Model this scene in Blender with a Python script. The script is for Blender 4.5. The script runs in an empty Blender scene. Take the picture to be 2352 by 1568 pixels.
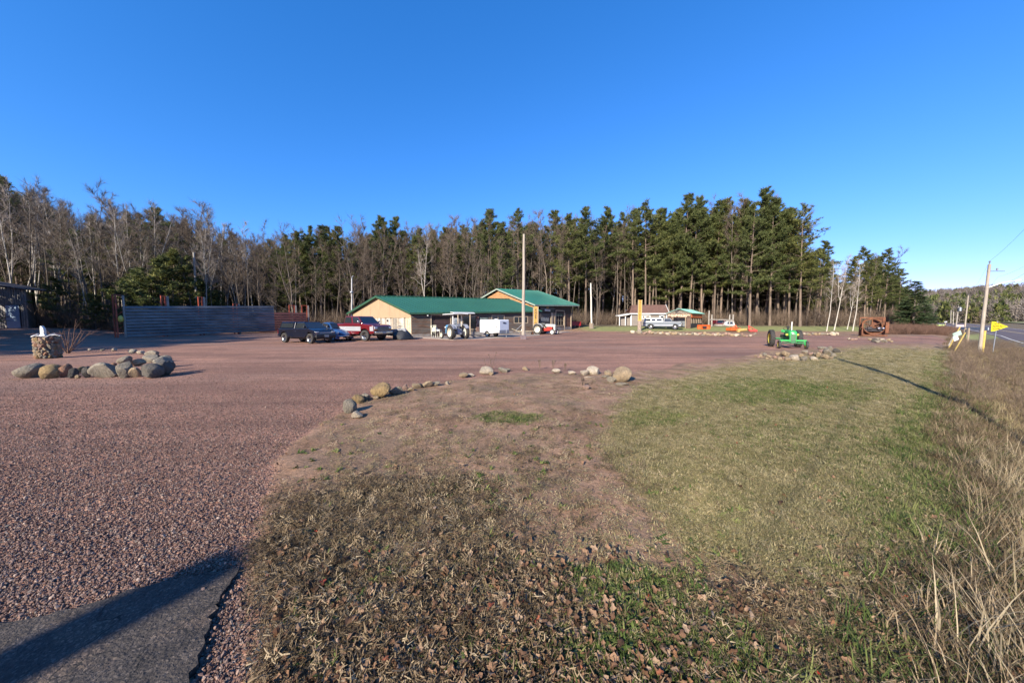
import bpy, bmesh, math, random
import numpy as np
from mathutils import Vector, Matrix, Euler
R = math.radians
rnd = random.Random(7)
nr = np.random.RandomState(11)
scene = bpy.context.scene
COL = scene.collection

# ------------------------------------------------------------------ camera
EYE = 1.6
FPX = 750.0            # focal length in pixels of a 2352 px wide frame
PITCH = math.atan(46 / FPX)
cam_d = bpy.data.cameras.new("camera"); cam = bpy.data.objects.new("camera", cam_d); COL.objects.link(cam)
cam.location = (0, 0, EYE); cam.rotation_euler = (math.pi/2 - PITCH, 0, 0)
cam_d.sensor_width = 36; cam_d.lens = 36 * FPX / 2352
cam_d.clip_start = 0.05; cam_d.clip_end = 6000
scene.camera = cam
# ------------------------------------------------------------------ light
SUN_AZ, SUN_EL = R(30.6), R(26.0)
LDIR = Vector((math.sin(SUN_AZ)*math.cos(SUN_EL), math.cos(SUN_AZ)*math.cos(SUN_EL), -math.sin(SUN_EL)))
w = bpy.data.worlds.new("World"); scene.world = w; w.use_nodes = True
nt = w.node_tree; nt.nodes.clear()
sky = nt.nodes.new("ShaderNodeTexSky"); sky.sky_type = 'NISHITA'; sky.sun_disc = False
sky.sun_elevation = SUN_EL; sky.sun_rotation = math.pi + SUN_AZ
sky.altitude = 300; sky.air_density = 1.0; sky.dust_density = 0.25; sky.ozone_density = 5.0
bg = nt.nodes.new("ShaderNodeBackground"); bg.inputs[1].default_value = 0.09
wo = nt.nodes.new("ShaderNodeOutputWorld")
sep = nt.nodes.new('ShaderNodeSeparateColor'); com = nt.nodes.new('ShaderNodeCombineColor'); nt.links.new(sky.outputs[0], sep.inputs[0])
for i_, (k_, g_) in enumerate(((.46, 1.45), (1.06, .88), (1.9, .8))):      # colour response of the clear autumn sky
    pw = nt.nodes.new('ShaderNodeMath'); pw.operation = 'POWER'; pw.inputs[1].default_value = g_; nt.links.new(sep.outputs[i_], pw.inputs[0])
    ml = nt.nodes.new('ShaderNodeMath'); ml.operation = 'MULTIPLY'; ml.inputs[1].default_value = k_; nt.links.new(pw.outputs[0], ml.inputs[0]); nt.links.new(ml.outputs[0], com.inputs[i_])
nt.links.new(com.outputs[0], bg.inputs[0]); nt.links.new(bg.outputs[0], wo.inputs[0])
sl = bpy.data.lights.new("sun", 'SUN'); sl.energy = 5.0; sl.angle = R(0.53); sl.color = (1.0, 0.90, 0.74)
so = bpy.data.objects.new("sun", sl); COL.objects.link(so)
so.rotation_euler = LDIR.to_track_quat('-Z', 'Y').to_euler(); so.location = (-40, -60, 60)
scene.view_settings.view_transform = 'Standard'; scene.view_settings.look = 'None'
scene.view_settings.exposure = 1.1; scene.view_settings.gamma = 1; scene.view_settings.use_curve_mapping = False

# ------------------------------------------------------------------ helpers
def ray(px, py):
    cx = (px-1176)/FPX; cy = -(py-784)/FPX
    c, s = math.cos(PITCH), math.sin(PITCH)
    return Vector((cx, c + cy*s, -s + cy*c))
def P(px, py, z=0.0):
    d = ray(px, py); t = (z-EYE)/d.z
    return Vector((d.x*t, d.y*t, z))
def Q(px, py, D):
    d = ray(px, py); t = D/d.y
    return Vector((d.x*t, D, EYE + d.z*t))
def A(px, D, z=0.0):
    d = ray(px, 738); t = D/d.y
    return Vector((d.x*t, D, z))
def proj(X, Y, Z):
    c, s = math.cos(PITCH), math.sin(PITCH)
    zz = Z-EYE; dep = Y*c - zz*s; up = Y*s + zz*c
    dep = np.maximum(dep, 0.05)
    return 1176+FPX*X/dep, 784-FPX*up/dep
def sstep(a, b, x):
    t = np.clip((np.asarray(x, float)-a)/(b-a), 0, 1); return t*t*(3-2*t)
def H(X, Y):
    """height of the land"""
    X = np.asarray(X, float); Y = np.asarray(Y, float)
    al = .8*X+.6*Y; d = .6*X-.8*Y+np.maximum(0, al-100)*.06
    prof = np.interp(d, [-3, -1, .3, 1.5, 3.0, 4.2, 5.0, 14, 17, 24, 60, 400],
                        [0, -.04, -.25, -1.05, -1.3, -1.1, -1.0, -1.0, -1.3, -.8, -.3, 3])
    near = sstep(-2, 9, al)
    prof = np.where(d < 5, prof*(0.55+0.45*near), prof)
    up = .95*sstep(46, 68, Y)*sstep(4, -6, d)
    r = np.sqrt(X*X+Y*Y)
    far = np.clip(r-85, 0, 400)*.0105+.7*sstep(-44, -58, X)*sstep(26, 42, Y)
    return prof + up + far
def h(x, y): return float(H(x, y))

def prop(o, **k):
    for a, v in k.items():
        if v is not None: o[{'cat': 'category'}.get(a, a)] = v
    return o
def thing(name, label, cat, loc=(0, 0, 0), rz=0.0, group=None, scale=1.0):
    o = bpy.data.objects.new(name, None); COL.objects.link(o); o.empty_display_size = .3
    o.location = loc; o.rotation_euler = (0, 0, rz); o.scale = (scale,)*3
    return prop(o, label=label, cat=cat, group=group)
class MB:
    def __init__(s): s.v = []; s.f = []; s.sm = False
    def add(s, V, F):
        n = len(s.v); s.v += [tuple(p) for p in V]; s.f += [tuple(i+n for i in f) for f in F]; return s
    def box(s, c, d, rot=None):
        x, y, z = d[0]/2, d[1]/2, d[2]/2
        V = [Vector((a*x, b*y, e*z)) for a in (-1, 1) for b in (-1, 1) for e in (-1, 1)]
        if rot is not None:
            M = Euler(rot).to_matrix() if not isinstance(rot, Matrix) else rot
            V = [M@p for p in V]
        V = [p+Vector(c) for p in V]
        return s.add(V, [(0, 1, 3, 2), (4, 6, 7, 5), (0, 4, 5, 1), (2, 3, 7, 6), (0, 2, 6, 4), (1, 5, 7, 3)])
    def beam(s, a, b, w_, t, up=(0, 0, 1)):
        a = Vector(a); b = Vector(b); x = (b-a); L = x.length; x.normalize()
        y = Vector(up).cross(x)
        if y.length < 1e-4: y = Vector((0, 1, 0)).cross(x)
        y.normalize(); z = x.cross(y)
        M = Matrix((x, y, z)).transposed()
        return s.box((a+b)/2, (L, w_, t), M)
    def tube(s, pts, rad, n=8, cap=True):
        pts = [Vector(p) for p in pts]
        if not hasattr(rad, '__len__'): rad = [rad]*len(pts)
        base = len(s.v); t0 = (pts[1]-pts[0]).normalized()
        ref = Vector((1, 0, 0)) if abs(t0.x) < .8 else Vector((0, 1, 0))
        for i, p in enumerate(pts):
            t = (pts[min(i+1, len(pts)-1)]-pts[max(i-1, 0)]).normalized()
            u = t.cross(ref).normalized(); w2 = t.cross(u)
            for k in range(n):
                a = 2*math.pi*k/n; s.v.append(tuple(p+(u*math.cos(a)+w2*math.sin(a))*rad[i]))
        for i in range(len(pts)-1):
            for k in range(n):
                k2 = (k+1) % n
                s.f.append((base+i*n+k, base+i*n+k2, base+(i+1)*n+k2, base+(i+1)*n+k))
        if cap:
            s.f.append(tuple(base+k for k in range(n))); s.f.append(tuple(base+(len(pts)-1)*n+k for k in reversed(range(n))))
        return s
    def lathe(s, prof, c=(0, 0, 0), axis='z', n=24, closed=False):
        base = len(s.v); c = Vector(c); m = len(prof)
        for (r, t) in prof:
            for k in range(n):
                a = 2*math.pi*k/n; ca, sa = r*math.cos(a), r*math.sin(a)
                p = {'z': (ca, sa, t), 'y': (ca, t, sa), 'x': (t, ca, sa)}[axis]
                s.v.append(tuple(c+Vector(p)))
        for i in range(m if closed else m-1):
            j = (i+1) % m
            for k in range(n):
                k2 = (k+1) % n; s.f.append((base+i*n+k, base+i*n+k2, base+j*n+k2, base+j*n+k))
        if not closed:
            s.f.append(tuple(base+k for k in range(n))); s.f.append(tuple(base+(m-1)*n+k for k in range(n)))
        return s
    def prism(s, poly, y0, y1):          # polygon in x,z extruded along y
        n = len(poly)
        V = [(p[0], y0, p[1]) for p in poly]+[(p[0], y1, p[1]) for p in poly]
        return s.add(V, [tuple(range(n)), tuple(range(2*n-1, n-1, -1))]+[(i, i+n, (i+1) % n+n, (i+1) % n) for i in range(n)])
    def poly(s, pts, thick=None, nrm=None):
        pts = [Vector(p) for p in pts]; n = len(pts)
        if thick is None: return s.add(pts, [tuple(range(n))])
        nn = Vector(nrm) if nrm is not None else (pts[1]-pts[0]).cross(pts[2]-pts[0]).normalized()
        V = pts+[p+nn*thick for p in pts]
        return s.add(V, [tuple(range(n)), tuple(range(2*n-1, n-1, -1))]+[(i, i+n, (i+1) % n+n, (i+1) % n) for i in range(n)])
    def loft(s, secs, cap=True):
        n = len(secs[0]); base = len(s.v)
        for q in secs: s.v += [tuple(p) for p in q]
        for i in range(len(secs)-1):
            for k in range(n):
                k2 = (k+1) % n; s.f.append((base+i*n+k, base+i*n+k2, base+(i+1)*n+k2, base+(i+1)*n+k))
        if cap:
            s.f.append(tuple(base+k for k in range(n))); s.f.append(tuple(base+(len(secs)-1)*n+k for k in range(n)))
        return s
    def mesh(s, name, mat, smooth=False):
        me = bpy.data.meshes.new(name); me.from_pydata(s.v, [], s.f)
        bm = bmesh.new(); bm.from_mesh(me); bmesh.ops.recalc_face_normals(bm, faces=bm.faces); bm.to_mesh(me); bm.free()
        if mat is not None: me.materials.append(mat)
        if smooth: me.shade_smooth()
        return me
    def build(s, name, mat, parent=None, smooth=False, bevel=0, loc=None, rot=None, ang=None):
        me = s.mesh(name, mat, smooth or ang is not None)
        if ang: me.set_sharp_from_angle(angle=R(ang))
        o = bpy.data.objects.new(name, me); COL.objects.link(o)
        if parent is not None: o.parent = parent
        if loc is not None: o.location = loc
        if rot is not None: o.rotation_euler = rot
        if bevel:
            b = o.modifiers.new("bevel", 'BEVEL'); b.width = bevel; b.segments = 2; b.limit_method = 'ANGLE'; b.angle_limit = R(35)
        return o
def link_mesh(name, me, parent=None, loc=(0, 0, 0), rot=(0, 0, 0), sc=(1, 1, 1)):
    o = bpy.data.objects.new(name, me); COL.objects.link(o); o.parent = parent
    o.location = loc; o.rotation_euler = rot; o.scale = sc if hasattr(sc, '__len__') else (sc,)*3
    return o
def kids(o): return [c for c in bpy.data.objects if c.parent is o]
def copy_tree(o, children, parent=None):
    c = o.copy(); COL.objects.link(c)
    if parent is not None: c.parent = parent
    for ch, sub in children.get(o.name, []): copy_tree(ch, children, c)
    return c
def np_mesh(name, V, T, mat):
    me = bpy.data.meshes.new(name); V = np.asarray(V, np.float32); T = np.asarray(T, np.int32)
    me.vertices.add(len(V)); me.vertices.foreach_set('co', V.ravel())
    me.loops.add(T.size); me.loops.foreach_set('vertex_index', T.ravel())
    k = T.shape[1]; me.polygons.add(len(T)); me.polygons.foreach_set('loop_start', np.arange(0, T.size, k, dtype=np.int32))
    me.update(calc_edges=True)
    if mat is not None: me.materials.append(mat)
    return me
ORD = ['first', 'second', 'third', 'fourth', 'fifth', 'sixth', 'seventh', 'eighth', 'ninth', 'tenth', 'eleventh', 'twelfth', 'thirteenth', 'fourteenth', 'fifteenth', 'sixteenth', 'seventeenth', 'eighteenth', 'nineteenth']
TENS = {20: ('twentieth', 'twenty'), 30: ('thirtieth', 'thirty'), 40: ('fortieth', 'forty'), 50: ('fiftieth', 'fifty'), 60: ('sixtieth', 'sixty'), 70: ('seventieth', 'seventy')}
def ordw(i):
    n = i+1
    if n < 20: return ORD[n-1]
    t = n//10*10
    return TENS[t][0] if n == t else TENS[t][1]+'-'+ORD[n-t-1]

# ------------------------------------------------------------------ materials
def newmat(name):
    m = bpy.data.materials.new(name); m.use_nodes = True
    return m, m.node_tree, m.node_tree.nodes["Principled BSDF"]
def N(nt, t, **kw):
    n = nt.nodes.new(t)
    for k, v in kw.items(): setattr(n, k, v)
    return n
def mixc(nt, fac, a, b, blend='MIX'):
    m = nt.nodes.new("ShaderNodeMix"); m.data_type = 'RGBA'; m.blend_type = blend
    for sock, v in ((m.inputs[0], fac), (m.inputs[6], a), (m.inputs[7], b)):
        if hasattr(v, 'is_linked') or isinstance(v, bpy.types.NodeSocket): nt.links.new(v, sock)
        elif isinstance(v, (int, float)): sock.default_value = v
        else: sock.default_value = (*v, 1) if len(v) == 3 else v
    return m.outputs[2]
def mth(nt, op, a, b=None, clamp=False):
    m = nt.nodes.new("ShaderNodeMath"); m.operation = op; m.use_clamp = clamp
    for i, v in enumerate((a, b)):
        if v is None: continue
        if isinstance(v, (int, float)): m.inputs[i].default_value = v
        else: nt.links.new(v, m.inputs[i])
    return m.outputs[0]
def noise(nt, vec, scale, detail=4, rough=.55, stretch=None):
    n = nt.nodes.new("ShaderNodeTexNoise"); n.inputs['Scale'].default_value = scale
    n.inputs['Detail'].default_value = detail; n.inputs['Roughness'].default_value = rough
    if stretch is not None:
        mp = nt.nodes.new("ShaderNodeMapping"); mp.inputs['Scale'].default_value = stretch
        nt.links.new(vec, mp.inputs[0]); vec = mp.outputs[0]
    if vec is not None: nt.links.new(vec, n.inputs['Vector'])
    return n.outputs[0]
def ramp(nt, fac, stops):
    r = nt.nodes.new("ShaderNodeValToRGB"); nt.links.new(fac, r.inputs[0]); e = r.color_ramp.elements
    while len(e) < len(stops): e.new(.5)
    for el, (p, c) in zip(e, stops): el.position = p; el.color = (*c, 1) if hasattr(c, '__len__') else (c, c, c, 1)
    return r.outputs[0]
def bump(nt, height, bsdf, strength=.4, dist=.02):
    b = nt.nodes.new("ShaderNodeBump"); b.inputs['Strength'].default_value = strength; b.inputs['Distance'].default_value = dist
    nt.links.new(height, b.inputs['Height']); nt.links.new(b.outputs[0], bsdf.inputs['Normal'])
MATS = {}
def mat(name, c, rough=.7, metal=0.0, var=.18, scale=3.0, bmp=0.0, stretch=None, coat=0.0, c2=None, c2amt=.5, spec=.5, trans=0):
    if name in MATS: return MATS[name]
    c = tuple(x*.76 for x in c); c2 = tuple(x*.76 for x in c2) if c2 is not None else None
    m, nt, b = newmat(name); tc = N(nt, "ShaderNodeTexCoord").outputs['Object']
    n1 = noise(nt, tc, scale, 5, .6, stretch)
    lo = tuple(x*(1-var*1.3) for x in c); hi = tuple(min(1, x*(1+var)) for x in c)
    col = ramp(nt, n1, [(.3, lo), (.7, hi)])
    if c2 is not None:
        n2 = noise(nt, tc, scale*.45, 6, .65, stretch)
        f = ramp(nt, n2, [(.62-c2amt*.3, 0.0), (.72-c2amt*.2, 1.0)])
        col = mixc(nt, f, col, c2)
    nt.links.new(col, b.inputs['Base Color']); b.inputs['Roughness'].default_value = rough; b.inputs['Metallic'].default_value = metal
    b.inputs['Specular IOR Level'].default_value = spec
    if coat: b.inputs['Coat Weight'].default_value = coat; b.inputs['Coat Roughness'].default_value = .08
    if bmp: bump(nt, noise(nt, tc, scale*6, 4, .6, stretch), b, bmp, .02)
    MATS[name] = m; return m
def tintmat(name, rough=.85, scale=2.0, var=.35, bmp=.5):
    """takes its colour from the object's own colour"""
    m, nt, b = newmat(name); tc = N(nt, "ShaderNodeTexCoord").outputs['Object']
    oi = N(nt, "ShaderNodeObjectInfo")
    n1 = noise(nt, tc, scale, 6, .65)
    f = ramp(nt, n1, [(.3, 1-var), (.7, 1+var*.5)])
    col = mixc(nt, 1.0, oi.outputs['Color'], f, 'MULTIPLY')
    n2 = noise(nt, tc, scale*7, 4, .7); f2 = ramp(nt, n2, [(.35, .72), (.65, 1.12)])
    col = mixc(nt, 1.0, col, f2, 'MULTIPLY')
    nt.links.new(col, b.inputs['Base Color']); b.inputs['Roughness'].default_value = rough
    bump(nt, noise(nt, tc, scale*2.5, 8, .75), b, bmp, .12)
    return m
STONE = tintmat('stone', scale=3.2, var=.45, bmp=.9)
M_glass = mat('dark_window_glass', (.025, .03, .035), .06, var=.1, spec=.8)
M_chrome = mat('chrome', (.6, .6, .6), .22, 1.0, var=.08)
M_rubber = mat('tyre_rubber', (.045, .042, .04), .85, var=.3, bmp=.3, scale=6)
M_black = mat('black_plastic', (.02, .02, .022), .5)
M_white = mat('white_paint', (.78, .78, .76), .45, var=.06)
M_cream = mat('cream_rim', (.72, .68, .55), .5, var=.1)
M_rust = mat('rusty_iron', (.22, .085, .035), .85, .2, var=.4, bmp=.4, c2=(.1, .05, .03), scale=4)
M_steel = mat('galvanised_steel', (.42, .44, .46), .45, .7, var=.15)
M_orangeframe = mat('orange_red_steel', (.5, .09, .04), .6, var=.3, c2=(.2, .05, .03))
M_pole = mat('weathered_pole_wood', (.42, .38, .33), .85, var=.3, scale=3, bmp=.5, stretch=(6, 6, .6), c2=(.25, .22, .19))
M_lamp = mat('clear_lamp_lens', (.75, .76, .75), .15, var=.08)
# ------------------------------------------------------------------ ground
def sdist(px, py, poly):
    """signed distance, positive inside"""
    poly = np.array(poly, float); n = len(poly); best = np.full(px.shape, 1e9); inside = np.zeros(px.shape, bool)
    for i in range(n):
        a = poly[i]; b = poly[(i+1) % n]; e = b-a
        t = np.clip(((px-a[0])*e[0]+(py-a[1])*e[1])/max(1e-9, e@e), 0, 1)
        dx = px-a[0]-t*e[0]; dy = py-a[1]-t*e[1]; best = np.minimum(best, dx*dx+dy*dy)
        c = (a[1] > py) != (b[1] > py)
        with np.errstate(divide='ignore', invalid='ignore'):
            xi = a[0]+(py-a[1])*e[0]/(e[1] if e[1] else 1e-9)
        inside ^= c & (px < xi)
    return np.where(inside, 1, -1)*np.sqrt(best)
GRAVEL = [(-6000, 760), (0, 757), (290, 757), (640, 757), (1320, 757), (1420, 763), (1480, 772), (1750, 774), (1830, 769), (1900, 770), (1990, 776), (2140, 770), (2180, 776), (2180, 786), (2080, 789), (1960, 790), (1880, 800), (1760, 806), (1700, 820), (1560, 838), (1450, 860), (1340, 858), (1200, 856), (1120, 864), (1060, 872), (940, 893), (850, 918), (760, 958), (650, 1020), (600, 1090), (590, 1180), (570, 1300), (560, 1400), (525, 1568), (470, 2200), (360, 9000), (-40000, 9000), (-40000, 800)]
TAN = [(1480, 885), (1700, 838), (2000, 800), (2180, 795), (2225, 900), (2210, 1000), (2165, 1170), (2060, 1250), (1850, 1290), (1640, 1250), (1500, 1130), (1400, 1010), (1440, 920)]
def fbm(X, Y, s, seed=0, o=4):
    r = np.random.RandomState(seed); out = 0; a = 1
    for k in range(o):
        for j in range(3):
            th = r.uniform(0, 6.28); ph = r.uniform(0, 6.28); f = s*(2**k)*r.uniform(.7, 1.3)
            out = out+a*np.sin((X*math.cos(th)+Y*math.sin(th))*f+ph+1.3*np.sin((X*math.sin(th)-Y*math.cos(th))*f*.6+ph))
        a *= .55
    return out/4.5
def masks(X, Y):
    X = np.asarray(X, float); Y = np.asarray(Y, float)
    px, py = proj(X, Y, np.zeros_like(X)); back = Y < .35
    wob = (py-738)*.05*fbm(X*1.0, Y*1.0, 2.2, 3)+(py-738)*.03*fbm(X, Y, .5, 4)
    soft = 2.5+(np.minimum(py, 3000)-738)*.05
    g = sstep(-1, 1, (sdist(px, py, GRAVEL)+wob*(1+1.5*sstep(930, 1150, py)))/(soft*(1+1.6*sstep(930, 1150, py))))
    t = sstep(-1, 1, (sdist(px, py, TAN)+wob*2)/(soft*2.2))
    gr = np.zeros_like(X)
    for (cx, cy, a, b, s) in [(1790, 900, 230, 30, .95), (1520, 962, 110, 20, .6), (1170, 962, 80, 14, .7), (1950, 1000, 330, 70, .2), (2120, 1010, 90, 110, .3), (1600, 1490, 260, 90, .5), (1450, 1350, 150, 50, .4), (2080, 1130, 150, 80, .45), (1250, 1520, 260, 60, .3), (2190, 830, 60, 40, .4)]:
        q = ((px-cx)/a)**2+((py-cy)/b)**2
        gr = np.maximum(gr, s*sstep(1.5, .2, q+.35*fbm(X, Y, 3.0, 9)))
    g = np.where(back, (X < -.9+.25*Y).astype(float), g); t = np.where(back, .2, t); gr = np.where(back, .2, gr)
    d = .6*X-.8*Y
    dit = sstep(-.25, .5, d+.25*fbm(X, Y, 1.5, 5)); dit = np.where(d > 4.9, 1.0, dit)
    far = sstep(48, 52, Y)
    grassb = far*sstep(.1, .4, (py > 741)*1.0)*sstep(66, 61, Y)*sstep(10, 14, X)
    wood = np.maximum(sstep(57, 64, Y)*sstep(4, -4, d), np.maximum(sstep(-38, -46, X)*sstep(24, 30, Y)*0, 0))
    g = g*(1-dit)*(1-far); t = t*(1-g); gr = gr*(1-g)*(1-dit)
    return g, t, gr, dit, np.clip(grassb, 0, 1), wood
az = np.concatenate([np.linspace(-180, -66, 50), np.linspace(-65.6, 65.6, 400), np.linspace(66, 179, 50)])
rings = np.concatenate([[0.0, .35], np.geomspace(.6, 200, 250), np.geomspace(215, 2600, 26)])
AZ, RR = np.meshgrid(np.radians(az), rings)
GX = RR*np.sin(AZ); GY = RR*np.cos(AZ); na = len(az); nrg = len(rings)
mk = masks(GX.ravel(), GY.ravel())
GZ = H(GX, GY)
g2 = mk[0].reshape(GX.shape); dt = mk[3].reshape(GX.shape)
def micro(X, Y, g):
    r = np.sqrt(X*X+Y*Y)
    return (1-g)*(.018*fbm(X, Y, 2.5, 21)*sstep(25, 18, r)+.012*fbm(X, Y, 11, 22, 2)*sstep(8, 6, r)+.02*sstep(12, 9, r)+.05*fbm(X, Y, .4, 25)*sstep(18, 24, r)*sstep(90, 80, r))+(.004*fbm(X, Y, 7, 23, 2)+.03*fbm(X, Y, .35, 24, 2)*sstep(5, 14, r))*g
GZ = GZ+micro(GX, GY, g2)
V = np.stack([GX.ravel(), GY.ravel(), GZ.ravel()], 1)
ii, jj = np.meshgrid(np.arange(nrg-1), np.arange(na), indexing='ij'); j2 = (jj+1) % na
quads = np.stack([ii*na+jj, ii*na+j2, (ii+1)*na+j2, (ii+1)*na+jj], -1).reshape(-1, 4)
fg = mk[0][quads].mean(1)

def ground_material():
    m, nt, b = newmat('yard_ground'); tc = N(nt, "ShaderNodeTexCoord").outputs['Object']
    at = {k: N(nt, "ShaderNodeAttribute", attribute_name=k).outputs['Fac'] for k in ('gravel', 'tan', 'green', 'ditch', 'verge', 'wood')}
    cd = N(nt, "ShaderNodeCameraData") if False else None
    # gravel: crushed pinkish stone
    def vor(scale, feat='F1'):
        v = N(nt, "ShaderNodeTexVoronoi", feature=feat); v.inputs['Scale'].default_value = scale; nt.links.new(tc, v.inputs['Vector']); return v
    v1 = vor(48); v2 = vor(95)
    sx = N(nt, "ShaderNodeSeparateColor"); nt.links.new(v1.outputs['Color'], sx.inputs[0])
    c1 = ramp(nt, sx.outputs[0], [(0, (.17, .105, .09)), (.25, (.32, .19, .15)), (.5, (.42, .27, .215)), (.72, (.30, .225, .20)), (.9, (.50, .35, .285)), (1, (.56, .47, .41))])
    sx2 = N(nt, "ShaderNodeSeparateColor"); nt.links.new(v2.outputs['Color'], sx2.inputs[0])
    c2 = ramp(nt, sx2.outputs[1], [(0, (.23, .14, .12)), (.5, (.39, .25, .20)), (1, (.50, .36, .30))])
    gc = mixc(nt, 1, mixc(nt, .45, c1, c2), (.80, .665, .585), 'MULTIPLY')
    big = noise(nt, tc, .22, 5, .6); gc = mixc(nt, 1, gc, ramp(nt, big, [(.3, (.74, .74, .76)), (.7, (1.2, 1.17, 1.13))]), 'MULTIPLY'); gc = mixc(nt, 1, gc, ramp(nt, noise(nt, tc, 1.7, 6, .7), [(.3, (.84, .83, .83)), (.7, (1.12, 1.12, 1.1))]), 'MULTIPLY'); rm = N(nt, 'ShaderNodeMapping'); rm.inputs['Rotation'].default_value = (0, 0, 1.0); rm.inputs['Scale'].default_value = (.12, 1.9, 1); nt.links.new(tc, rm.inputs[0]); trk = noise(nt, rm.outputs[0], .9, 4, .6); gc = mixc(nt, 1, gc, ramp(nt, trk, [(.38, (.78, .77, .77)), (.5, (1, 1, 1)), (.62, (1.16, 1.15, 1.12))]), 'MULTIPLY')
    fine = noise(nt, tc, .16, 3, .5, (.5, 2.2, 1)); gc = mixc(nt, ramp(nt, fine, [(.48, 0.0), (.60, .55)]), gc, (.16, .09, .068))
    tr = noise(nt, tc, .09, 3, .5, (1, 3.2, 1)); gc = mixc(nt, ramp(nt, tr, [(.50, 0.0), (.60, .4)]), gc, (.25, .165, .13))
    # reddish brown soil
    ns = noise(nt, tc, 1.4, 7, .68); soil = ramp(nt, ns, [(.28, (.16, .09, .052)), (.5, (.285, .17, .105)), (.72, (.40, .255, .165))])
    n3 = noise(nt, tc, 26, 5, .7); soil = mixc(nt, 1, soil, ramp(nt, n3, [(.3, .6), (.7, 1.3)]), 'MULTIPLY')
    litter = ramp(nt, noise(nt, tc, 38, 4, .75), [(.3, (.045, .033, .02)), (.5, (.13, .093, .06)), (.7, (.25, .19, .125))])
    lf = ramp(nt, noise(nt, tc, .9, 5, .7), [(.44, 0.0), (.66, .85)]); soil = mixc(nt, lf, soil, litter)
    # dry lawn
    nl = noise(nt, tc, 55, 4, .8); tanc = ramp(nt, nl, [(.3, (.18, .145, .07)), (.5, (.30, .245, .125)), (.7, (.41, .34, .19))])
    tanc = mixc(nt, 1, tanc, ramp(nt, noise(nt, tc, .8, 5, .65), [(.3, .78), (.7, 1.15)]), 'MULTIPLY')
    base = mixc(nt, at['tan'], soil, tanc)
    patch = ramp(nt, noise(nt, tc, 1.1, 6, .7), [(.42, 0.0), (.6, 1.0)])
    grn = ramp(nt, noise(nt, tc, 50, 4, .8), [(.3, (.05, .085, .022)), (.7, (.17, .215, .07))])
    base = mixc(nt, mth(nt, 'MULTIPLY', at['green'], mth(nt, 'ADD', mth(nt, 'MULTIPLY', patch, .7), .3), True), base, grn)
    dit = ramp(nt, noise(nt, tc, 3.5, 7, .72), [(.3, (.05, .038, .022)), (.5, (.14, .105, .06)), (.7, (.25, .20, .12))])
    base = mixc(nt, at['ditch'], base, dit)
    verge = ramp(nt, noise(nt, tc, 2.0, 6, .7), [(.3, (.13, .15, .05)), (.6, (.25, .25, .10)), (.8, (.34, .29, .16))])
    base = mixc(nt, at['verge'], base, verge)
    wood = ramp(nt, noise(nt, tc, 1.5, 6, .7), [(.3, (.05, .038, .028)), (.7, (.16, .12, .085))])
    base = mixc(nt, at['wood'], base, wood)
    edge = mth(nt, 'ADD', at['gravel'], mth(nt, 'MULTIPLY', mth(nt, 'SUBTRACT', noise(nt, tc, 9, 5, .75), .5), .9))
    gm = ramp(nt, edge, [(.38, 0.0), (.62, 1.0)])
    col = mixc(nt, gm, base, gc); nt.links.new(col, b.inputs['Base Color']); b.inputs['Roughness'].default_value = .92; b.inputs['Specular IOR Level'].default_value = .25
    hgt = mixc(nt, gm, mth(nt, 'MULTIPLY', noise(nt, tc, 30, 6, .75), 1.6), mth(nt, 'ADD', mth(nt, 'MULTIPLY', v1.outputs['Distance'], -1.0), mth(nt, 'MULTIPLY', v2.outputs['Distance'], -.5)))
    bump(nt, hgt, b, .75, .02)
    return m
GM = ground_material()
def sub_ground(name, sel, label_kind='structure'):
    q = quads[sel]; used = np.unique(q); remap = np.zeros(len(V), np.int64); remap[used] = np.arange(len(used))
    me = np_mesh(name, V[used], remap[q], GM)
    for k, a in zip(('gravel', 'tan', 'green', 'ditch', 'verge', 'wood'), mk):
        at = me.attributes.new(k, 'FLOAT', 'POINT'); at.data.foreach_set('value', a[used].astype(np.float32))
    me.shade_smooth()
    bm = bmesh.new(); bm.from_mesh(me); bmesh.ops.recalc_face_normals(bm, faces=bm.faces)
    up = sum(f.normal.z for f in list(bm.faces)[:200])
    if up < 0: bmesh.ops.reverse_faces(bm, faces=bm.faces)
    bm.to_mesh(me); bm.free()
    o = bpy.data.objects.new(name, me); COL.objects.link(o); o['kind'] = 'structure'; return o
yard = sub_ground('gravel_yard', fg > .5); land = sub_ground('ground', fg <= .5)

# road
def along(al, dd):
    """point at road coordinate al and offset dd (bend included)"""
    d = dd-max(0, al-100)*.06
    return (.8*al+.6*d, .6*al-.8*d)
def strip(name, d0, d1, a0, a1, dz, material, n=160, kind='structure'):
    al = np.concatenate([np.linspace(a0, 60, 40), np.geomspace(62, a1, n)]) if a0 < 60 else np.geomspace(a0, a1, n)
    mb = MB(); k = 5
    for a in al:
        for i in range(k):
            x, y = along(a, d0+(d1-d0)*i/(k-1)); mb.v.append((x, y, h(x, y)+dz))
    for i in range(len(al)-1):
        for j in range(k-1): mb.f.append((i*k+j, i*k+j+1, (i+1)*k+j+1, (i+1)*k+j))
    o = mb.build(name, material)
    if kind: o['kind'] = kind
    return o
M_road = mat('road_asphalt', (.115, .088, .092), .9, var=.12, scale=.6, bmp=.1)
road = strip('road', 4.9, 13.9, -40, 420, .012, M_road)
M_line = mat('road_paint', (.7, .68, .62), .7, var=.15)
for d0, nm in ((5.45, 'road_edge_line'), (9.2, 'road_centre_line'), (9.55, 'road_centre_line'), (13.2, 'road_edge_line')):
    l = strip(nm, d0, d0+.15, -40, 420, .018, M_line if 'edge' in nm else mat('road_paint_yellow', (.6, .45, .2), .7), kind=None); l.parent = road
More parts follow.
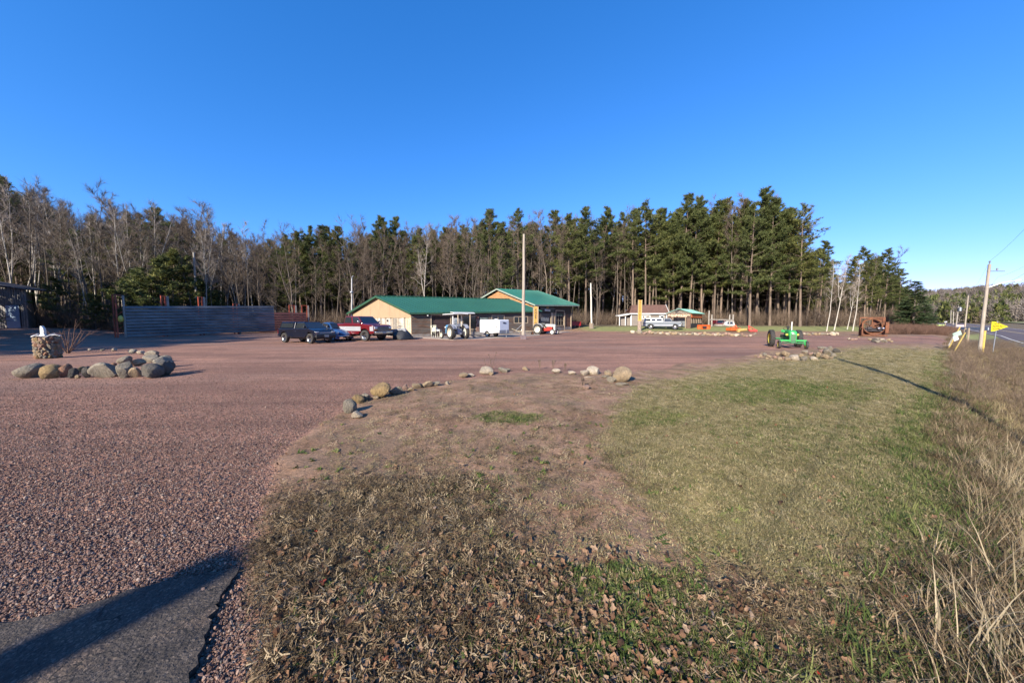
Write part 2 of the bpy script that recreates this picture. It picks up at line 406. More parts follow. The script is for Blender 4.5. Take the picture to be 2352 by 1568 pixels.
# asphalt corner at the camera's left
M_asph = mat('driveway_asphalt', (.068, .054, .044), .93, var=.35, scale=9, bmp=.8, c2=(.12, .085, .062), c2amt=.35)
pa = [P(-700, 1470), P(0, 1441), P(90, 1424), P(180, 1402), P(290, 1366), P(380, 1341), P(470, 1322), P(545, 1312)]
pb = [P(535, 1335), P(512, 1372), P(498, 1395), P(485, 1440), P(466, 1470), P(455, 1520), P(440, 1568), Vector((-1.45, .95, 0)), Vector((-1.45, -4, 0)), Vector((-9, -4, 0))]
bnd = []
allp = pa+pb
for i in range(len(allp)-1):
    a, b2 = allp[i], allp[i+1]; L = (b2-a).length; n = max(1, int(L/.035)) if L < 2 and i > 0 else 1
    for k in range(n):
        p = a.lerp(b2, k/n)
        if n > 1: p = p+Vector((rnd.gauss(0, .009), rnd.gauss(0, .009), 0))
        bnd.append(p)
bnd.append(allp[-1])
mb = MB(); mb.poly([(p.x, p.y, -.03) for p in bnd], .052, (0, 0, 1)); path = mb.build('asphalt_path', M_asph); path['kind'] = 'structure'
pm = path.data; bm = bmesh.new(); bm.from_mesh(pm); bmesh.ops.triangulate(bm, faces=[f for f in bm.faces if len(f.verts) > 4]); bm.to_mesh(pm); bm.free()
def on_path(x, y):
    px, py = proj(np.asarray(x), np.asarray(y), 0*np.asarray(x))
    return sdist(px, py, [(-700, 1470), (0, 1441), (180, 1402), (380, 1341), (545, 1312), (498, 1395), (466, 1470), (440, 1568), (400, 2300), (-4000, 2300)]) > -3
nt = M_asph.node_tree; b_ = nt.nodes['Principled BSDF']; tc_ = N(nt, 'ShaderNodeTexCoord').outputs['Object']; vo = N(nt, 'ShaderNodeTexVoronoi', feature='DISTANCE_TO_EDGE'); vo.inputs['Scale'].default_value = 1.9
wv = N(nt, 'ShaderNodeVectorMath', operation='ADD'); nz = N(nt, 'ShaderNodeTexNoise'); nz.inputs['Scale'].default_value = 6; nt.links.new(tc_, nz.inputs['Vector']); sc_ = N(nt, 'ShaderNodeVectorMath', operation='SCALE'); sc_.inputs['Scale'].default_value = .35; nt.links.new(nz.outputs['Color'], sc_.inputs[0]); nt.links.new(tc_, wv.inputs[0]); nt.links.new(sc_.outputs[0], wv.inputs[1]); nt.links.new(wv.outputs[0], vo.inputs['Vector'])
old = b_.inputs['Base Color'].links[0].from_socket; ag = N(nt, 'ShaderNodeTexVoronoi'); ag.inputs['Scale'].default_value = 120; nt.links.new(tc_, ag.inputs['Vector']); sg_ = N(nt, 'ShaderNodeSeparateColor'); nt.links.new(ag.outputs['Color'], sg_.inputs[0])
c_ = mixc(nt, 1, old, ramp(nt, sg_.outputs[0], [(0, .65), (.8, 1.1), (1, 2.2)]), 'MULTIPLY'); c_ = mixc(nt, ramp(nt, vo.outputs['Distance'], [(.004, 1.0), (.012, 0.0)]), c_, (.012, .01, .008)); nt.links.new(c_, b_.inputs['Base Color'])
# concrete apron in front of the long building
mb = MB(); ap = [A(940, 33.0), A(985, 30.5), A(1040, 28.0), A(1110, 29.6), A(1190, 33.5), A(1240, 37), A(1240, 44), A(1180, 41)]
mb.poly([(p.x, p.y, .0) for p in ap], .03, (0, 0, 1)); mb.build('concrete_apron', mat('dusty_concrete', (.42, .35, .28), .9, var=.15, scale=1.2, c2=(.34, .23, .2)))['kind'] = 'structure'
mb = MB(); ap = [A(1236, 43.5), A(1290, 46), A(1322, 51), A(1312, 55.5), A(1236, 49)]
mb.poly([(p.x, p.y, .0) for p in ap], .09, (0, 0, 1)); mb.build('concrete_apron', mat('pale_concrete', (.5, .42, .36), .9, var=.1, scale=1.5))['kind'] = 'structure'

# ------------------------------------------------------------------ scatter with geometry nodes
def source(name, me):
    o = bpy.data.objects.new(name, me); return o
def scatter(name, pts, rot, sc, sources, label, cat, idx=None, kind='stuff'):
    n = len(pts)
    me = bpy.data.meshes.new(name); me.vertices.add(n); me.vertices.foreach_set('co', np.asarray(pts, np.float32).ravel())
    a = me.attributes.new('rot', 'FLOAT_VECTOR', 'POINT'); a.data.foreach_set('vector', np.asarray(rot, np.float32).ravel())
    a = me.attributes.new('sc', 'FLOAT', 'POINT'); a.data.foreach_set('value', np.asarray(sc, np.float32))
    if idx is None: idx = nr.randint(0, len(sources), n)
    a = me.attributes.new('pick', 'INT', 'POINT'); a.data.foreach_set('value', np.asarray(idx, np.int32))
    o = bpy.data.objects.new(name, me); COL.objects.link(o)
    ng = bpy.data.node_groups.new(name, 'GeometryNodeTree')
    ng.interface.new_socket('Geometry', in_out='INPUT', socket_type='NodeSocketGeometry'); ng.interface.new_socket('Geometry', in_out='OUTPUT', socket_type='NodeSocketGeometry')
    gi = ng.nodes.new('NodeGroupInput'); go = ng.nodes.new('NodeGroupOutput')
    col = bpy.data.collections.new(name+'_pieces')
    for i, m_ in enumerate(sources): col.objects.link(bpy.data.objects.new('%s_piece_%02d' % (name, i), m_))
    ci = ng.nodes.new('GeometryNodeCollectionInfo'); ci.inputs['Collection'].default_value = col; ci.inputs['Separate Children'].default_value = True; ci.inputs['Reset Children'].default_value = True
    ip = ng.nodes.new('GeometryNodeInstanceOnPoints'); ip.inputs['Pick Instance'].default_value = True
    def attr(nm, dt):
        q = ng.nodes.new('GeometryNodeInputNamedAttribute'); q.data_type = dt; q.inputs['Name'].default_value = nm; return q.outputs['Attribute']
    er = ng.nodes.new('FunctionNodeEulerToRotation')
    L = ng.links.new
    L(gi.outputs[0], ip.inputs['Points']); L(ci.outputs[0], ip.inputs['Instance']); L(attr('pick', 'INT'), ip.inputs['Instance Index'])
    L(attr('rot', 'FLOAT_VECTOR'), er.inputs[0]); L(er.outputs[0], ip.inputs['Rotation']); L(attr('sc', 'FLOAT'), ip.inputs['Scale'])
    L(ip.outputs[0], go.inputs[0])
    md = o.modifiers.new('scatter', 'NODES'); md.node_group = ng
    return prop(o, label=label, cat=cat, kind=kind)
def instmat(name, stops, rough=.9, tr=0.0, nsc=0):
    """colour varies from one instance to the next"""
    m, nt, b = newmat(name); oi = N(nt, "ShaderNodeObjectInfo"); c = ramp(nt, oi.outputs['Random'], stops)
    if nsc:
        tc = N(nt, "ShaderNodeTexCoord").outputs['Object']; c = mixc(nt, 1, c, ramp(nt, noise(nt, tc, nsc, 4, .6), [(.3, .6), (.7, 1.25)]), 'MULTIPLY')
    nt.links.new(c, b.inputs['Base Color']); b.inputs['Roughness'].default_value = rough; b.inputs['Specular IOR Level'].default_value = .25
    if tr:
        t = N(nt, "ShaderNodeBsdfTranslucent"); nt.links.new(c, t.inputs[0]); mx = N(nt, "ShaderNodeMixShader"); mx.inputs[0].default_value = tr
        nt.links.new(b.outputs[0], mx.inputs[1]); nt.links.new(t.outputs[0], mx.inputs[2]); nt.links.new(mx.outputs[0], nt.nodes['Material Output'].inputs[0])
    return m
def stone_mesh(seed, name, material, sub=2, rough=.25, flat=.75):
    bm = bmesh.new(); bmesh.ops.create_icosphere(bm, subdivisions=sub, radius=.5); r = np.random.RandomState(seed)
    k = r.normal(size=(9, 3)); k /= np.linalg.norm(k, axis=1)[:, None]; cut = r.uniform(.24, .42, 9); ax = np.array([r.uniform(.9, 1.2), r.uniform(.75, 1), flat*r.uniform(.85, 1.1)])
    w_ = r.normal(size=(5, 3))*5; ph = r.uniform(0, 6, 5)
    for v in bm.verts:
        p = np.array(v.co)
        for q, c in zip(k, cut):
            t = p@q
            if t > c: p = p-q*(t-c)*.92
        p = p*(1+rough*.12*np.sin(w_@p+ph).sum()*.5)*ax; v.co = Vector(p)
    if name == 'boulder':
        C_ = np.array([v.co for v in bm.verts]); lo_, hi_ = C_.min(0), C_.max(0); ext = np.array([1.0, 1.0, .70])
        for v in bm.verts: v.co = Vector((np.array(v.co)-(lo_+hi_)/2)/(hi_-lo_)*ext)
    me = bpy.data.meshes.new(name); bm.to_mesh(me); bm.free(); me.materials.append(material); return me
def wedge_points(n, y0, y1, test, spread=1.72, power=1.0, left=None, right=None):
    """random ground points thinning out with distance"""
    u = nr.rand(n); y = np.exp(np.log(y0)+u**power*(np.log(y1)-np.log(y0)))
    l = -spread if left is None else left; r_ = spread if right is None else right
    x = (l+(r_-l)*nr.rand(n))*y
    k = test(x, y); return x[k], y[k]
def gz(x, y): x = np.asarray(x, float); y = np.asarray(y, float); return H(x, y)+micro(x, y, masks(x, y)[0])-.012*(1-masks(x, y)[0])

# loose crushed stone
GS = instmat('crushed_stone', [(0, (.07, .042, .034)), (.2, (.13, .075, .058)), (.45, (.19, .112, .085)), (.6, (.125, .09, .078)), (.8, (.225, .145, .112)), (.95, (.30, .225, .18)), (1, (.085, .085, .08))], .8, nsc=2)
gsrc = [stone_mesh(s, 'crushed_stone_piece', GS, 1, .2, .7) for s in range(6)]
def t_gravel(x, y):
    g = masks(x, y)[0]; return (nr.rand(len(x)) < g*1.15-.05) & ~on_path(x, y)
x, y = wedge_points(230000, 1.25, 16, lambda x, y: t_gravel(x, y) & (nr.rand(len(x)) < sstep(16, 5, y)*.9+.1), left=-1.72, right=.1, power=.85)
s = np.clip(nr.lognormal(-4.5, .36, len(x)), .005, .030)*np.clip(1.18-(y-1.5)*.02, .8, 1.2)
scatter('loose_gravel', np.stack([x, y, gz(x, y)+s*.12+.004], 1), nr.uniform(0, 6.28, (len(x), 3)), s, gsrc, 'pinkish crushed stone lying loose across the near yard', 'gravel')
# a few stones on the asphalt and in the soil
def t_soil(x, y):
    g, t, gr, di, ve, wo = masks(x, y); return (nr.rand(len(x)) < np.clip(.5*g+.10*(1-g)*(1-t)*(1-di), 0, 1)*.8)
x, y = wedge_points(16000, 1.3, 14, t_soil, left=-1.0, right=1.3)
k = ~on_path(x, y) | (nr.rand(len(x)) < .3); x, y = x[k], y[k]; s = np.clip(nr.lognormal(-4.3, .4, len(x)), .006, .05)
scatter('loose_pebbles', np.stack([x, y, gz(x, y)+s*.2+.022], 1), nr.uniform(0, 6.28, (len(x), 3)), s, gsrc, 'scattered small stones on bare reddish soil beside the gravel', 'pebbles')

# grass clumps
def blades(n, hgt, spreadr, w0, seed, material, bend=.5, lean=.35, name='grass_clump', flat=0.0, wvar=.4):
    r = np.random.RandomState(seed); Vv = []; F = []
    for i in range(n):
        a = r.uniform(0, 6.28); rr = spreadr*math.sqrt(r.rand()); bx, by = rr*math.cos(a), rr*math.sin(a)
        L = hgt*r.uniform(.45, 1.1); ln = lean*r.uniform(.2, 1.6)+flat; az_ = r.uniform(0, 6.28); wd = w0*r.uniform(1-wvar, 1+wvar); sx, sy = -math.sin(az_)*wd, math.cos(az_)*wd
        pts = []
        ang = ln; x0, z0 = 0, 0
        for k in range(4):
            pts.append((x0, z0)); x0 += L/3*math.sin(ang); z0 += L/3*math.cos(ang); ang += bend*r.uniform(.4, 1.3)
        n0 = len(Vv)
        for k, (t, z) in enumerate(pts):
            f = (1, .8, .5, .05)[k]; cx_, cy_ = bx+t*math.cos(az_), by+t*math.sin(az_); z = max(z, .003)
            Vv += [(cx_+sx*f, cy_+sy*f, z), (cx_-sx*f, cy_-sy*f, z)]
        for k in range(3): F.append((n0+2*k, n0+2*k+1, n0+2*k+3, n0+2*k+2))
    me = bpy.data.meshes.new(name); me.from_pydata(Vv, [], F); me.materials.append(material); return me
GR_lawn = instmat('tan_lawn_grass', [(0, (.13, .11, .05)), (.5, (.275, .22, .11)), (1, (.41, .335, .19))], tr=.2)
GR_dry = instmat('dry_grass', [(0, (.15, .118, .07)), (.5, (.27, .215, .13)), (1, (.43, .35, .225))], tr=.25)
GR_brown = instmat('brown_grass', [(0, (.055, .038, .02)), (.4, (.125, .088, .05)), (.8, (.24, .175, .105)), (1, (.38, .30, .19))], tr=.2)
GR_green = instmat('green_grass', [(0, (.04, .07, .016)), (.5, (.09, .125, .03)), (1, (.20, .21, .07))], tr=.3)
GR_olive = instmat('olive_grass', [(0, (.10, .10, .04)), (.5, (.19, .17, .075)), (1, (.30, .26, .14))], tr=.25)
def clumps(name, npts, y0, y1, test, srcs, size, label, cat, left=-1.72, right=1.72, power=1.0, tilt=.15, grow=0.0):
    x, y = wedge_points(npts, y0, y1, test, left=left, right=right, power=power); n = len(x)
    rot = np.stack([nr.normal(0, tilt, n), nr.normal(0, tilt, n), nr.uniform(0, 6.28, n)], 1)
    s = size*nr.uniform(.6, 1.35, n)*(1+grow*y)
    return scatter(name, np.stack([x, y, gz(x, y)+.012], 1), rot, s, srcs, label, cat)
short_g = [blades(34, .034, .06, .0022, s_, GR_green, .35, .5) for s_ in range(4)]
short_d = [blades(36, .030, .065, .0021, 20+s_, GR_lawn, .5, 1.0) for s_ in range(4)]
short_o = [blades(36, .03, .065, .0022, 30+s_, GR_olive, .4, .6) for s_ in range(4)]
mat_b = [blades(26, .055, .06, .0021, 40+s_, GR_brown, .9, 1.3, flat=.35) for s_ in range(5)]
py_ = lambda x, y: proj(x, y, 0*x)[1]
def tm(kind):
    def f(x, y):
        g, t, gr, di, ve, wo = masks(x, y); u = nr.rand(len(x)); op = on_path(x, y)
        fb = .5+.5*fbm(x, y, 1.6, 77)
        q = {'green': gr*1.0*(.35+fb), 'dry': t*(1-gr*.8)*1.0+.10*(1-t)*(1-g), 'olive': t*.7+gr*.3, 'brown': (1-g)*(1-t*.9)*(1-.5*gr)*np.clip(fb*2.0-.5, .04, 1)*np.where(py_(x, y) > 1100, 1, .22)}[kind]
        return (u < q*(1-di)*(1-g)) & ~op
    return f
clumps('green_grass', 52000, 1.3, 22, tm('green'), short_g, 1.0, 'short green grass growing in patches on the lawn', 'grass', left=-.6, right=1.5, grow=.05)
clumps('dry_lawn', 60000, 1.6, 24, tm('dry'), short_d, 1.0, 'short tan dried grass across the lawn', 'grass', left=-.6, right=1.6, grow=.05)
clumps('olive_lawn', 40000, 1.6, 20, tm('olive'), short_o, 1.0, 'short olive grass mixed through the lawn', 'grass', left=0, right=1.6, grow=.05)
clumps('dead_grass', 60000, 1.15, 9, tm('brown'), mat_b, 1.0, 'matted brown dead grass in the foreground', 'grass', left=-.85, tilt=.4, right=1.5, grow=.02)
# broad-leaved weeds
weed = [blades(9, .05, .025, .008, 60+s_, GR_green, .5, .9, name='weed_rosette') for s_ in range(3)]
clumps('low_weeds', 9000, 1.2, 5, lambda x, y: (nr.rand(len(x)) < np.clip(masks(x, y)[2]*1.2+.08, 0, 1)*np.clip(1-masks(x, y)[0]*1.2, 0, 1)*(fbm(x, y, 4, 31) > -.05)) & ~on_path(x, y), weed, 1.0, 'low green broad leaved weeds among the dead grass', 'weeds', left=-.7, right=1.2)
# fallen leaves
LF = instmat('fallen_leaf', [(0, (.05, .028, .016)), (.25, (.115, .06, .034)), (.5, (.20, .11, .062)), (.7, (.27, .165, .10)), (.9, (.34, .24, .16)), (.985, (.24, .12, .06)), (1, (.28, .03, .02))], .75, tr=.2, nsc=18)
def leaf(seed):
    r = np.random.RandomState(seed); n = 9; pts = []
    for i in range(n):
        t = i/(n-1); wd = math.sin(math.pi*t)**.7*(.28+.1*math.sin(t*14+seed)); pts.append((t-.5, wd, .18*math.sin(math.pi*t*1.2+seed)))
    Vv = []; F = []
    cu = r.uniform(.1, .55)
    for (x_, w_, z_) in pts: Vv += [(x_, -w_, z_+cu*w_), (x_, 0, z_), (x_, w_, z_+cu*w_*.8)]
    for i in range(n-1):
        for j in range(2): F.append((3*i+j, 3*i+j+1, 3*i+j+4, 3*i+j+3))
    me = bpy.data.meshes.new('leaf'); me.from_pydata(Vv, [], F); me.materials.append(LF); return me
def t_leaf(x, y):
    g, t, gr, di, ve, wo = masks(x, y); px, py = proj(x, y, 0*x)
    q = np.exp(-((px-1330)/620)**2)*sstep(1190, 1420, py)+.5*np.exp(-((px-2120)/160)**2)*sstep(1080, 1250, py)+.6*di*sstep(1000, 1300, py)+.03
    return (nr.rand(len(x)) < q*(1-g*.95)*(.5+.5*fbm(x, y, 1.5, 88))) & ~on_path(x, y)
x, y = wedge_points(24000, 1.2, 8, t_leaf, left=-.8, right=1.7); n = len(x)
scatter('fallen_leaves', np.stack([x, y, gz(x, y)+.03+nr.uniform(0, .02, n)], 1), np.stack([nr.normal(0, .7, n), nr.normal(0, .7, n), nr.uniform(0, 6.28, n)], 1), nr.uniform(.02, .058, n), [leaf(i) for i in range(6)], 'dry brown and reddish leaves fallen in the foreground grass', 'leaves')

# tall ditch grass
def reed(seed):
    return blades(14, .50, .10, .0040, seed, GR_dry, .36, .32, name='reed_clump', wvar=.5)
reeds = [reed(90+i) for i in range(6)]
brn = [blades(26, .30, .12, .0035, 120+i, GR_brown, .4, .35, name='brown_clump', wvar=.5) for i in range(5)]
def t_ditch(lo, hi, dens, yk=None):
    def f(x, y):
        d = .6*x-.8*y; al = .8*x+.6*y; q = sstep(lo, lo+.4, d+.3*fbm(x, y, 1.6, 5))*sstep(hi, hi-.6, d)*dens*(.6+.5*fbm(x, y, .9, 61))
        return nr.rand(len(x)) < q
    return f
def ditch_pts(n, a0, a1, d0, d1):
    al = np.exp(nr.uniform(math.log(a0+3), math.log(a1+3), n))-3; d = nr.uniform(d0, d1, n)
    return .8*al+.6*d, .6*al-.8*d
def ditch_scatter(name, n, a0, a1, d0, d1, dens, srcs, size, grow, label, cat, lo=None):
    x, y = ditch_pts(n, a0, a1, d0, d1); k = t_ditch(d0 if lo is None else lo, d1+.3, dens)(x, y); x, y = x[k], y[k]; n = len(x)
    rr = np.sqrt(x*x+y*y); k = (rr > 1.15); x, y, rr = x[k], y[k], rr[k]; n = len(x)
    s = size*nr.uniform(.5, 1.3, n)*(1+grow*rr)*np.clip(.95-.02*rr, .62, 1)
    rot = np.stack([nr.normal(0, .12, n), nr.normal(0, .12, n), nr.uniform(0, 6.28, n)], 1)
    return scatter(name, np.stack([x, y, gz(x, y)+.0], 1), rot, s, srcs, label, cat)
ditch_scatter('ditch_grass', 2700, 1.0, 9, .1, 4.6, 1.0, reeds, 1.0, .0, 'pale straw grass standing at the near end of the ditch', 'tall grass')
ditch_scatter('far_ditch_grass', 6000, 7, 60, .4, 4.6, .8, [blades(20, .34, .12, .0035, 140+i, GR_lawn, .5, .4, name='ditch_clump') for i in range(4)], 1.0, .008, 'tall straw coloured grass standing along the roadside ditch', 'tall grass')
ditch_scatter('ditch_undergrowth', 34000, .8, 60, -.15, 4.8, 1.0, brn, .8, .01, 'tangled brown and grey dead growth filling the ditch', 'undergrowth')
ditch_scatter('ditch_green', 7000, 1.2, 20, -.5, .9, .8, [blades(22, .16, .08, .003, 200+i, GR_green, .5, .5, name='green_tuft') for i in range(3)], 1.0, .01, 'dark green grass tufts along the lawn edge of the ditch', 'grass')
# ------------------------------------------------------------------ trees
def barkmat(name, c, c2, sc=1.5, stretch=(3, 3, .5)):
    m, nt, b = newmat(name); tc = N(nt, "ShaderNodeTexCoord").outputs['Object']; oi = N(nt, "ShaderNodeObjectInfo")
    n1 = noise(nt, tc, sc, 6, .7, stretch); col = ramp(nt, n1, [(.35, c2), (.6, c)])
    col = mixc(nt, 1, col, ramp(nt, oi.outputs['Random'], [(0, .7), (1, 1.2)]), 'MULTIPLY')
    nt.links.new(col, b.inputs['Base Color']); b.inputs['Roughness'].default_value = .9; b.inputs['Specular IOR Level'].default_value = .2
    return m
B_grey = barkmat('grey_bark', (.165, .135, .11), (.075, .062, .05))
B_pine = barkmat('pine_bark', (.20, .15, .115), (.10, .078, .06))
B_birch = barkmat('birch_bark', (.50, .46, .40), (.22, .195, .165), 2.2, (1.5, 1.5, 2.5))
B_twig = barkmat('twig_bark', (.15, .115, .086), (.08, .062, .047))
B_twigp = barkmat('pale_twig_bark', (.32, .27, .225), (.18, .15, .125))
def leafmat(name, lo, mid, hi, tr=.25):
    m, nt, b = newmat(name); tc = N(nt, "ShaderNodeTexCoord").outputs['Object']; oi = N(nt, "ShaderNodeObjectInfo"); geo = N(nt, "ShaderNodeNewGeometry")
    c = ramp(nt, geo.outputs['Random Per Island'], [(0, lo), (.5, mid), (1, hi)])
    c = mixc(nt, 1, c, ramp(nt, noise(nt, tc, .55, 4, .6), [(.32, .62), (.68, 1.3)]), 'MULTIPLY')
    c = mixc(nt, 1, c, ramp(nt, oi.outputs['Random'], [(0, (.8, .85, .8)), (.5, (1, 1, 1)), (1, (1.25, 1.12, .95))]), 'MULTIPLY')
    nt.links.new(c, b.inputs['Base Color']); b.inputs['Roughness'].default_value = .7; b.inputs['Specular IOR Level'].default_value = .3
    t = N(nt, "ShaderNodeBsdfTranslucent"); nt.links.new(c, t.inputs[0]); mx = N(nt, "ShaderNodeMixShader"); mx.inputs[0].default_value = tr
    nt.links.new(b.outputs[0], mx.inputs[1]); nt.links.new(t.outputs[0], mx.inputs[2]); nt.links.new(mx.outputs[0], nt.nodes['Material Output'].inputs[0])
    return m
L_pine = leafmat('pine_needles', (.035, .050, .016), (.085, .105, .03), (.175, .185, .065))
L_spruce = leafmat('spruce_needles', (.028, .05, .022), (.055, .085, .035), (.10, .135, .055))
L_rust = leafmat('dry_oak_leaves', (.22, .10, .05), (.32, .16, .085), (.42, .24, .13))
def rot_about(v, k, a):
    return v*math.cos(a)+np.cross(k, v)*math.sin(a)+k*(k@v)*(1-math.cos(a))
class TB:
    def __init__(s): s.V = []; s.T = []
    def tube(s, pts, rad, n=5):
        base = len(s.V)
        for i, p in enumerate(pts):
            t = pts[min(i+1, len(pts)-1)]-pts[max(0, i-1)]; t = t/(np.linalg.norm(t)+1e-9)
            u = np.cross(t, (1, .1, 0)); u = u/(np.linalg.norm(u)+1e-9); v = np.cross(t, u)
            for k in range(n):
                a = 6.2832*k/n; s.V.append(p+(u*math.cos(a)+v*math.sin(a))*rad[i])
        for i in range(len(pts)-1):
            for k in range(n):
                k2 = (k+1) % n; a, b, c, d = base+i*n+k, base+i*n+k2, base+(i+1)*n+k2, base+(i+1)*n+k
                s.T += [(a, b, c), (a, c, d)]
    def tri(s, a, b, c):
        n = len(s.V); s.V += [a, b, c]; s.T.append((n, n+1, n+2))
    def mesh(s, name, m): return np_mesh(name, np.array(s.V), np.array(s.T), m)
def grow(p, d, L, r, segs, wob, up, R_):
    pts = [p]; rad = [r]
    for i in range(segs):
        d = d+R_.normal(0, wob, 3)+np.array([0, 0, up]); d = d/np.linalg.norm(d)
        p = p+d*L/segs; pts.append(p); rad.append(r*(1-.8*(i+1)/segs))
    return pts, rad, d
def perp(d, R_):
    k = R_.normal(size=3); k = k-d*(k@d); return k/np.linalg.norm(k)
def bare_tree(seed, hgt, r0, bark, twigm, first=.3, width=.28, nl=22, lean=.0, fork=False, bend=0, name='bare', ntw=9):
    R_ = np.random.RandomState(seed); tr = TB(); tw = TB()
    d = np.array([lean+R_.normal(0, .03), R_.normal(0, .03), 1.0]); d /= np.linalg.norm(d)
    pts = [np.array([0., 0, -.3])]; rad = [r0*1.25]; nseg = 12
    for i in range(nseg):
        d = d+R_.normal(0, .035, 3)+np.array([bend*.02, 0, .02]); d /= np.linalg.norm(d); pts.append(pts[-1]+d*(hgt+.3)/nseg); rad.append(r0*(1-.93*(i+1)/nseg))
    tr.tube(pts, rad, 7)
    stems = [(pts, rad)]
    if fork:
        k = int(nseg*R_.uniform(.3, .5)); dd = pts[k+1]-pts[k]; dd /= np.linalg.norm(dd); dd = rot_about(dd, perp(dd, R_), .4)
        q, rr, _ = grow(pts[k], dd, hgt*(1-k/nseg)*.85, rad[k]*.8, 8, .05, .04, R_); tr.tube(q, rr, 6); stems.append((q, rr))
    for si, (sp, sr) in enumerate(stems):
        for j in range(nl if si == 0 else nl//2):
            t = first+(1-first)*((j+R_.rand())/nl) if si == 0 else R_.uniform(.2, 1)
            t = min(t, .985); f = t*(len(sp)-1); k = int(f); p = sp[k]*(1-(f-k))+sp[min(k+1, len(sp)-1)]*(f-k); rk = sr[k]
            ang = R_.uniform(.5, 1.05)*(1.15-.45*t); dd = np.array([0, 0, 1.]); dd = rot_about(dd, perp(dd, R_), ang)
            L = hgt*width*(1.15-.75*t)*R_.uniform(.6, 1.15)
            q, rr, de = grow(p, dd, L, max(.018, rk*.42), 5, .09, .07, R_); tr.tube(q, rr, 4)
            for m_ in range(5):
                t2 = R_.uniform(.25, 1.0); f2 = t2*5; k2 = min(4, int(f2)); p2 = q[k2]*(1-(f2-k2))+q[k2+1]*(f2-k2); d2 = q[k2+1]-q[k2]; d2 /= np.linalg.norm(d2)
                d2 = rot_about(d2, perp(d2, R_), R_.uniform(.35, .8)); L2 = L*R_.uniform(.3, .55)*(1.2-.5*t2)
                q2, r2, _ = grow(p2, d2, L2, .016, 3, .12, .08, R_); tw.tube(q2, [.016, .012, .009, .004], 3)
                for z in range(ntw):
                    t3 = R_.uniform(.1, 1); f3 = t3*3; k3 = min(2, int(f3)); p3 = q2[k3]*(1-(f3-k3))+q2[k3+1]*(f3-k3); d3 = q2[k3+1]-q2[k3]; d3 /= np.linalg.norm(d3)
                    d3 = rot_about(d3, perp(d3, R_), R_.uniform(.3, .8)); L3 = R_.uniform(.35, 1.0)*(.4+hgt*.03); u = perp(d3, R_)*.010
                    tw.tri(p3+u, p3-u, p3+d3*L3+np.array([0, 0, .08*L3]))
    return tr.mesh(name+'_trunk', bark), tw.mesh(name+'_crown', twigm)
def pine(seed, hgt, r0, cb=.45, cw=.17, nl=60, bark=B_pine, lm=L_pine, tuft=.62, sparse=1.0, name='pine', lean=0.0, zs=.13, ntri=11, droop=0):
    R_ = np.random.RandomState(seed); tr = TB(); cr = TB()
    d = np.array([lean+R_.normal(0, .012), R_.normal(0, .012), 1.0]); d /= np.linalg.norm(d); pts = [np.array([0., 0, -.3])]; rad = [r0*1.15]; nseg = 12
    for i in range(nseg):
        d = d+R_.normal(0, .012, 3)+np.array([0, 0, .01]); d /= np.linalg.norm(d); pts.append(pts[-1]+d*(hgt+.3)/nseg); rad.append(r0*(1-.94*(i+1)/nseg))
    tr.tube(pts, rad, 8)
    for j in range(10):       # dead stubs below the crown
        t = R_.uniform(.2, cb); f = t*12; k = int(f); p = pts[k]*(1-(f-k))+pts[k+1]*(f-k); a = R_.uniform(0, 6.28)
        q, rr, _ = grow(p, np.array([math.cos(a), math.sin(a), R_.uniform(-.3, .2)]), R_.uniform(.6, 2.2), .022, 3, .15, 0, R_); tr.tube(q, rr, 3)
    for j in range(nl):
        t = cb+(1-cb)*((j+R_.rand())/nl)**.9; t = min(t, .99); f = t*12; k = int(f); p = pts[k]*(1-(f-k))+pts[k+1]*(f-k)
        tt = (t-cb)/(1-cb); prof = (.55+.45*math.sin(math.pi*min(1, tt*1.1+.1)))*(1-tt**4.5*.70)
        L = hgt*cw*prof*R_.uniform(.55, 1.25); a = R_.uniform(0, 6.28); el = -.12+.75*tt+R_.normal(0, .12)
        dd = np.array([math.cos(a)*math.cos(el), math.sin(a)*math.cos(el), math.sin(el)])
        q, rr, _ = grow(p, dd, L, .03+.04*(1-tt), 5, .06, .06, R_); tr.tube(q, rr, 3)
        nt_ = max(4, int((6+L*4.2)*sparse))
        for m_ in range(nt_):
            t2 = R_.uniform(.35, 1.02) if tt < .8 else R_.uniform(.1, 1.02); t2c = min(t2, .999); f2 = t2c*5; k2 = int(f2); c = q[k2]*(1-(f2-k2))+q[k2+1]*(f2-k2)
            off = R_.normal(0, 1, 3)*np.array([.30, .30, zs])*(L*.20+.16); c = c+off
            ax = dd*.7+np.array([0, 0, .75])+R_.normal(0, .35, 3); ax /= np.linalg.norm(ax); S = tuft*R_.uniform(.6, 1.2)
            for z in range(ntri):
                v = ax*.55+R_.normal(0, .6, 3); v /= np.linalg.norm(v); u = perp(v, R_)*.040*R_.uniform(.7, 1.3); b = c+R_.normal(0, .05, 3)
                cr.tri(b+u, b-u, b+v*S*R_.uniform(.6, 1.1))
    return tr.mesh(name+'_trunk', bark), cr.mesh(name+'_crown', lm)
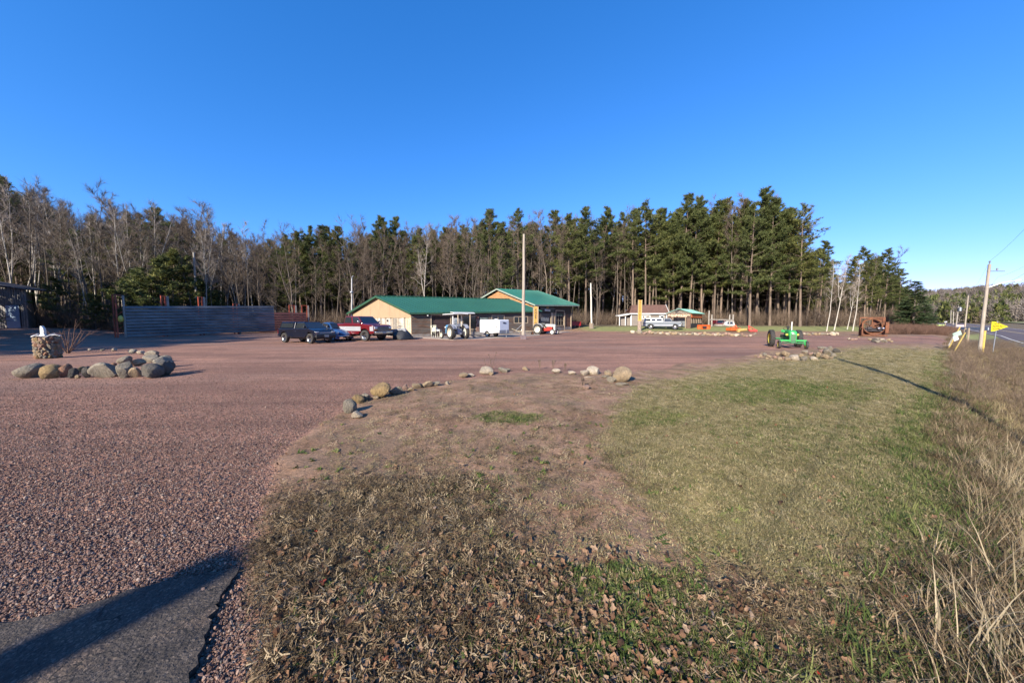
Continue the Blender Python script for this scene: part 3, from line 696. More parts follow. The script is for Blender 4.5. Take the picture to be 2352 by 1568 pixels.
def spruce(seed, hgt, r0=.16, wid=.22, lm=L_spruce, name='spruce', base=.04, dens=1.0):
    R_ = np.random.RandomState(seed); tr = TB(); cr = TB(); tr.tube([np.array([0, 0, -.3]), np.array([0, 0, hgt])], [r0, .01], 7)
    nt_ = int(hgt*6.5*dens)
    for j in range(nt_):
        t = base+(1-base)*(j+R_.rand())/nt_; L = hgt*wid*(1-t)**.85*R_.uniform(.75, 1.15)+.12; z = t*hgt
        for m_ in range(5):
            a = R_.uniform(0, 6.28); el = -.25+.5*t+R_.normal(0, .1); dd = np.array([math.cos(a)*math.cos(el), math.sin(a)*math.cos(el), math.sin(el)]); p = np.array([0, 0, z])
            sd = np.array([-math.sin(a), math.cos(a), 0])
            for q in range(max(3, int(L*7))):
                s_ = R_.uniform(.15, 1.0); c = p+dd*L*s_+np.array([0, 0, .12*L*s_*s_]); 
                for g_ in range(3):
                    v = dd*.8+sd*R_.uniform(-1, 1)+np.array([0, 0, R_.uniform(-.45, .35)]); v /= np.linalg.norm(v); u = perp(v, R_)*R_.uniform(.035, .07); cr.tri(c+u, c-u, c+v*R_.uniform(.25, .55))
    return tr.mesh(name+'_trunk', B_grey), cr.mesh(name+'_crown', lm)

BARE = [bare_tree(300+i, 18, .115+.015*(i % 3), B_grey, B_twig, first=.25+.04*(i % 4), width=.17+.02*(i % 3), nl=24, ntw=17, fork=(i % 3 == 1), lean=.03*(i % 3-1)) for i in range(7)]
POLEB = [bare_tree(320+i, 18, .10, B_grey, B_twig, first=.55, width=.11, nl=14, ntw=8) for i in range(3)]
BIRCH = [bare_tree(340+i, 18, .12, B_birch, B_twigp, first=.42, width=.15, nl=20, fork=(i % 2 == 0), lean=.05*(i-2)) for i in range(5)]
BUSHY = [bare_tree(360+i, 18, .14, B_grey, B_twig, first=.15, width=.27, nl=28, fork=True, ntw=11) for i in range(3)]
PINE = [pine(400+i, 24, .2+.02*(i % 3), cb=[.42, .5, .36, .46, .55, .3][i], cw=[.15, .13, .17, .15, .12, .17][i], nl=[62, 54, 70, 60, 48, 74][i], lean=.015*(i % 3-1)) for i in range(6)]
STAND = [pine(480+i, 24, .24, cb=[.38, .28, .44, .33][i], cw=[.17, .19, .16, .20][i], nl=[62, 70, 58, 64][i], tuft=.6, sparse=1.55, zs=.10, ntri=11, lean=.012*(i-1.5)) for i in range(4)]
EDGEPINE = [pine(450, 24, .26, cb=.30, cw=.27, nl=50, tuft=.5, sparse=1.3, zs=.07, ntri=9, lean=-.02)]
YPINE = [pine(460+i, 9, .12, cb=.12, cw=.27, nl=44, tuft=.5, lean=0) for i in range(3)]
SPRUCE = [spruce(500+i, 9, wid=.26) for i in range(2)]
TREES = []
SLOT = {}
def place_tree(kind, var, x, y, hh, name, label, group, base_h, cat='tree', rz=None, sx=1.0):
    tm_, cm = var[rnd.randrange(len(var))] if isinstance(var, list) else var
    s = hh/base_h; z = h(x, y)-.05
    o = thing(name, label, cat, (x, y, z), rnd.uniform(0, 6.28) if rz is None else rz, group); o.scale = (s*sx, s*sx, s)
    a = bpy.data.objects.new('trunk', tm_); COL.objects.link(a); a.parent = o
    b = bpy.data.objects.new('crown', cm); COL.objects.link(b); b.parent = o
    TREES.append(o); return o
SKY = [(-400, 380), (0, 415), (100, 425), (180, 480), (260, 462), (340, 470), (460, 485), (560, 522), (650, 528), (700, 518), (770, 508), (860, 512), (960, 503), (1060, 498), (1150, 492), (1290, 492), (1360, 488), (1450, 490), (1530, 468), (1560, 450), (1600, 458), (1740, 440), (1790, 455), (1840, 480), (1880, 560), (1910, 608), (1960, 592), (2010, 575), (2060, 620), (2090, 650), (2130, 700)]
FRONT = [(-400, 54), (70, 54), (110, 46), (290, 43), (620, 50), (900, 56), (1200, 62), (1380, 66), (1420, 71), (1640, 71), (1690, 66), (1900, 62), (1960, 60), (2140, 84)]
fx = lambda T, x: float(np.interp(x, [t[0] for t in T], [t[1] for t in T]))
def hfor(px, ytop, D, z0): return Q(px, ytop, D).z-z0
# --- named pines of the right-hand stand (photo column, top row, depth)
stand = [(1496, 486, 71), (1530, 478, 72), (1562, 447, 70), (1583, 468, 69), (1612, 452, 70), (1640, 460, 68), (1655, 462, 70), (1700, 462, 66), (1722, 470, 61), (1737, 439, 65), (1768, 458, 62), (1787, 455, 66), (1812, 476, 62)]
for i, (px, yt, D) in enumerate(stand):
    p = A(px, D); hh = hfor(px, yt, D, h(p.x, p.y))
    place_tree('pine', STAND if px < 1650 else STAND[1:], p.x, p.y, hh, 'pine_tree', 'tall dark green pine, %s from the left in the pine stand behind the information kiosk' % ordw(i), 'tall pines of the right hand stand', 24)
p = A(1838, 60); place_tree('pine', EDGEPINE, p.x, p.y, hfor(1838, 474, 60, h(p.x, p.y)), 'pine_tree', 'broad open pine at the right edge of the tall stand, long limbs against the sky', 'tall pines of the right hand stand', 24, rz=0)
# background pines filling that stand
right_small = [(1880, 556, 62, PINE), (1962, 590, 66, PINE), (1992, 568, 68, PINE), (2010, 572, 70, PINE), (2030, 600, 66, PINE), (2064, 618, 72, PINE), (2048, 632, 76, PINE), (1985, 604, 62, PINE)]
for i, (px, yt, D, vr) in enumerate(right_small):
    p = A(px, D); place_tree('pine', vr, p.x, p.y, hfor(px, yt, D, h(p.x, p.y)), 'pine_tree', 'smaller pine, %s from the left in the low clump behind the rusty flywheel machine' % ordw(i), 'small pines of the far right clump', 24, sx=1.25)
for i, (px, yt, D) in enumerate([(2098, 646, 62), (2122, 690, 66), (2078, 690, 64)]):
    p = A(px, D); place_tree('spruce', SPRUCE, p.x, p.y, hfor(px, yt, D, h(p.x, p.y)), 'spruce_tree', ['dark conical spruce at the right end of the woods', 'olive green low spruce in front of the far cream house', 'short bushy spruce left of the tall conical one'][i], 'spruces at the right end of the woods', 9, sx=1.45)
# birches
bl = [(1908, 600, 50, 1), (1925, 590, 52, .8), (1968, 600, 51, 1), (1955, 640, 54, .8)]
for i, (px, yt, D, r_) in enumerate(bl):
    p = A(px-8, D); o = place_tree('birch', BIRCH[2:3] if i % 2 else BIRCH[1:2], p.x, p.y, hfor(px, yt, D, h(p.x, p.y)), 'birch_tree', 'slim white birch leaning right, %s from the left beside the rusty flywheel machine' % ordw(i), 'birches beside the rusty machine', 18, rz=0); o.rotation_euler.y = R(8+(i % 2))
# left birches
lb = [(22, 418, 54), (48, 440, 55), (70, 410, 54), (88, 428, 56), (135, 455, 50), (288, 462, 44), (348, 470, 45), (318, 500, 50), (462, 478, 50), (480, 500, 54), (548, 560, 53), (585, 520, 56), (980, 528, 57), (205, 560, 43), (6, 450, 56)]
for i, (px, yt, D) in enumerate(sorted(lb)):
    p = A(px, D); place_tree('birch', BIRCH, p.x, p.y, hfor(px, yt, D, h(p.x, p.y)), 'birch_tree', 'white trunked bare birch, %s from the left along the left woods' % ordw(i), 'birches along the left woods', 18)
# dark spruces/young pines on the left
ysp = [(400, 575, 44), (432, 590, 47), (370, 590, 42), (330, 620, 41), (300, 640, 43), (470, 640, 48), (500, 670, 50), (250, 650, 44), (220, 690, 42), (140, 640, 44)]
for i, (px, yt, D) in enumerate(sorted(ysp)):
    p = A(px, D); place_tree('ypine', YPINE, p.x, p.y, hfor(px, yt, D, h(p.x, p.y)), 'young_pine', 'low dark evergreen, %s from the left behind the sheet metal fence' % ordw(i), 'young evergreens behind the fence', 9, sx=1.3)
# --- the mass of the woods: rows filling the skyline
def zone(px):
    if px < 290: return 'left of the metal fence'
    if px < 640: return 'behind the metal fence'
    if px < 820: return 'behind the pickup trucks'
    if px < 1110: return 'behind the low roof'
    if px < 1330: return 'behind the tall roof'
    if px < 1480: return 'left of the grey shed'
    if px < 1900: return 'behind the kiosk'
    return 'behind the flywheel machine'
nb = npn = 0
WOODS = []
for row, (dd, step, drop) in enumerate([(0, 21, 45), (5, 24, 14), (11, 30, 0)]):
    px = -60+row*8
    if row == 0: T0 = len(TREES)
    while px < 2085:
        x_ = px+rnd.uniform(-8, 8); D = fx(FRONT, x_)+dd+rnd.uniform(-1.5, 1.5); p = A(x_, D); z0 = h(p.x, p.y); yt = fx(SKY, x_)
        r_ = rnd.random(); kind = 'b'
        if x_ < 600: kind = 'p' if (row > 0 and r_ < .22) else ('w' if r_ > .72 and row < 2 else 'b')
        elif x_ < 1330: kind = 'p' if (row > 0 or r_ > .9) and r_ < (.35 if row == 1 else (.8 if row == 2 else 2)) else 'b'
        elif x_ < 1480: kind = 'p' if r_ < (.25, .6, .9)[row] else 'b'
        elif x_ < 1890: kind = 'p' if row > 0 or r_ < .35 else 'b'
        else: kind = 'p' if row > 0 and r_ < .4 else 'b'
        if kind == 'p':
            top = yt+rnd.choice([-8, 4, 14, 26, 40, 55] if x_ < 1500 or x_ > 1880 else [25, 45, 70, 100]); hh = hfor(x_, top, D, z0); npn += 1
            WOODS.append((x_, row, zone(x_), 'dark pine')); place_tree('pine', PINE if rnd.random() < .5 else STAND, p.x, p.y, max(5, hh), 'pine_tree', 'dark pine standing in the dense woods '+zone(x_), 'pines in the woods '+zone(x_), 24, sx=rnd.uniform(.95, 1.2))
        elif kind == 'w':
            WOODS.append((x_, row, zone(x_), 'thin pale birch')); place_tree('birch', BIRCH, p.x, p.y, max(4, hfor(x_, yt+rnd.uniform(10, 50), D, z0)), 'birch_tree', 'thin pale birch in the dense woods '+zone(x_), 'thin birches in the woods '+zone(x_), 18)
        else:
            top = yt+drop*.6+rnd.choice([-22, -8, 6, 20, 38, 70 if row == 0 else 15]); hh = hfor(x_, top, D, z0); nb += 1
            vr = BARE if rnd.random() < .55 else (POLEB if rnd.random() < .5 else BUSHY)
            WOODS.append((x_, row, zone(x_), 'leafless tree')); place_tree('bare', vr, p.x, p.y, max(4, hh), 'bare_tree', 'leafless grey brown tree in the dense woods '+zone(x_), 'bare trees in the woods '+zone(x_), 18, sx=rnd.uniform(.9, 1.3))
        px += step*rnd.uniform(.8, 1.2)*(1.25 if x_ > 1900 or x_ < 200 else 1)
print('trees', len(TREES), nb, npn)
WT_ = list(zip(WOODS, TREES[T0:T0+len(WOODS)])); cnt = {}
for (x_, row, zn, kd), o in sorted(WT_, key=lambda q: q[0][0]):
    k = (row, zn, kd); i = cnt.get(k, 0); cnt[k] = i+1
    o['label'] = '%s, %s from left in %s row of woods %s' % (kd, ordw(i), ('front', 'middle', 'back')[row], zn)
# shade trees standing outside the picture on the left
SHADE = [(-35, -1, 12), (-38, -4, 14), (-37.5, 3, 14), (-41, 0, 16), (-40, 7, 15), (-44, 3, 17), (-43, 11, 15), (-47, 7, 17), (-47, 15, 16), (-51, 11, 17), (-51, 20, 16), (-55, 16, 17), (-56, 25, 15), (-60, 21, 17), (-50, -1, 17), (-55, 4, 18), (-60, 10, 18), (-66, 16, 18), (-61, 31, 15), (-67, 27, 17), (-72, 22, 18), (-66, 37, 14), (-34.5, -7, 11), (-44.5, -6, 16), (-78, 26, 17), (-82, 18, 17), (-76, 34, 16), (-73, 31, 14), (-71, 40, 12), (-86, 30, 17), (-80, 39, 15), (-53, 9, 18), (-49, 4, 17)]
for i, (x_, y_, hh) in enumerate(SHADE):
    if i in (0, 22): place_tree('bare', BUSHY, x_, y_, hh, 'bare_tree', 'bare tree beyond the left edge of the yard, %s of the shading row' % ordw(i), 'shade trees left of the yard', 18, sx=1.2)
    else: place_tree('ypine', YPINE, x_, y_, hh, 'pine_tree', 'full low branched pine beyond the left edge of the yard, %s of the shading row' % ordw(i), 'shade trees left of the yard', 9, sx=rnd.uniform(1.1, 1.35))
# deep woods behind the countable trees
n = 900; pxs = nr.uniform(-150, 2110, n); Ds = np.array([fx(FRONT, a) for a in pxs])+nr.uniform(12, 45, n); ps = [A(a, b) for a, b in zip(pxs, Ds)]
hs = np.array([max(4, hfor(a, fx(SKY, a)+(rnd.uniform(22, 85) if a < 1450 else rnd.uniform(70, 190) if a < 1880 else rnd.uniform(30, 90)), b, h(q.x, q.y))) for a, b, q in zip(pxs, Ds, ps)])
def joined(pair, name):
    me0, me1 = pair; V0 = np.empty(len(me0.vertices)*3, np.float32); me0.vertices.foreach_get('co', V0); V1 = np.empty(len(me1.vertices)*3, np.float32); me1.vertices.foreach_get('co', V1)
    T0 = np.empty(len(me0.loops), np.int32); me0.loops.foreach_get('vertex_index', T0); T1 = np.empty(len(me1.loops), np.int32); me1.loops.foreach_get('vertex_index', T1)
    me = np_mesh(name, np.concatenate([V0.reshape(-1, 3), V1.reshape(-1, 3)]), np.concatenate([T0.reshape(-1, 3), T1.reshape(-1, 3)+len(me0.vertices)]), me0.materials[0]); me.materials.append(me1.materials[0])
    mi = np.zeros(len(me.polygons), np.int32); mi[len(T0)//3:] = 1; me.polygons.foreach_set('material_index', mi); return me
ks = nr.rand(n) < np.where(pxs < 1400, .38, .7); 
deepP = [joined(PINE[i], 'deep_pine') for i in (0, 2, 5)]; deepB = [joined(BARE[0], 'deep_bare'), joined(BUSHY[0], 'deep_bare'), joined(BUSHY[1], 'deep_bare')]
pos = np.array([(q.x, q.y, h(q.x, q.y)) for q in ps])
scatter('deep_woods', pos[ks], np.stack([np.zeros(ks.sum()), np.zeros(ks.sum()), nr.uniform(0, 6.28, ks.sum())], 1), hs[ks]/24, deepP, 'dark mass of pines deep in the woods', 'woods')
ks = ~ks
scatter('deep_woods', pos[ks], np.stack([np.zeros(ks.sum()), np.zeros(ks.sum()), nr.uniform(0, 6.28, ks.sum())], 1), hs[ks]/18, deepB, 'grey mass of bare trees deep in the woods', 'woods')
# brush along the edge of the woods
def brush(seed, m, hgt=2.4, nst=16, spread=1.0):
    R_ = np.random.RandomState(seed); t = TB()
    for i in range(nst):
        a = R_.uniform(0, 6.28); p = np.array([math.cos(a)*R_.uniform(0, spread*.5), math.sin(a)*R_.uniform(0, spread*.5), 0]); d = np.array([math.cos(a)*.25, math.sin(a)*.25, 1.])+R_.normal(0, .12, 3); d /= np.linalg.norm(d)
        L = hgt*R_.uniform(.5, 1.1); q, rr, _ = grow(p, d, L, .013, 4, .1, 0, R_); t.tube(q, rr, 3)
        for j in range(9):
            f = R_.uniform(.2, 1)*4; k = min(3, int(f)); c = q[k]*(1-(f-k))+q[k+1]*(f-k); v = d+R_.normal(0, .45, 3); v /= np.linalg.norm(v); u = perp(v, R_)*.010; t.tri(c+u, c-u, c+v*R_.uniform(.25, .8))
    return t.mesh('brush', m)
B_brush = barkmat('brush_bark', (.17, .125, .09), (.09, .065, .048)); B_red = barkmat('red_brush_bark', (.15, .088, .064), (.09, .055, .04))
bm_ = [brush(700+i, B_brush) for i in range(4)]; rb_ = [brush(720+i, B_red, 1.6, 24, 1.6) for i in range(4)]
n = 4200; pxs = nr.uniform(-100, 2120, n); Ds = np.array([fx(FRONT, a) for a in pxs])+nr.uniform(-2.5, 26, n); ps = [A(a, b) for a, b in zip(pxs, Ds)]
scatter('woodland_brush', [(q.x, q.y, h(q.x, q.y)) for q in ps], np.stack([nr.normal(0, .1, n), nr.normal(0, .1, n), nr.uniform(0, 6.28, n)], 1), nr.uniform(.5, 1.5, n), bm_, 'grey brown leafless brush and saplings along the edge of the woods', 'brush')
# red brush right of the machine
n = 700; pxs = nr.uniform(1995, 2200, n); Ds = nr.uniform(40, 56, n); ps = [A(a, b) for a, b in zip(pxs, Ds)]
keep = [i for i, q in enumerate(ps) if (.6*q.x-.8*q.y) < 1.5]
scatter('red_brush', [(ps[i].x, ps[i].y, h(ps[i].x, ps[i].y)) for i in keep], np.stack([nr.normal(0, .1, len(keep)), nr.normal(0, .1, len(keep)), nr.uniform(0, 6.28, len(keep))], 1), nr.uniform(.18, .68, len(keep)), rb_, 'low reddish brown bushes beyond the gravel on the right', 'brush')
# roadside brown weeds farther along the ditch
n = 480; al = nr.uniform(14, 70, n); d_ = nr.uniform(.2, 4.3, n); xs = .8*al+.6*d_; ys = .6*al-.8*d_
scatter('ditch_weeds', np.stack([xs, ys, gz(xs, ys)], 1), np.stack([nr.normal(0, .15, n), nr.normal(0, .15, n), nr.uniform(0, 6.28, n)], 1), nr.uniform(.14, .32, n), bm_, 'brown weedy bushes along the far ditch', 'weeds')

# ------------------------------------------------------------------ far hill and its woods
def ridge(name, az0, az1, R0, R1, top, n=70, kind='structure'):
    mb = MB(); m = 14
    for i in range(n+1):
        a = az0+(az1-az0)*i/n
        for j in range(m+1):
            t = j/m; r = R0+(R1-R0)*t; x, y = r*math.sin(a), r*math.cos(a)
            z = h(x, y)-1+top(a)*float(sstep(0, 1, t))*(1+.03*math.sin(a*60+j)); mb.v.append((x, y, z))
    for i in range(n):
        for j in range(m): k = i*(m+1)+j; mb.f.append((k, k+1, k+m+2, k+m+1))
    M_h = mat('wooded_hillside', (.15, .125, .10), 1, var=.4, scale=.03, c2=(.06, .075, .045))
    o = mb.build(name, M_h, smooth=True); o['kind'] = 'structure'; return mb
def htop(a):
    px = 1176+750*math.tan(a) if abs(a) < 1.4 else 4000
    yt = float(np.interp(px, [1950, 2115, 2200, 2250, 2300, 2352, 2500, 3200], [700, 671, 668, 664, 662, 661, 664, 690]))
    return max(4, (738-yt)/750*680/math.sqrt(1+math.tan(a)**2)/1*1.0-10) if px < 3900 else 40
hm = ridge('hill', R(38), R(80), 260, 680, lambda a: htop(a))
hv = np.array(hm.v).reshape(71, 15, 3)
B_brush2 = barkmat('far_twigs', (.21, .18, .155), (.13, .11, .10))
def far_tree(seed, m, green):
    R_ = np.random.RandomState(seed); t = TB()
    for i in range(150):
        v = R_.normal(size=3); v /= np.linalg.norm(v); z = R_.uniform(.1, 1); rad = (1-z)*.32+.06 if green else .3*math.sin(math.pi*min(1, z*.85+.15))
        c = np.array([v[0]*rad, v[1]*rad, z]); q = R_.normal(size=3); q /= np.linalg.norm(q); u = perp(q, R_)*(.035 if green else .012); t.tri(c+u, c-u, c+q*(.13 if green else .2)+np.array([0, 0, .06]))
    t.tube([np.array([0, 0, 0]), np.array([0, 0, .9])], [.02, .005], 3); return t.mesh('far_tree', m)
ft = [far_tree(800+i, L_pine, True) for i in range(3)]; fb = [far_tree(810+i, B_brush2 if i else B_twig, False) for i in range(4)]
n = 5200; a = nr.randint(0, 70, n); b = nr.randint(0, 14, n); u1 = nr.rand(n)[:, None]; v1_ = nr.rand(n)[:, None]
pp = (hv[a, b]*(1-u1)+hv[a+1, b]*u1)*(1-v1_)+(hv[a, b+1]*(1-u1)+hv[a+1, b+1]*u1)*v1_
gsel = (nr.rand(n) < np.where(b < 2, .25, np.where(b < 7, .62, .12))); gsel &= True
for sel, src, nm, lb_ in ((gsel, ft, 'far_evergreens', 'distant dark evergreens on the lower slope of the hill'), (~gsel, fb, 'far_bare_woods', 'distant grey leafless woods covering the hill')):
    k = sel.sum(); scatter('distant_woods', pp[sel], np.stack([np.zeros(k), np.zeros(k), nr.uniform(0, 6.28, k)], 1), nr.uniform(6, 11, k), src, lb_, 'woods')
# fields beside the road
for nm, d0, d1, a0, a1, c in (('field', 24, 190, 90, 330, (.20, .24, .08)),):
    o = strip(nm, d0, d1, a0, a1, .25, mat('green_field', c, .95, var=.3, scale=.05, c2=(.30, .24, .14)), kind='structure')

deepS = [joined(YPINE[i], 'deep_young_pine') for i in range(3)]
n = 900; pxs = nr.uniform(-150, 2090, n); Ds = np.array([fx(FRONT, a) for a in pxs])+nr.uniform(14, 50, n); ps = [A(a, b) for a, b in zip(pxs, Ds)]
scatter('deep_understory', [(q.x, q.y, h(q.x, q.y)) for q in ps], np.stack([np.zeros(n), np.zeros(n), nr.uniform(0, 6.28, n)], 1), nr.uniform(.5, 1.15, n), deepS, 'dark low evergreens filling the depth of the woods', 'woods')
# ------------------------------------------------------------------ buildings
def wb(mb, name, m, parent, **k):
    L = parent.location
    mb.v = [(p[0]-L[0], p[1]-L[1], p[2]-L[2]) for p in mb.v]; return mb.build(name, m, parent, **k)
class Wall:
    """a vertical wall from ground point a to b; out is the side facing the camera"""
    def __init__(s, a, b):
        s.a = Vector((a[0], a[1], 0)); s.b = Vector((b[0], b[1], 0)); s.u = (s.b-s.a).normalized(); s.L = (s.b-s.a).length
        s.n = Vector((s.u.y, -s.u.x, 0))
        if s.n.dot(-(s.a+s.b)/2) < 0: s.n = -s.n
    def t(s, px):
        d = ray(px, 738); q = d.x/d.y; return (q*s.a.y-s.a.x)/(s.u.x-q*s.u.y)
    def z(s, px, py):
        p = s.a+s.u*s.t(px); return Q(px, py, p.y).z
    def p(s, t, z, o=0.0): v = s.a+s.u*t+s.n*o; return Vector((v.x, v.y, z))
    def rect(s, px0, py0, px1, py1):
        t0, t1 = s.t(px0), s.t(px1); return t0, s.z((px0+px1)/2, py1), t1, s.z((px0+px1)/2, py0)
    def slab(s, mb, t0, z0, t1, z1, o0, o1):
        V = [s.p(t, z, o) for t in (t0, t1) for z in (z0, z1) for o in (o0, o1)]
        return mb.add(V, [(0, 1, 3, 2), (4, 6, 7, 5), (0, 4, 5, 1), (2, 3, 7, 6), (0, 2, 6, 4), (1, 5, 7, 3)])
def window(root, W, t0, z0, t1, z1, fm, mull=(1, 1), fw=.09, pane=M_glass, name='window', o=.03):
    mb = MB(); W.slab(mb, t0-fw, z0-fw, t1+fw, z0, -.02, o+.03); W.slab(mb, t0-fw, z1, t1+fw, z1+fw, -.02, o+.03)
    W.slab(mb, t0-fw, z0, t0, z1, -.02, o+.03); W.slab(mb, t1, z0, t1+fw, z1, -.02, o+.03)
    f = wb(mb, name, fm, root)
    nx, nz = mull
    for i in range(nx):
        for j in range(nz):
            a0 = t0+(t1-t0)*i/nx; a1 = t0+(t1-t0)*(i+1)/nx; b0 = z0+(z1-z0)*j/nz; b1 = z0+(z1-z0)*(j+1)/nz
            mb = MB(); W.slab(mb, a0+.025, b0+.025, a1-.025, b1-.025, -.01, .012); p_ = wb(mb, 'pane', pane, root); p_.parent = f
    if nx > 1 or nz > 1:
        mb = MB()
        for i in range(1, nx): a = t0+(t1-t0)*i/nx; W.slab(mb, a-.03, z0, a+.03, z1, -.005, .03)
        for j in range(1, nz): a = z0+(z1-z0)*j/nz; W.slab(mb, t0, a-.03, t1, a+.03, -.004, .028)
        q = wb(mb, 'muntin', fm, root); q.parent = f
    return f
def siding(W, root, t0, t1, z0, z1f, m, step=.155, o=.0, name='log_siding', holes=()):
    mb = MB(); z = z0
    while True:
        zt = min(z+step, max(z1f(t0), z1f(t1)))
        if zt-z < .02: break
        segs = [(t0, t1)]
        for (a, b, c, d) in holes:
            if z+step*.5 > c and z+step*.5 < d:
                ns = []
                for (p, q) in segs:
                    if b <= p or a >= q: ns.append((p, q)); continue
                    if a > p: ns.append((p, a))
                    if b < q: ns.append((b, q))
                segs = ns
        for (p, q) in segs:
            # clip to the top line
            zz = z+step/2
            while p < q and zz > z1f(p): p += .1
            while q > p and zz > z1f(q): q -= .1
            if q-p < .1: continue
            jt = rnd.uniform(-.006, .006)
            V_ = [W.p(t, zk, oo) for t in (p, q) for zk, oo in ((z, o+.055+jt), (z+step*.55, o+.05+jt), (z+step-.012, o+.012), (z+step-.012, o-.03), (z, o-.03))]
            n = 5; mb.add(V_, [tuple(range(n)), tuple(range(2*n-1, n-1, -1))]+[(i, i+n, (i+1) % n+n, (i+1) % n) for i in range(n)])
        z += step
        if z > max(z1f(t0), z1f(t1)): break
    return wb(mb, name, m, root)
M_log = mat('weathered_log_siding', (.15, .085, .055), .85, var=.5, scale=1.3, stretch=(1, 1, 7), c2=(.13, .115, .10), c2amt=.75, bmp=.3)
M_logr = mat('red_brown_siding', (.20, .085, .045), .8, var=.4, scale=1.5, stretch=(1, 1, 8), c2=(.12, .07, .05), bmp=.3)
M_groof = mat('green_metal_roof', (.026, .125, .083), .45, .0, var=.08, scale=.4, spec=.6)
M_groof2 = mat('teal_green_metal_roof', (.024, .175, .135), .42, .0, var=.06, scale=.4, spec=.6)
M_gtrim = mat('green_roof_trim', (.03, .095, .05), .5, var=.1)
M_ply = mat('pale_plywood', (.42, .295, .18), .75, var=.07, scale=2, stretch=(1, 1, .5))
M_plank = tintmat('silver_plank', scale=3)
M_gtim = mat('varnished_gable_boards', (.46, .24, .10), .6, var=.3, scale=2, stretch=(1, 1, 6))
M_pale = mat('pale_timber', (.46, .36, .25), .8, var=.2, scale=3, stretch=(3, 3, .5))
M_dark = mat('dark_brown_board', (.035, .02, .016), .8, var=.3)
M_maroon = mat('maroon_garage_door', (.055, .028, .026), .7, var=.2)
M_skirt = mat('grey_masonry_skirt', (.27, .25, .235), .9, var=.3, scale=2.5, c2=(.22, .17, .14))
def roofpanel(root, corners, thick, m, name, ribs=0, rib_m=None):
    """corners: eave a, eave b, ridge b, ridge a"""
    a, b, c, d = [Vector(p) for p in corners]; n = (b-a).cross(d-a).normalized()
    if n.z < 0: n = -n
    mb = MB(); mb.poly([a, b, c, d], -thick, n); o = wb(mb, name, m, root)
    if ribs:
        mb = MB()
        for i in range(ribs+1):
            t = i/ribs; p, q = a.lerp(b, t), d.lerp(c, t); p = p+n*.018; q = q+n*.018; mb.beam(p, q, .045, .036, up=n)
        rb = wb(mb, 'standing_seam', m, root); rb.parent = o; rb.location = (0, 0, 0)
    return o
# ---- long low building
CL = A(812, 38.5); C1 = A(945, 33.5); C2 = A(1238, 43.2)
lb_ = thing('workshop_building', 'long low wood sided workshop with dark green metal roof and pale plywood gable', 'building', (C1.x, C1.y, 0))
WF = Wall(C1, C2); WG = Wall(C1, CL)
eL, eR = 2.50, 2.98
eave = lambda t: eL+(eR-eL)*t/WF.L
mid = (CL+C1)/2; zr0 = Q(875, 680, mid.y).z
backR = C2+(CL-C1)*.95; midR = (C2+backR)/2
# floor-to-eave core walls
mb = MB(); inn = .08
core = [C1-WF.n*inn-WG.n*inn, C2-WF.n*inn, backR, CL-WG.n*inn]
mb.v = [(p.x, p.y, -.1) for p in core]+[(core[0].x, core[0].y, eL), (core[1].x, core[1].y, eR), (core[2].x, core[2].y, eR), (core[3].x, core[3].y, eL)]
mb.f = [(0, 1, 5, 4), (1, 2, 6, 5), (2, 3, 7, 6), (3, 0, 4, 7), (4, 5, 6, 7)]
wb(mb, 'wall', M_log, lb_)
# garage opening and windows on the front
g0, gz0, g1, gz1 = WF.rect(991, 726, 1034, 790); gz0 = .02
w0 = WF.rect(1063, 726.5, 1093, 755); w1 = WF.rect(1130, 725, 1157, 744); w2 = WF.rect(1181, 727.5, 1196, 741); w2b = WF.rect(1197.5, 727.5, 1211, 741)
dr = WF.rect(1041, 727, 1054, 790); dk = WF.rect(1101, 726, 1122, 790)
holes = [(g0, g1, 0, gz1), (w0[0], w0[2], w0[1], w0[3]), (w1[0], w1[2], w1[1], w1[3]), (w2[0], w2b[2], w2[1], w2[3]), (dr[0], dr[2], 0, dr[3]), (dk[0], dk[2], 0, dk[3])]
siding(WF, lb_, 0, WF.L-.3, .28, lambda t: eave(t)-.02, M_log, holes=holes)
mb = MB(); WF.slab(mb, 0, -.1, g0-.05, .28, -.02, .10); WF.slab(mb, g1+.9, -.1, WF.L, .42, -.02, .12); wb(mb, 'foundation', M_skirt, lb_)
window(lb_, WF, w0[0], w0[1], w0[2], w0[3], M_pale, (2, 1)); window(lb_, WF, w1[0], w1[1], w1[2], w1[3], M_pale, (2, 1)); window(lb_, WF, w2[0], w2[1], w2b[2], w2[3], M_pale, (3, 1))
mb = MB(); WF.slab(mb, g0, .0, g1, gz1, -.06, -.02); gd = wb(mb, 'garage_door', M_dark, lb_)
for j in range(4):
    mb = MB(); zz = .05+j*(gz1-.45)/4; WF.slab(mb, g0+.35, zz, g1-.05, zz+(gz1-.45)/4-.025, -.02, .02); q = wb(mb, 'door_panel', M_maroon, lb_); q.parent = gd
mb = MB(); WF.slab(mb, g0-.12, .0, g0, gz1+.1, -.02, .07); WF.slab(mb, g1, .0, g1+.12, gz1+.1, -.02, .07); WF.slab(mb, g0-.12, gz1+.1, g1+.12, gz1+.22, -.02, .07); wb(mb, 'door_frame', M_pale, lb_)
mb = MB(); WF.slab(mb, dr[0], .05, dr[2], 2.0, -.03, .05); dd_ = wb(mb, 'door', mat('grey_entry_door', (.45, .47, .5), .6), lb_)
mb = MB(); WF.slab(mb, dr[0]+.15, 1.05, dr[2]-.15, 1.85, .05, .06); q = wb(mb, 'door_window', mat('pale_door_glass', (.3, .35, .4), .1), lb_); q.parent = dd_
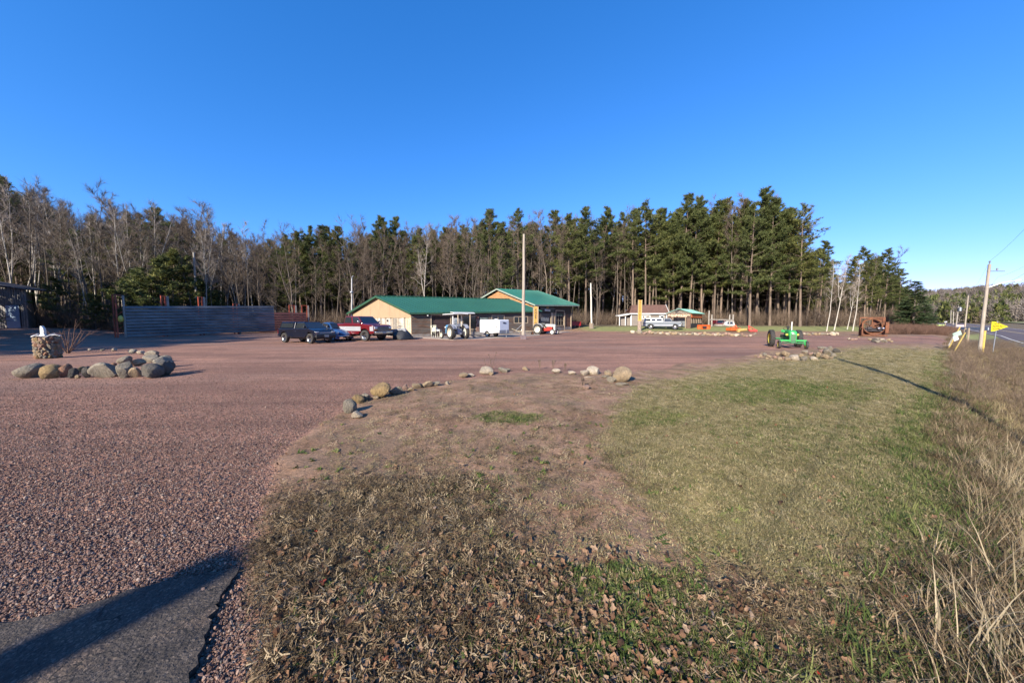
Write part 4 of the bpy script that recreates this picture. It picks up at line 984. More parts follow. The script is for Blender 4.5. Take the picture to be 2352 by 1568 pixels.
mb = MB(); mb.lathe([(.0, -.03), (.04, -.02), (.04, .02), (0, .03)], WF.p(dr[2]-.12, 1.0, .09), n=10); q = wb(mb, 'handle', M_chrome, lb_); q.parent = dd_
mb = MB(); WF.slab(mb, dk[0], .05, dk[2], 2.15, -.03, .02); dd_ = wb(mb, 'sliding_door', mat('dark_green_door', (.02, .035, .03), .5), lb_)
for i in range(6):
    a = dk[0]+.12+i*(dk[2]-dk[0]-.2)/6; mb = MB(); WF.slab(mb, a, 1.2+.15*(i % 2), a+.09, 2.05, .02, .035); q = wb(mb, 'slat', mat('grey_green_slat', (.28, .33, .31), .6), lb_); q.parent = dd_
mb = MB(); WF.slab(mb, dk[0]-.45, .4, dk[0]-.1, 2.2, .02, .10); wb(mb, 'brick_pier', mat('brick_red', (.2, .085, .06), .9, var=.35, scale=8, c2=(.36, .28, .24)), lb_)
# gable wall: vertical planks below, plywood above
th = 1.95; n_pl = 36; pw = WG.L/n_pl
greys = [(.36, .32, .27), (.46, .42, .36), (.25, .225, .19), (.52, .48, .41), (.38, .32, .24)]
pmesh = {}
for i in range(n_pl):
    hh_ = th+rnd.choice([-.05, 0, .04]); d_ = rnd.uniform(.02, .05)
    mb = MB(); WG.slab(mb, i*pw+.008, -.05, (i+1)*pw-.008, hh_, -.02, d_); q = wb(mb, 'plank', STONE if False else M_plank, lb_); c = rnd.choice(greys) if i > 2 else (.6, .47, .33); q.color = (*c, 1)
apex = WG.L/2
gtop = lambda t: eL+(zr0-eL)*(1-abs(t-apex)/apex)
for i in range(6):
    t0, t1 = WG.L*i/6, WG.L*(i+1)/6; mb = MB(); pts = [WG.p(t0+.006, th+.02, .0), WG.p(t1-.006, th+.02, .0), WG.p(t1-.006, gtop(t1)-.03, .0)]
    if t0 < apex < t1: pts.append(WG.p(apex, gtop(apex)-.03, 0))
    pts.append(WG.p(t0+.006, gtop(t0)-.03, .0)); mb.poly(pts, .05, WG.n); wb(mb, 'plywood_panel', M_ply, lb_)
mb = MB(); WG.slab(mb, WG.L*.36, 1.6, WG.L*.36+.16, 1.78, .05, .14); wb(mb, 'floodlight', M_black, lb_)
# roof
ov = .45
E1 = Vector((C1.x, C1.y, eL+.04))+WF.n*ov-WF.u*.45; E2 = Vector((C2.x, C2.y, eR+.04))+WF.n*ov
G0 = Vector((mid.x, mid.y, zr0))-WF.u*.45; G1 = Vector((midR.x, midR.y, Q(1115, 683, 41).z+.1))
G0 = G0+(C1-CL).normalized()*0; EL_ = Vector((CL.x, CL.y, eL+.04))-WF.u*.45-(C1-CL).normalized()*ov; ER_ = Vector((backR.x, backR.y, eR))-(C1-CL).normalized()*ov
E1 = Vector((C1.x, C1.y, eL-.02))-WF.u*.45+(C1-CL).normalized()*ov; E2 = Vector((C2.x, C2.y, eR-.02))+(C1-CL).normalized()*ov
r1 = roofpanel(lb_, (E1, E2, G1, G0), .06, M_groof, 'roof', 34); r2 = roofpanel(lb_, (ER_, EL_, G0, G1), .06, M_groof, 'roof', 34)
mb = MB(); up = Vector((0, 0, .03))
mb.beam(E1+up*0-Vector((0, 0, .09)), E2-Vector((0, 0, .09)), .05, .16); mb.beam(E1-Vector((0, 0, .08)), G0-Vector((0, 0, .08)), .05, .17); mb.beam(EL_-Vector((0, 0, .08)), G0-Vector((0, 0, .08)), .05, .17)
wb(mb, 'fascia', M_gtrim, lb_)
mb = MB(); mb.beam(G0+up*1.5, G1+up*1.5, .28, .05); wb(mb, 'ridge_cap', M_groof, lb_)
# wall lamp, awning
mb = MB(); c = WF.p(WF.t(980.6), WF.z(980.6, 725.5), .28); mb.lathe([(.0, .10), (.09, .08), (.11, 0), (.02, -.02)], c, n=14); lm = wb(mb, 'wall_lamp', M_white, lb_, smooth=True)
mb = MB(); mb.tube([WF.p(WF.t(980.6), c.z+.09, .04), c+Vector((0, 0, .1))], .018, 6); q = wb(mb, 'bracket', M_steel, lb_); q.parent = lm
a0, a1 = WF.t(1031), WF.t(1078); za = WF.z(1054, 718.5)-.02
mb = MB(); V_ = [WF.p(a0, za, .55), WF.p(a1, za, .55), WF.p(a1, za+.12, .5), WF.p(a0, za+.12, .5)]
secs = [[WF.p(t, za+z_, o_) for (o_, z_) in ((1.35, -.10), (1.38, -.02), (1.0, .08), (.3, .10), (.3, .03), (1.0, .0))] for t in (a0, a0+.1, a1-.1, a1)]
mb.loft(secs); aw = wb(mb, 'awning', M_white, lb_)
for t in (a0+.5, a1-.55):
    mb = MB(); mb.tube([WF.p(t, .02, 1.25), WF.p(t, za-.05, 1.25)], .06, 8); wb(mb, 'awning_post', M_pale, lb_)
# ---- taller building on the right
F1 = A(1226, 46); F2 = A(1311, 54.2); Rg = A(1145.7, 50); BK = Rg*2-F1; F2b = F2+(BK-F1)
tb_ = thing('showroom_building', 'taller wood building with teal green metal roof and orange gable above the low roof', 'building', (F1.x, F1.y, 0))
WT = Wall(F1, F2); WTg = Wall(BK, F1)
et0 = Q(1226, 700, 46).z; et1 = Q(1311, 700, 54.2).z; zr = Q(1145.7, 663, 50).z
mb = MB(); cs = [F1-WT.n*.08, F2-WT.n*.08, F2b, BK]; zs = [et0, et1, et1, et0]
mb.v = [(p.x, p.y, -.1) for p in cs]+[(p.x, p.y, z_) for p, z_ in zip(cs, zs)]; mb.f = [(0, 1, 5, 4), (1, 2, 6, 5), (2, 3, 7, 6), (3, 0, 4, 7), (4, 5, 6, 7)]
wb(mb, 'wall', M_logr, tb_)
gd0 = WT.rect(1239.5, 720, 1263, 765); wd = WT.rect(1276, 714, 1294, 747); zb = .12
siding(WT, tb_, WT.t(1270), WT.L, .75, lambda t: et1-1.1, M_logr, holes=[(wd[0], wd[2], wd[1]-.1, wd[3])], name='log_siding', step=.19)
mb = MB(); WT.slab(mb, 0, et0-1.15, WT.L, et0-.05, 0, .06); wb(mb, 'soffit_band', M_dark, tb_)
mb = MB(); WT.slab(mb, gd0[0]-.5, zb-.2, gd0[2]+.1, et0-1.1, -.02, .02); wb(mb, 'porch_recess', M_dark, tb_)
mb = MB(); WT.slab(mb, gd0[0], zb, gd0[2], gd0[3], .02, .06); gdo = wb(mb, 'garage_door', mat('grey_brown_door', (.085, .07, .068), .6), tb_)
for i in range(4):
    a = gd0[0]+.35+i*(gd0[2]-gd0[0]-.6)/4; mb = MB(); WT.slab(mb, a, gd0[3]-1.1, a+.32, gd0[3]-.55, .06, .075); q = wb(mb, 'door_window', mat('pale_reflecting_glass', (.35, .36, .36), .15), tb_); q.parent = gdo
    mb = MB(); WT.slab(mb, gd0[0]+.02, zb+.05+i*.6, gd0[2]-.02, zb+.6+i*.6, .06, .068); q = wb(mb, 'door_panel', mat('grey_brown_door', (.085, .07, .068), .6), tb_); q.parent = gdo
window(tb_, WT, wd[0], wd[1], wd[2], wd[3], M_pale, (3, 3), fw=.12, o=.09)
for px_ in (1266.5, 1273, 1295.5, 1310.5):
    t_ = WT.t(px_); w_ = .3 if px_ < 1270 else .09; mb = MB(); WT.slab(mb, t_-w_, zb, t_+w_, et0-1.0, .03, .16); wb(mb, 'trim_post', M_pale, tb_)
mb = MB(); WT.slab(mb, WT.t(1270), -.1, WT.L, .72, -.02, .14); wb(mb, 'foundation', M_skirt, tb_)
ovt = .5; f1e = Vector((F1.x, F1.y, et0))+(F1-Rg).normalized()*.55-WT.u*.5; f2e = Vector((F2.x, F2.y, et1))+(F1-Rg).normalized()*.55+WT.u*1.9
r0_ = Vector((Rg.x, Rg.y, zr))-WT.u*.5; r1_ = r0_+WT.u*(WT.L*1.02)+Vector((0, 0, .45)); bke = Vector((BK.x, BK.y, et0))-WT.u*.5-(F1-Rg).normalized()*.55; b2e = Vector((F2b.x, F2b.y, et1))+WT.u*1.9
roofpanel(tb_, (f1e, f2e, r1_, r0_), .07, M_groof2, 'roof', 26); roofpanel(tb_, (b2e, bke, r0_, r1_), .07, M_groof2, 'roof', 0)
mb = MB(); mb.poly([f2e, b2e, r1_], .06, (0, 0, 1)); wb(mb, 'hip_roof', M_groof2, tb_)
mb = MB(); dz = Vector((0, 0, .1)); mb.beam(f1e-dz, f2e-dz, .05, .18); mb.beam(f1e-dz, r0_-dz, .05, .2); mb.beam(bke-dz, r0_-dz, .05, .2); wb(mb, 'fascia', mat('pale_green_fascia', (.3, .36, .3), .6), tb_)
# orange gable boards
topg = lambda t: et0+(zr-et0)*(1-abs(t-WTg.L/2)/(WTg.L/2))-.12
for k in range(14):
    z0_ = et0-1.2+k*.29; z1_ = z0_+.27
    if z1_ > zr-.15: break
    lo = 0 if z1_ < et0 else (z1_-et0)/(zr-et0)*WTg.L/2+.25
    mb = MB(); WTg.slab(mb, lo, z0_, WTg.L-lo, z1_, .0, .045+.012*(k % 2)); wb(mb, 'gable_board', M_gtim, tb_)
# text helper
def text_mesh(s_, size, name='lettering', m=None, ext=.012, bold=.0, align='CENTER', space=1.0):
    cu = bpy.data.curves.new('letters', 'FONT'); cu.body = s_; cu.size = size; cu.extrude = ext; cu.offset = bold; cu.align_x = align; cu.align_y = 'CENTER'; cu.resolution_u = 2; cu.space_character = space
    ob = bpy.data.objects.new('letters', cu); COL.objects.link(ob); dg = bpy.context.evaluated_depsgraph_get(); me = bpy.data.meshes.new_from_object(ob.evaluated_get(dg)); bpy.data.objects.remove(ob); bpy.data.curves.remove(cu)
    me.materials.clear(); me.materials.append(m); me.name = name; return me
def put_text(me, parent, pos, u, name='lettering', sub=None):
    """pos world, u = reading direction (world)"""
    u = Vector(u).normalized(); z = Vector((0, 0, 1)); n = u.cross(z); M = Matrix((u, z, u.cross(z))).transposed().to_4x4()
    o = bpy.data.objects.new(name, me); COL.objects.link(o); o.parent = parent; base = sub if sub is not None else parent
    M.translation = Vector(pos)-Vector(parent.matrix_world.translation if False else parent.location); o.matrix_local = M; return o
M_letter = mat('black_lettering', (.025, .02, .015), .6); M_yboard = mat('yellow_sign_board', (.66, .38, .08), .55, var=.1)
M_wletter = mat('white_lettering', (.8, .78, .72), .6, var=.05); M_oletter = mat('cream_orange_lettering', (.85, .66, .46), .6, var=.08)
# sign over the garage
mb = MB(); s0 = WT.t(1238); s1 = WT.t(1270); zc = Q(1250, 709, 48).z; WT.slab(mb, s0, zc-.45, s1, zc+.4, .16, .22)
sg = thing('shop_sign', 'dark board sign with small white lettering above the grey garage door', 'sign', WT.p((s0+s1)/2, zc, .2)); q = wb(mb, 'board', mat('blackish_green_board', (.03, .035, .03), .6), sg)
put_text(text_mesh('RENTALS', .36, m=M_wletter, bold=.012), sg, WT.p((s0+s1)/2, zc-.22, .235), WT.u); put_text(text_mesh('ATV', .3, m=mat('orange_lettering', (.7, .35, .1), .6), bold=.01), sg, WT.p((s0+s1)/2, zc+.14, .235), WT.u)
mb = MB(); mb.beam(WT.p(s0-.1, zc+.0, .3), WT.p(s1+.1, zc+.02, .3), .04, .03); wb(mb, 'rail', M_steel, sg)
# vertical yellow sign at the corner
vs = thing('vertical_sign', 'tall narrow yellow sign with black letters at the corner of the taller green roofed building', 'sign', tuple(A(1230.5, 41.8, 0)))
DS = 41.8; W1 = Wall(A(1226.8, DS), A(1234.2, DS)); zt, zb_ = Q(1230, 704, DS).z, Q(1230, 752, DS).z
mb = MB(); W1.slab(mb, 0, zb_, W1.L, zt, -.04, .02); wb(mb, 'board', M_yboard, vs)
for i, ch in enumerate('DONARTIN'): put_text(text_mesh(ch, .36, m=M_letter, bold=.01), vs, W1.p(W1.L/2, zt-.32-i*(zt-zb_-.6)/8, .035), W1.u)
for px_ in (1225.0, 1235.6):
    mb = MB(); p = A(px_, DS); mb.box((p.x, p.y, (zt-.1)/2), (.1, .1, zt+.1)); wb(mb, 'post', M_pale, vs)

# ---- grey shed
z0 = h(*A(1490, 63).xy)
SA = A(1449, 62.5); SB = A(1531.5, 61.5); WS = Wall(SA, SB)
gs = thing('grey_shed', 'grey shed with brown shingle roof, white trim and a small lean-to', 'shed', (SA.x, SA.y, z0))
zt = WS.z(1490, 721); M_greyw = mat('grey_clapboard', (.25, .215, .185), .8, var=.08, scale=2); M_wt = mat('white_trim', (.8, .79, .76), .5, var=.04)
dep = Vector((WS.n.x, WS.n.y, 0))*-4.6
mb = MB(); mb.v = []; q4 = [SA, SB, SB+dep, SA+dep]; mb.v = [(p.x, p.y, z0-.2) for p in q4]+[(p.x, p.y, zt) for p in q4]; mb.f = [(0, 1, 5, 4), (1, 2, 6, 5), (2, 3, 7, 6), (3, 0, 4, 7), (4, 5, 6, 7)]; wb(mb, 'wall', M_greyw, gs)
siding(WS, gs, 0, WS.L, z0, lambda t: zt-.1, M_greyw, step=.2, name='clapboards', holes=[])
mb = MB(); WS.slab(mb, -.35, zt-.05, WS.L+.2, zt+.14, .05, .42); WS.slab(mb, WS.L-.14, z0, WS.L+.02, zt, .05, .09); WS.slab(mb, 0, z0, .12, zt, .05, .09); wb(mb, 'trim', M_wt, gs)
zr_ = Q(1500, 700.5, 64.5).z
M_shing = mat('brown_shingles', (.20, .105, .08), .9, var=.35, scale=4, stretch=(1, 1, 4), c2=(.13, .075, .06))
ea = WS.p(-.4, zt+.12, .4); eb = WS.p(WS.L+.25, zt+.12, .4); ra = WS.p(.55, zr_, -2.3); rb2 = WS.p(WS.L+.35, zr_, -2.3); ea2 = WS.p(-.4, zt+.12, -5); eb2 = WS.p(WS.L+.25, zt+.12, -5)
M_sh = M_shing
nrow = 9
for half, (p0, p1, p2, p3) in enumerate(((ea, eb, rb2, ra), (eb2, ea2, ra, rb2))):
    mb = MB()
    nn = (p1-p0).cross(p3-p0).normalized(); nn = nn if nn.z > 0 else -nn
    for k in range(nrow):
        a_, b_ = p0.lerp(p3, k/nrow), p1.lerp(p2, k/nrow); c_, d_ = p1.lerp(p2, (k+1)/nrow), p0.lerp(p3, (k+1)/nrow)
        mb.poly([a_+nn*.05, b_+nn*.05, c_+nn*.02, d_+nn*.02], -.05, nn)
    wb(mb, 'roof', M_sh, gs)
mb = MB(); mb.poly([WS.p(WS.L+.02, zt, 0), WS.p(WS.L+.02, zt, -4.6), WS.p(WS.L+.02, zr_-.1, -2.3)], .05, WS.u); wb(mb, 'gable', M_greyw, gs)
mb = MB(); mb.beam(eb+WS.u*.04, rb2+WS.u*.04, .07, .22); mb.beam(eb2+WS.u*.04, rb2+WS.u*.04, .07, .22); wb(mb, 'bargeboard', M_wt, gs)
for a_, b_, nx in ((1475.5, 1480, 1), (1483.5, 1491.5, 2)):
    r_ = WS.rect(a_, 725, b_, 731); window(gs, WS, r_[0], r_[1], r_[2], r_[3], M_wt, (nx, 1), fw=.13, o=.09)
r_ = WS.rect(1513.5, 724, 1525, 750); mb = MB(); WS.slab(mb, r_[0], z0, r_[2], r_[3], .05, .12); dd_ = wb(mb, 'door', M_wt, gs); mb = MB(); rr_ = WS.rect(1517, 726, 1523.5, 731); WS.slab(mb, rr_[0], rr_[1], rr_[2], rr_[3], .12, .14); q = wb(mb, 'door_window', M_glass, gs); q.parent = dd_
# lean-to
LA = A(1422, 62.8); WLn = Wall(LA, SA); zl = WLn.z(1424, 727)
mb = MB(); WLn.slab(mb, .1, z0-.1, WLn.L, zl, -.9, -.8); wb(mb, 'lean_to_wall', M_greyw, gs)
for t_ in (0, WLn.L*.5, WLn.L-.1):
    mb = MB(); WLn.slab(mb, t_, z0-.1, t_+.12, zl+.05, -.06, .06); wb(mb, 'lean_to_post', M_wt, gs)
mb = MB(); mb.poly([WLn.p(-.2, zl+.02, .25), WLn.p(WLn.L, zt-.05, .25), WLn.p(WLn.L, zt+.1, -3), WLn.p(-.2, zl+.15, -3)], .14, (0, 0, 1)); wb(mb, 'lean_to_roof', M_wt, gs)

# ---- information kiosk
K1 = A(1533, 57.5); K2 = A(1586.5, 55.6); K3 = A(1612, 60.5); z0 = h(K2.x, K2.y)
ki = thing('information_kiosk', 'open wooden kiosk with light teal roof and sign board over its front', 'kiosk', (K1.x, K1.y, z0))
WK = Wall(K1, K2); WK2 = Wall(K2, K3); zE = WK.z(1560, 719.5); zP = WK.z(1558, 708.5)
M_kw = mat('weathered_kiosk_boards', (.14, .085, .06), .85, var=.4, scale=2, stretch=(1, 1, 6)); M_tin = mat('light_teal_metal_roof', (.20, .46, .38), .4, var=.08, scale=.6)
M_grey = mat('dark_interior', (.03, .028, .028), .9)
K4 = K1+(K3-K2)
mb = MB(); W4 = Wall(K4, K3); W4.slab(mb, 0, z0, W4.L, zE, -.05, .05); wb(mb, 'back_wall', M_kw, ki); mb = MB(); Wq = Wall(K1, K4); Wq.slab(mb, 0, z0, Wq.L, zE, -.05, .05); wb(mb, 'side_wall', M_kw, ki)
hd = WK.z(1560, 729)
gable_top = lambda t: zE+(zP-zE)*(1-abs(t-WK.L*.47)/(WK.L*.53))
for k in range(4):
    za_, zb2 = hd+k*(zE-hd)/4, hd+(k+1)*(zE-hd)/4-.02; mb = MB(); WK.slab(mb, 0, za_, WK.L, zb2, -.04, .03+.01*(k % 2)); wb(mb, 'header_board', M_kw, ki)
M_shake = mat('grey_cedar_shakes', (.20, .165, .13), .9, var=.5, scale=9, bmp=.4)
mb = MB(); mb.poly([WK.p(-.3, zE, .02), WK.p(WK.L+.2, zE, .02), WK.p(WK.L*.47, zP-.02, -.45)], .06, WK.n); wb(mb, 'shake_gable', M_shake, ki)
mb = MB(); mb.lathe([(0, 0), (.55, 0), (.55, .08), (0, .08)], WK.p(WK.L*.47, zP-.35, -.1), axis='y', n=16); wb(mb, 'gable_plaque', mat('dark_oval_plaque', (.07, .06, .055), .8), ki)
for t_ in (WK.L*.24, WK.L*.78):
    mb = MB(); WK.slab(mb, t_-.05, z0, t_+.05, hd, -.05, .05); wb(mb, 'post', M_pale, ki)
mb = MB(); WK.slab(mb, 0, z0, WK.L*.22, hd, -.05, .02); wb(mb, 'front_wall', M_kw, ki); mb = MB(); WK.slab(mb, WK.L*.82, z0, WK.L, hd, -.05, .02); wb(mb, 'front_wall', M_kw, ki)
mb = MB()
for i in range(5): t_ = WK.L*(.27+.1*i); mb.poly([WK.p(t_, z0+.3, -1.2), WK.p(t_+.45, z0+.3, -1.25), WK.p(t_+.45, hd, -1.2), WK.p(t_, hd, -1.15)], .02)
wb(mb, 'curtain', mat('grey_plastic_curtain', (.16, .18, .2), .3, var=.4, scale=3), ki)
mb = MB(); WK2.slab(mb, 0, z0, WK2.L, z0+.9, -.05, .05); wb(mb, 'side_rail_wall', M_grey, ki)
mb = MB(); WK2.slab(mb, 0, hd-.05, WK2.L, zE, -.05, .03); wb(mb, 'side_header', M_kw, ki)
for i in range(6):
    mb = MB(); t_ = .25+i*(WK2.L-.5)/6; WK2.slab(mb, t_, z0+.7, t_+.22, hd-.15, -.02, .05); wb(mb, 'slat', M_pale, ki)
mb = MB(); zo = WK2.z(1600, 724); WK2.slab(mb, -.1, zo-.45, WK2.L*.95, zo+.12, .06, .12); wb(mb, 'orange_board', mat('orange_red_board', (.65, .16, .04), .6), ki)
oo = WK.u*.35
rp = WK.p(WK.L*.47, zP, .15); rq = rp+(K3-K2).normalized()*((K3-K2).length+.4); ke = WK.p(WK.L+.35, zE+.0, .15); kf = ke+(K3-K2).normalized()*((K3-K2).length+.4); kl = WK.p(-.35, zE, .15); km = kl+(K3-K2).normalized()*((K3-K2).length+.4)
roofpanel(ki, (ke, kf, rq, rp), .06, M_tin, 'roof', 10); roofpanel(ki, (km, kl, rp, rq), .06, M_tin, 'roof', 0)
mi = thing('information_sign', 'cream lettering INFORMATION ATV TOURS on brown boards over the kiosk opening', 'sign', tuple(WK.p(WK.L*.5, (hd+zE)/2, .1)))
mb = MB(); WK.slab(mb, WK.L*.06, hd-.02, WK.L*.94, zE-.05, .045, .075); wb(mb, 'board', mat('brown_sign_board', (.10, .05, .03), .8, var=.2), mi)
put_text(text_mesh('INFORMATION', .50, m=M_oletter, bold=.006), mi, WK.p(WK.L*.5, zE-.32, .09), WK.u); put_text(text_mesh('ATV  TOURS', .42, m=M_oletter, bold=.006), mi, WK.p(WK.L*.5, hd+.2, .09), WK.u)

# vertical yellow sign on a stone post beside the silver truck
vq = A(1469, 51.5); zq = h(vq.x, vq.y); vs = thing('vertical_sign', 'tall narrow yellow sign with black letters on a stone post left of the silver truck', 'sign', (vq.x, vq.y, zq)); W2_ = Wall(A(1465.4, 51.5), A(1472.8, 51.5)); zt, zb_ = Q(1469, 689, 51.5).z, Q(1469, 737, 51.5).z
mb = MB(); W2_.slab(mb, 0, zb_, W2_.L, zt, -.06, .02); wb(mb, 'board', M_yboard, vs)
for px_ in (1464.9, 1473.3): mb = MB(); p = A(px_, 51.5); mb.box((p.x, p.y, (zt+zb_)/2), (.07, .1, zt-zb_+.1)); wb(mb, 'edge_trim', M_pale, vs)
for i, ch in enumerate('ATVRENTALS'): put_text(text_mesh(ch, .30, m=M_letter, bold=.008), vs, W2_.p(W2_.L/2, zt-.22-i*(zt-zb_-.3)/10, .035), W2_.u)
mb = MB(); mb.lathe([(0, 0), (.30, 0), (.27, zb_-zq), (0, zb_-zq+.02)], n=12); mb.build('stone_post', mat('pinkish_stone_post', (.36, .27, .22), .9, var=.4, scale=5, bmp=.6), vs)
# ---- left metal shed
LSa = A(-260, 43); LSb = A(65, 45.5); LSc = A(84, 51); z0 = h(LSb.x, LSb.y)-.1
ls = thing('metal_shed', 'dim grey corrugated metal shed with a blue door at the left edge', 'shed', (LSb.x, LSb.y, z0))
WL = Wall(LSa, LSb); WL2 = Wall(LSb, LSc); M_corr = mat('grey_corrugated_metal', (.30, .285, .28), .55, .3, var=.18, scale=1)
ztl = Q(65, 666, 45.5).z; zta = ztl+2.6
mb = MB(); nrib = 110
for i in range(nrib):
    t_ = WL.L*i/nrib; zt_ = zta+(ztl-zta)*min(1, max(0, t_/WL.L)); WL.slab(mb, t_, z0-.1, t_+WL.L/nrib-.012, zt_, -.03, .03*(i % 2))
wb(mb, 'corrugated_wall', M_corr, ls)
mb = MB()
for i in range(26): t_ = WL2.L*i/26; WL2.slab(mb, t_, z0-.1, t_+WL2.L/26-.012, ztl-.15, -.03, .03*(i % 2))
wb(mb, 'corrugated_wall', M_corr, ls)
mb = MB(); mb.poly([WL.p(0, zta, .35), WL.p(WL.L+.2, ztl, .35), WL.p(WL.L+.2, ztl, -5.5), WL.p(0, zta, -5.5)], .12, (0, 0, 1)); wb(mb, 'roof', mat('dark_shed_roof', (.07, .065, .07), .6), ls)
r_ = WL.rect(17, 700.5, 48, 749); mb = MB(); WL.slab(mb, r_[0], z0, r_[2], r_[3], .03, .09); dd_ = wb(mb, 'door', mat('pale_blue_door', (.30, .42, .58), .5, var=.08), ls)
mb = MB(); WL.slab(mb, r_[0]+.12, (z0+r_[3])/2-.05, r_[0]+.3, (z0+r_[3])/2+.05, .09, .14); q = wb(mb, 'handle', M_black, ls); q.parent = dd_
mb = MB(); WL.slab(mb, r_[0]-.1, z0, r_[0], r_[3]+.1, .02, .07); WL.slab(mb, r_[2], z0, r_[2]+.1, r_[3]+.1, .02, .07); WL.slab(mb, r_[0], r_[3], r_[2], r_[3]+.1, .02, .07); wb(mb, 'door_frame', M_black, ls)

# ---- sheet metal fence
def fence(name, label, a, b, zb0, zb1, zt0, zt1, bands, m, frames, seg=4, cut=0):
    root = thing(name, label, 'fence', (a.x, a.y, 0)); W_ = Wall(a, b)
    for k in range(bands):
        f0, f1 = k/bands, (k+1)/bands
        for s_ in range(seg):
            t0, t1 = W_.L*s_/seg+.004, W_.L*(s_+1)/seg-.004+(.03 if s_ < seg-1 else 0); Z = lambda t, f: (zb0+(zb1-zb0)*t/W_.L)*(1-f)+(zt0+(zt1-zt0)*t/W_.L)*f
            lift = rnd.uniform(0, .012); mb = MB(); oL, oH = .075+lift, .0+lift; V_ = []
            e = .012
            for t in (t0, t1):
                for f, o_ in ((f0+e/2, oL), (f0+(f1-f0)*.25, oL+.015), (f0+(f1-f0)*.8, .02), (f1-e/2, oH), (f1-e/2, oH-.02), (f0+e/2, oH-.02)): V_.append(W_.p(t, Z(t, f), o_))
            n = 6; mb.add(V_, [tuple(range(n)), tuple(range(2*n-1, n-1, -1))]+[(i, i+n, (i+1) % n+n, (i+1) % n) for i in range(n)])
            q = wb(mb, 'metal_strip', m, root)
    for (px0, px1, py0, kind) in frames:
        t0, t1 = W_.t(px0), W_.t(px1); zt = W_.z(px0, py0); mb = MB(); mm = .05
        W_.slab(mb, t0-mm, -.1, t0+mm, zt, -.35, -.25); W_.slab(mb, t1-mm, -.1, t1+mm, zt, -.35, -.25); W_.slab(mb, t0, zt-.09, t1, zt-.01, -.345, -.255)
        if kind == 'N': mb.beam(W_.p(t0, zt-.1, -.3), W_.p(t1, zt-1.1, -.3), .05, .05)
        if kind == 'A': mb.beam(W_.p(t1, zt-.1, -.3), W_.p(t0, zt-1.0, -.3), .05, .05)
        wb(mb, 'steel_frame', M_orangeframe, root)
        if kind in 'NA': mb = MB(); W_.slab(mb, t1+.08, -.1, t1+.26, zt-.02, -.4, -.22); wb(mb, 'wood_post', M_pole, root)
    return root, W_
M_blue = mat('blue_grey_sheet_metal', (.20, .205, .205), .65, .0, var=.35, scale=.7, stretch=(1, 1, 3), c2=(.11, .115, .12))
M_brown = mat('rust_brown_sheet_metal', (.14, .05, .045), .6, .2, var=.25, scale=1, stretch=(1, 1, 3))
FA = A(289.5, 32.4); FB = A(630, 45.2); FC = A(600, 44.6); FD = A(709, 49)
fn, WFn = fence('sheet_metal_fence', 'long blue grey fence of horizontal metal strips with orange steel frames rising behind', FA, FB, .02, .3, Q(289.5, 702.5, 32.4).z, Q(630, 702, 45.2).z, 10, M_blue, [(377, 386, 678.5, 'N'), (462, 470.5, 681, 'A'), (541, 550, 697, '')])
mb = MB(); WFn.slab(mb, -.12, 0, 0, Q(289.5, 678, 32.4).z, -.2, .0); wb(mb, 'wood_post', M_pole, fn)
mb = MB(); ztp = Q(282, 676, 32.2).z
for o_ in (-.55, -.2): WFn.slab(mb, -.55+o_*.2, 0, -.45+o_*.2, ztp, o_-.05, o_+.05)
WFn.slab(mb, -.6, ztp-.1, -.1, ztp, -.5, -.4)
for z_ in (.7, 1.4, 2.1, 2.8): mb.beam(WFn.p(-.5, z_, -.45), WFn.p(-.12, z_+.5, -.2), .04, .04)
wb(mb, 'steel_frame', M_orangeframe, fn)
fence('rust_brown_fence', 'shorter dark rust brown metal fence behind the black pickup truck', FC-WFn.n*.5, FD-WFn.n*.5, .1, .3, Q(600, 717, 44.6).z, Q(709, 718, 49).z, 8, M_brown, [(667, 679, 700.5, ''), (696, 707.5, 700.5, '')], seg=3)
mb = MB(); mb.lathe([(.0, 0), (.16, .02), (.2, .25), (.17, .5), (.06, .62), (0, .64)], (0, 0, 0), n=12); p = WFn.p(-.32, 1.55, -.05)
bk = mb.build('yellow_jug', mat('yellow_plastic', (.7, .55, .1), .5), None, smooth=True, loc=p); prop(bk, label='yellow plastic jug hanging on the steel frame at the fence end', cat='jug')
